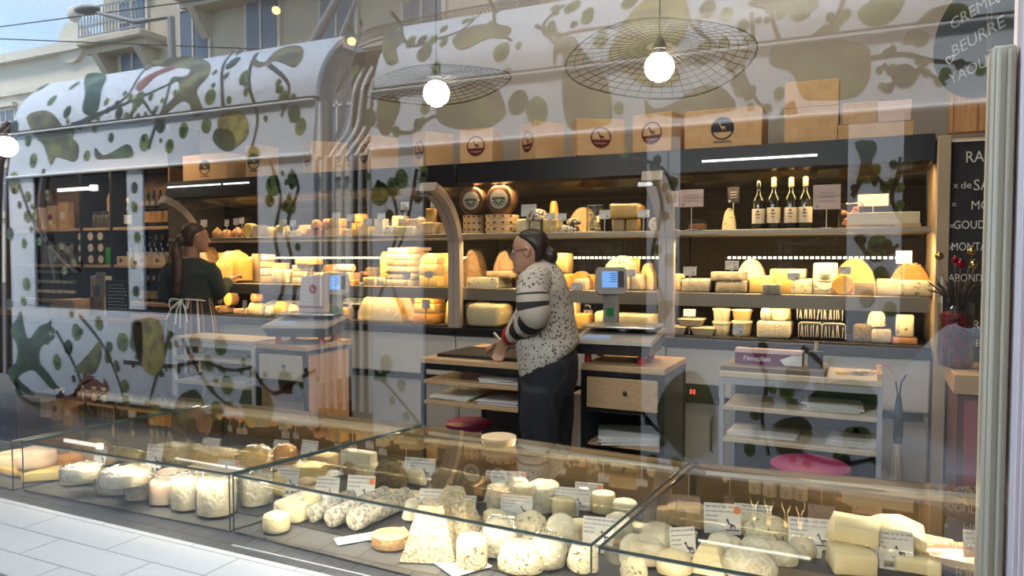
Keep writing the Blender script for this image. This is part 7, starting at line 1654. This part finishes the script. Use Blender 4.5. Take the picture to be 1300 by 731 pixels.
for z in (8.9, 12.5, 16.1):
    balcony(-24.4, -21.2, 17.5, z, H1); balcony(-19.8, -11, 17.5, z+.9, H1); balcony(-4, 4, 17.5, z, H1)
balcony(-44, -32, 27, 9.0, H2)
for x in (-40, -35.5, -31.5):
    b = B(); cyl(b, (x, RY(27)-.3, 13.4), (x, RY(27)+.25, 13.4), 1.1, seg=24); ball(b, (x, RY(27), 15.0), .35, .35, .45, 10); cyl(b, (x, RY(27), 14.2), (x, RY(27), 14.8), .12, seg=8); obj('dormer_arch', b, stone2, H2)
b = B(); bx(b, -33.8, -32.7, RY(29), RY(28), 13, 15.6); obj('chimney', b, mat('brick_red', (.4, .14, .08), .8), H2)
b = B(); cyl(b, (-36.2, RY(27.5), 13.4), (-36.4, RY(27.5), 18.8), .05, seg=6); cyl(b, (-36.4, RY(27.5), 18.8), (-37.6, RY(27.5), 19.2), .04, seg=6); obj('aerial', b, M['plasticgrey'], H2)
# iron scroll canopy edge, street lamp, cables, slanted awning arms
sc_ = thing('scroll_canopy', 'scrolled iron canopy edge over the street behind the near carriage', 'canopy'); yv = 7.4
b = B(); pr0 = [(420, 68), (470, 42), (520, 30), (600, 14), (680, 4), (760, -10)]
pth = [Vector((PX(p[0], yv), RY(yv), PZ(p[0], p[1], yv))) for p in pr0]; pth = smooth_path(pth, 8); tube(b, pth, .012, 5); tube(b, [p-Vector((0, 0, .16)) for p in pth], .012, 5)
for i in range(0, len(pth)-1):
    for h_ in (0, .5):
        p = pth[i].lerp(pth[i+1], h_)-Vector((0, 0, .08)); tube(b, [p+Vector((.055*(1-k/14)*math.cos(k*.75), 0, .065*(1-k/16)*math.sin(k*.75))) for k in range(12)], .006, 4)
obj('scrollwork', b, mat('canopy_iron', (.16, .15, .14), .5), sc_)
b = B(); 
for i in (0, len(pth)//2, len(pth)-1): cyl(b, pth[i], (pth[i].x, pth[i].y, 0), .04, seg=8)
obj('post', b, mat('canopy_iron', (.16, .15, .14), .5), sc_)
for (a0, a1, yv, r, lb) in (((452, -30), (370, 110), 7.6, .06, 'slanted grey awning arm, thicker one'), ((470, -30), (412, 110), 7.5, .035, 'slanted grey awning arm, thinner one')):
    p0, p1 = (Vector((PX(a[0], yv), RY(yv), PZ(a[0], a[1], yv))) for a in (a0, a1)); b = B(); cyl(b, p0, p1, r, seg=12); cyl(b, p1, (p1.x, p1.y, 0), r, seg=10); tag(obj('awning_arm', b, M['plasticgrey']), lb, 'awning arm')
sl_ = thing('street_lamp', 'grey street lamp with oval head reaching over the tram', 'lamp'); yv = 9.0
P_ = lambda px, py: Vector((PX(px, yv), RY(yv), PZ(px, py, yv)))
b = B(); ball(b, P_(118, 17), .30, .16, .07, 18); obj('lamp_head', b, M['plasticgrey'], sl_)
b = B(); p0 = P_(132, 21); p1 = P_(178, 32); tube(b, [p0, p1, p1+Vector((.9, 0, -.05)), p1+Vector((1.0, 0, -p1.z))], [.03, .045, .06, .08], 8); obj('pole', b, M['plasticgrey'], sl_)
for k, (a0, a1, lb) in enumerate((((-20, 42), (240, 8), 'overhead tram cable, upper one'), ((-20, 52), (240, 62), 'overhead tram cable, lower one'))):
    p0, p1 = (Vector((PX(a[0], 10), RY(10), PZ(a[0], a[1], 10))) for a in (a0, a1)); b = B(); tube(b, [p0+(p0-p1)*2, p0, p1, p1+(p1-p0)], .012, 5); tag(obj('overhead_cable', b, M['darkgrey']), lb, 'cable')
for k, (px, py, lb) in enumerate(((355, 18, 'small festoon bulb high over the street'), (449, 56, 'small festoon bulb beside the awning arms'), (525, 85, 'small festoon bulb nearest the hanging globe lamp'))):
    yv = 5.0; p0 = Vector((PX(px, yv), RY(yv), PZ(px, py, yv))); c = thing('festoon_bulb', lb, 'lamp', p0); b = B(); ball(b, (0, 0, 0), .035, seg=12); obj('bulb', b, emis('festoon', (1, .7, .3), 9), c); b = B(); cyl(b, (0, 0, .03), (0, 0, .09), .018, seg=8); tube(b, [(0, 0, .08), (.0, 0, 1.2)], .004, 4); obj('socket', b, M['darkgrey'], c)

# ============================================================ sky
w = bpy.data.worlds.new('sky'); sc.world = w; w.use_nodes = True; t = w.node_tree; t.nodes.clear()
o = N(t, 'ShaderNodeOutputWorld'); bg = N(t, 'ShaderNodeBackground'); tc = N(t, 'ShaderNodeTexCoord'); sp = N(t, 'ShaderNodeSeparateXYZ'); t.links.new(tc.outputs['Generated'], sp.inputs[0])
cr = N(t, 'ShaderNodeValToRGB'); e = cr.color_ramp.elements; e[0].position = 0; e[0].color = (.62, .80, .95, 1); e[1].position = .6; e[1].color = (.26, .48, .86, 1); t.links.new(sp.outputs[2], cr.inputs[0])
nz = N(t, 'ShaderNodeTexNoise'); nz.inputs['Scale'].default_value = 2.2; nz.inputs['Detail'].default_value = 6; t.links.new(tc.outputs['Generated'], nz.inputs['Vector'])
c2_ = N(t, 'ShaderNodeValToRGB'); e = c2_.color_ramp.elements; e[0].position = .48; e[1].position = .68; t.links.new(nz.outputs['Fac'], c2_.inputs[0])
mx = N(t, 'ShaderNodeMix', data_type='RGBA'); t.links.new(c2_.outputs[0], mx.inputs[0]); t.links.new(cr.outputs[0], mx.inputs[6]); mx.inputs[7].default_value = (.9, .93, .97, 1)
t.links.new(mx.outputs[2], bg.inputs[0]); bg.inputs[1].default_value = 3.3; t.links.new(bg.outputs[0], o.inputs[0])
sl2 = bpy.data.lights.new('sun', 'SUN'); sl2.energy = 7.5; sl2.angle = R(12); sl2.color = (1, .95, .88); so = bpy.data.objects.new('sun', sl2); COL.objects.link(so); so.rotation_euler = Vector((.18, -.47, -.88)).to_track_quat('-Z', 'Y').to_euler()
vs = sc.view_settings; vs.view_transform = 'Standard'; vs.look = 'None'; vs.gamma = 1; vs.exposure = 0; vs.use_curve_mapping = False
sc.cycles.transparent_max_bounces = 28; sc.cycles.max_bounces = 8; sc.cycles.diffuse_bounces = 3; sc.cycles.glossy_bounces = 4
sc.cycles.caustics_reflective = False; sc.cycles.caustics_refractive = False
sc.cycles.sample_clamp_indirect = 4
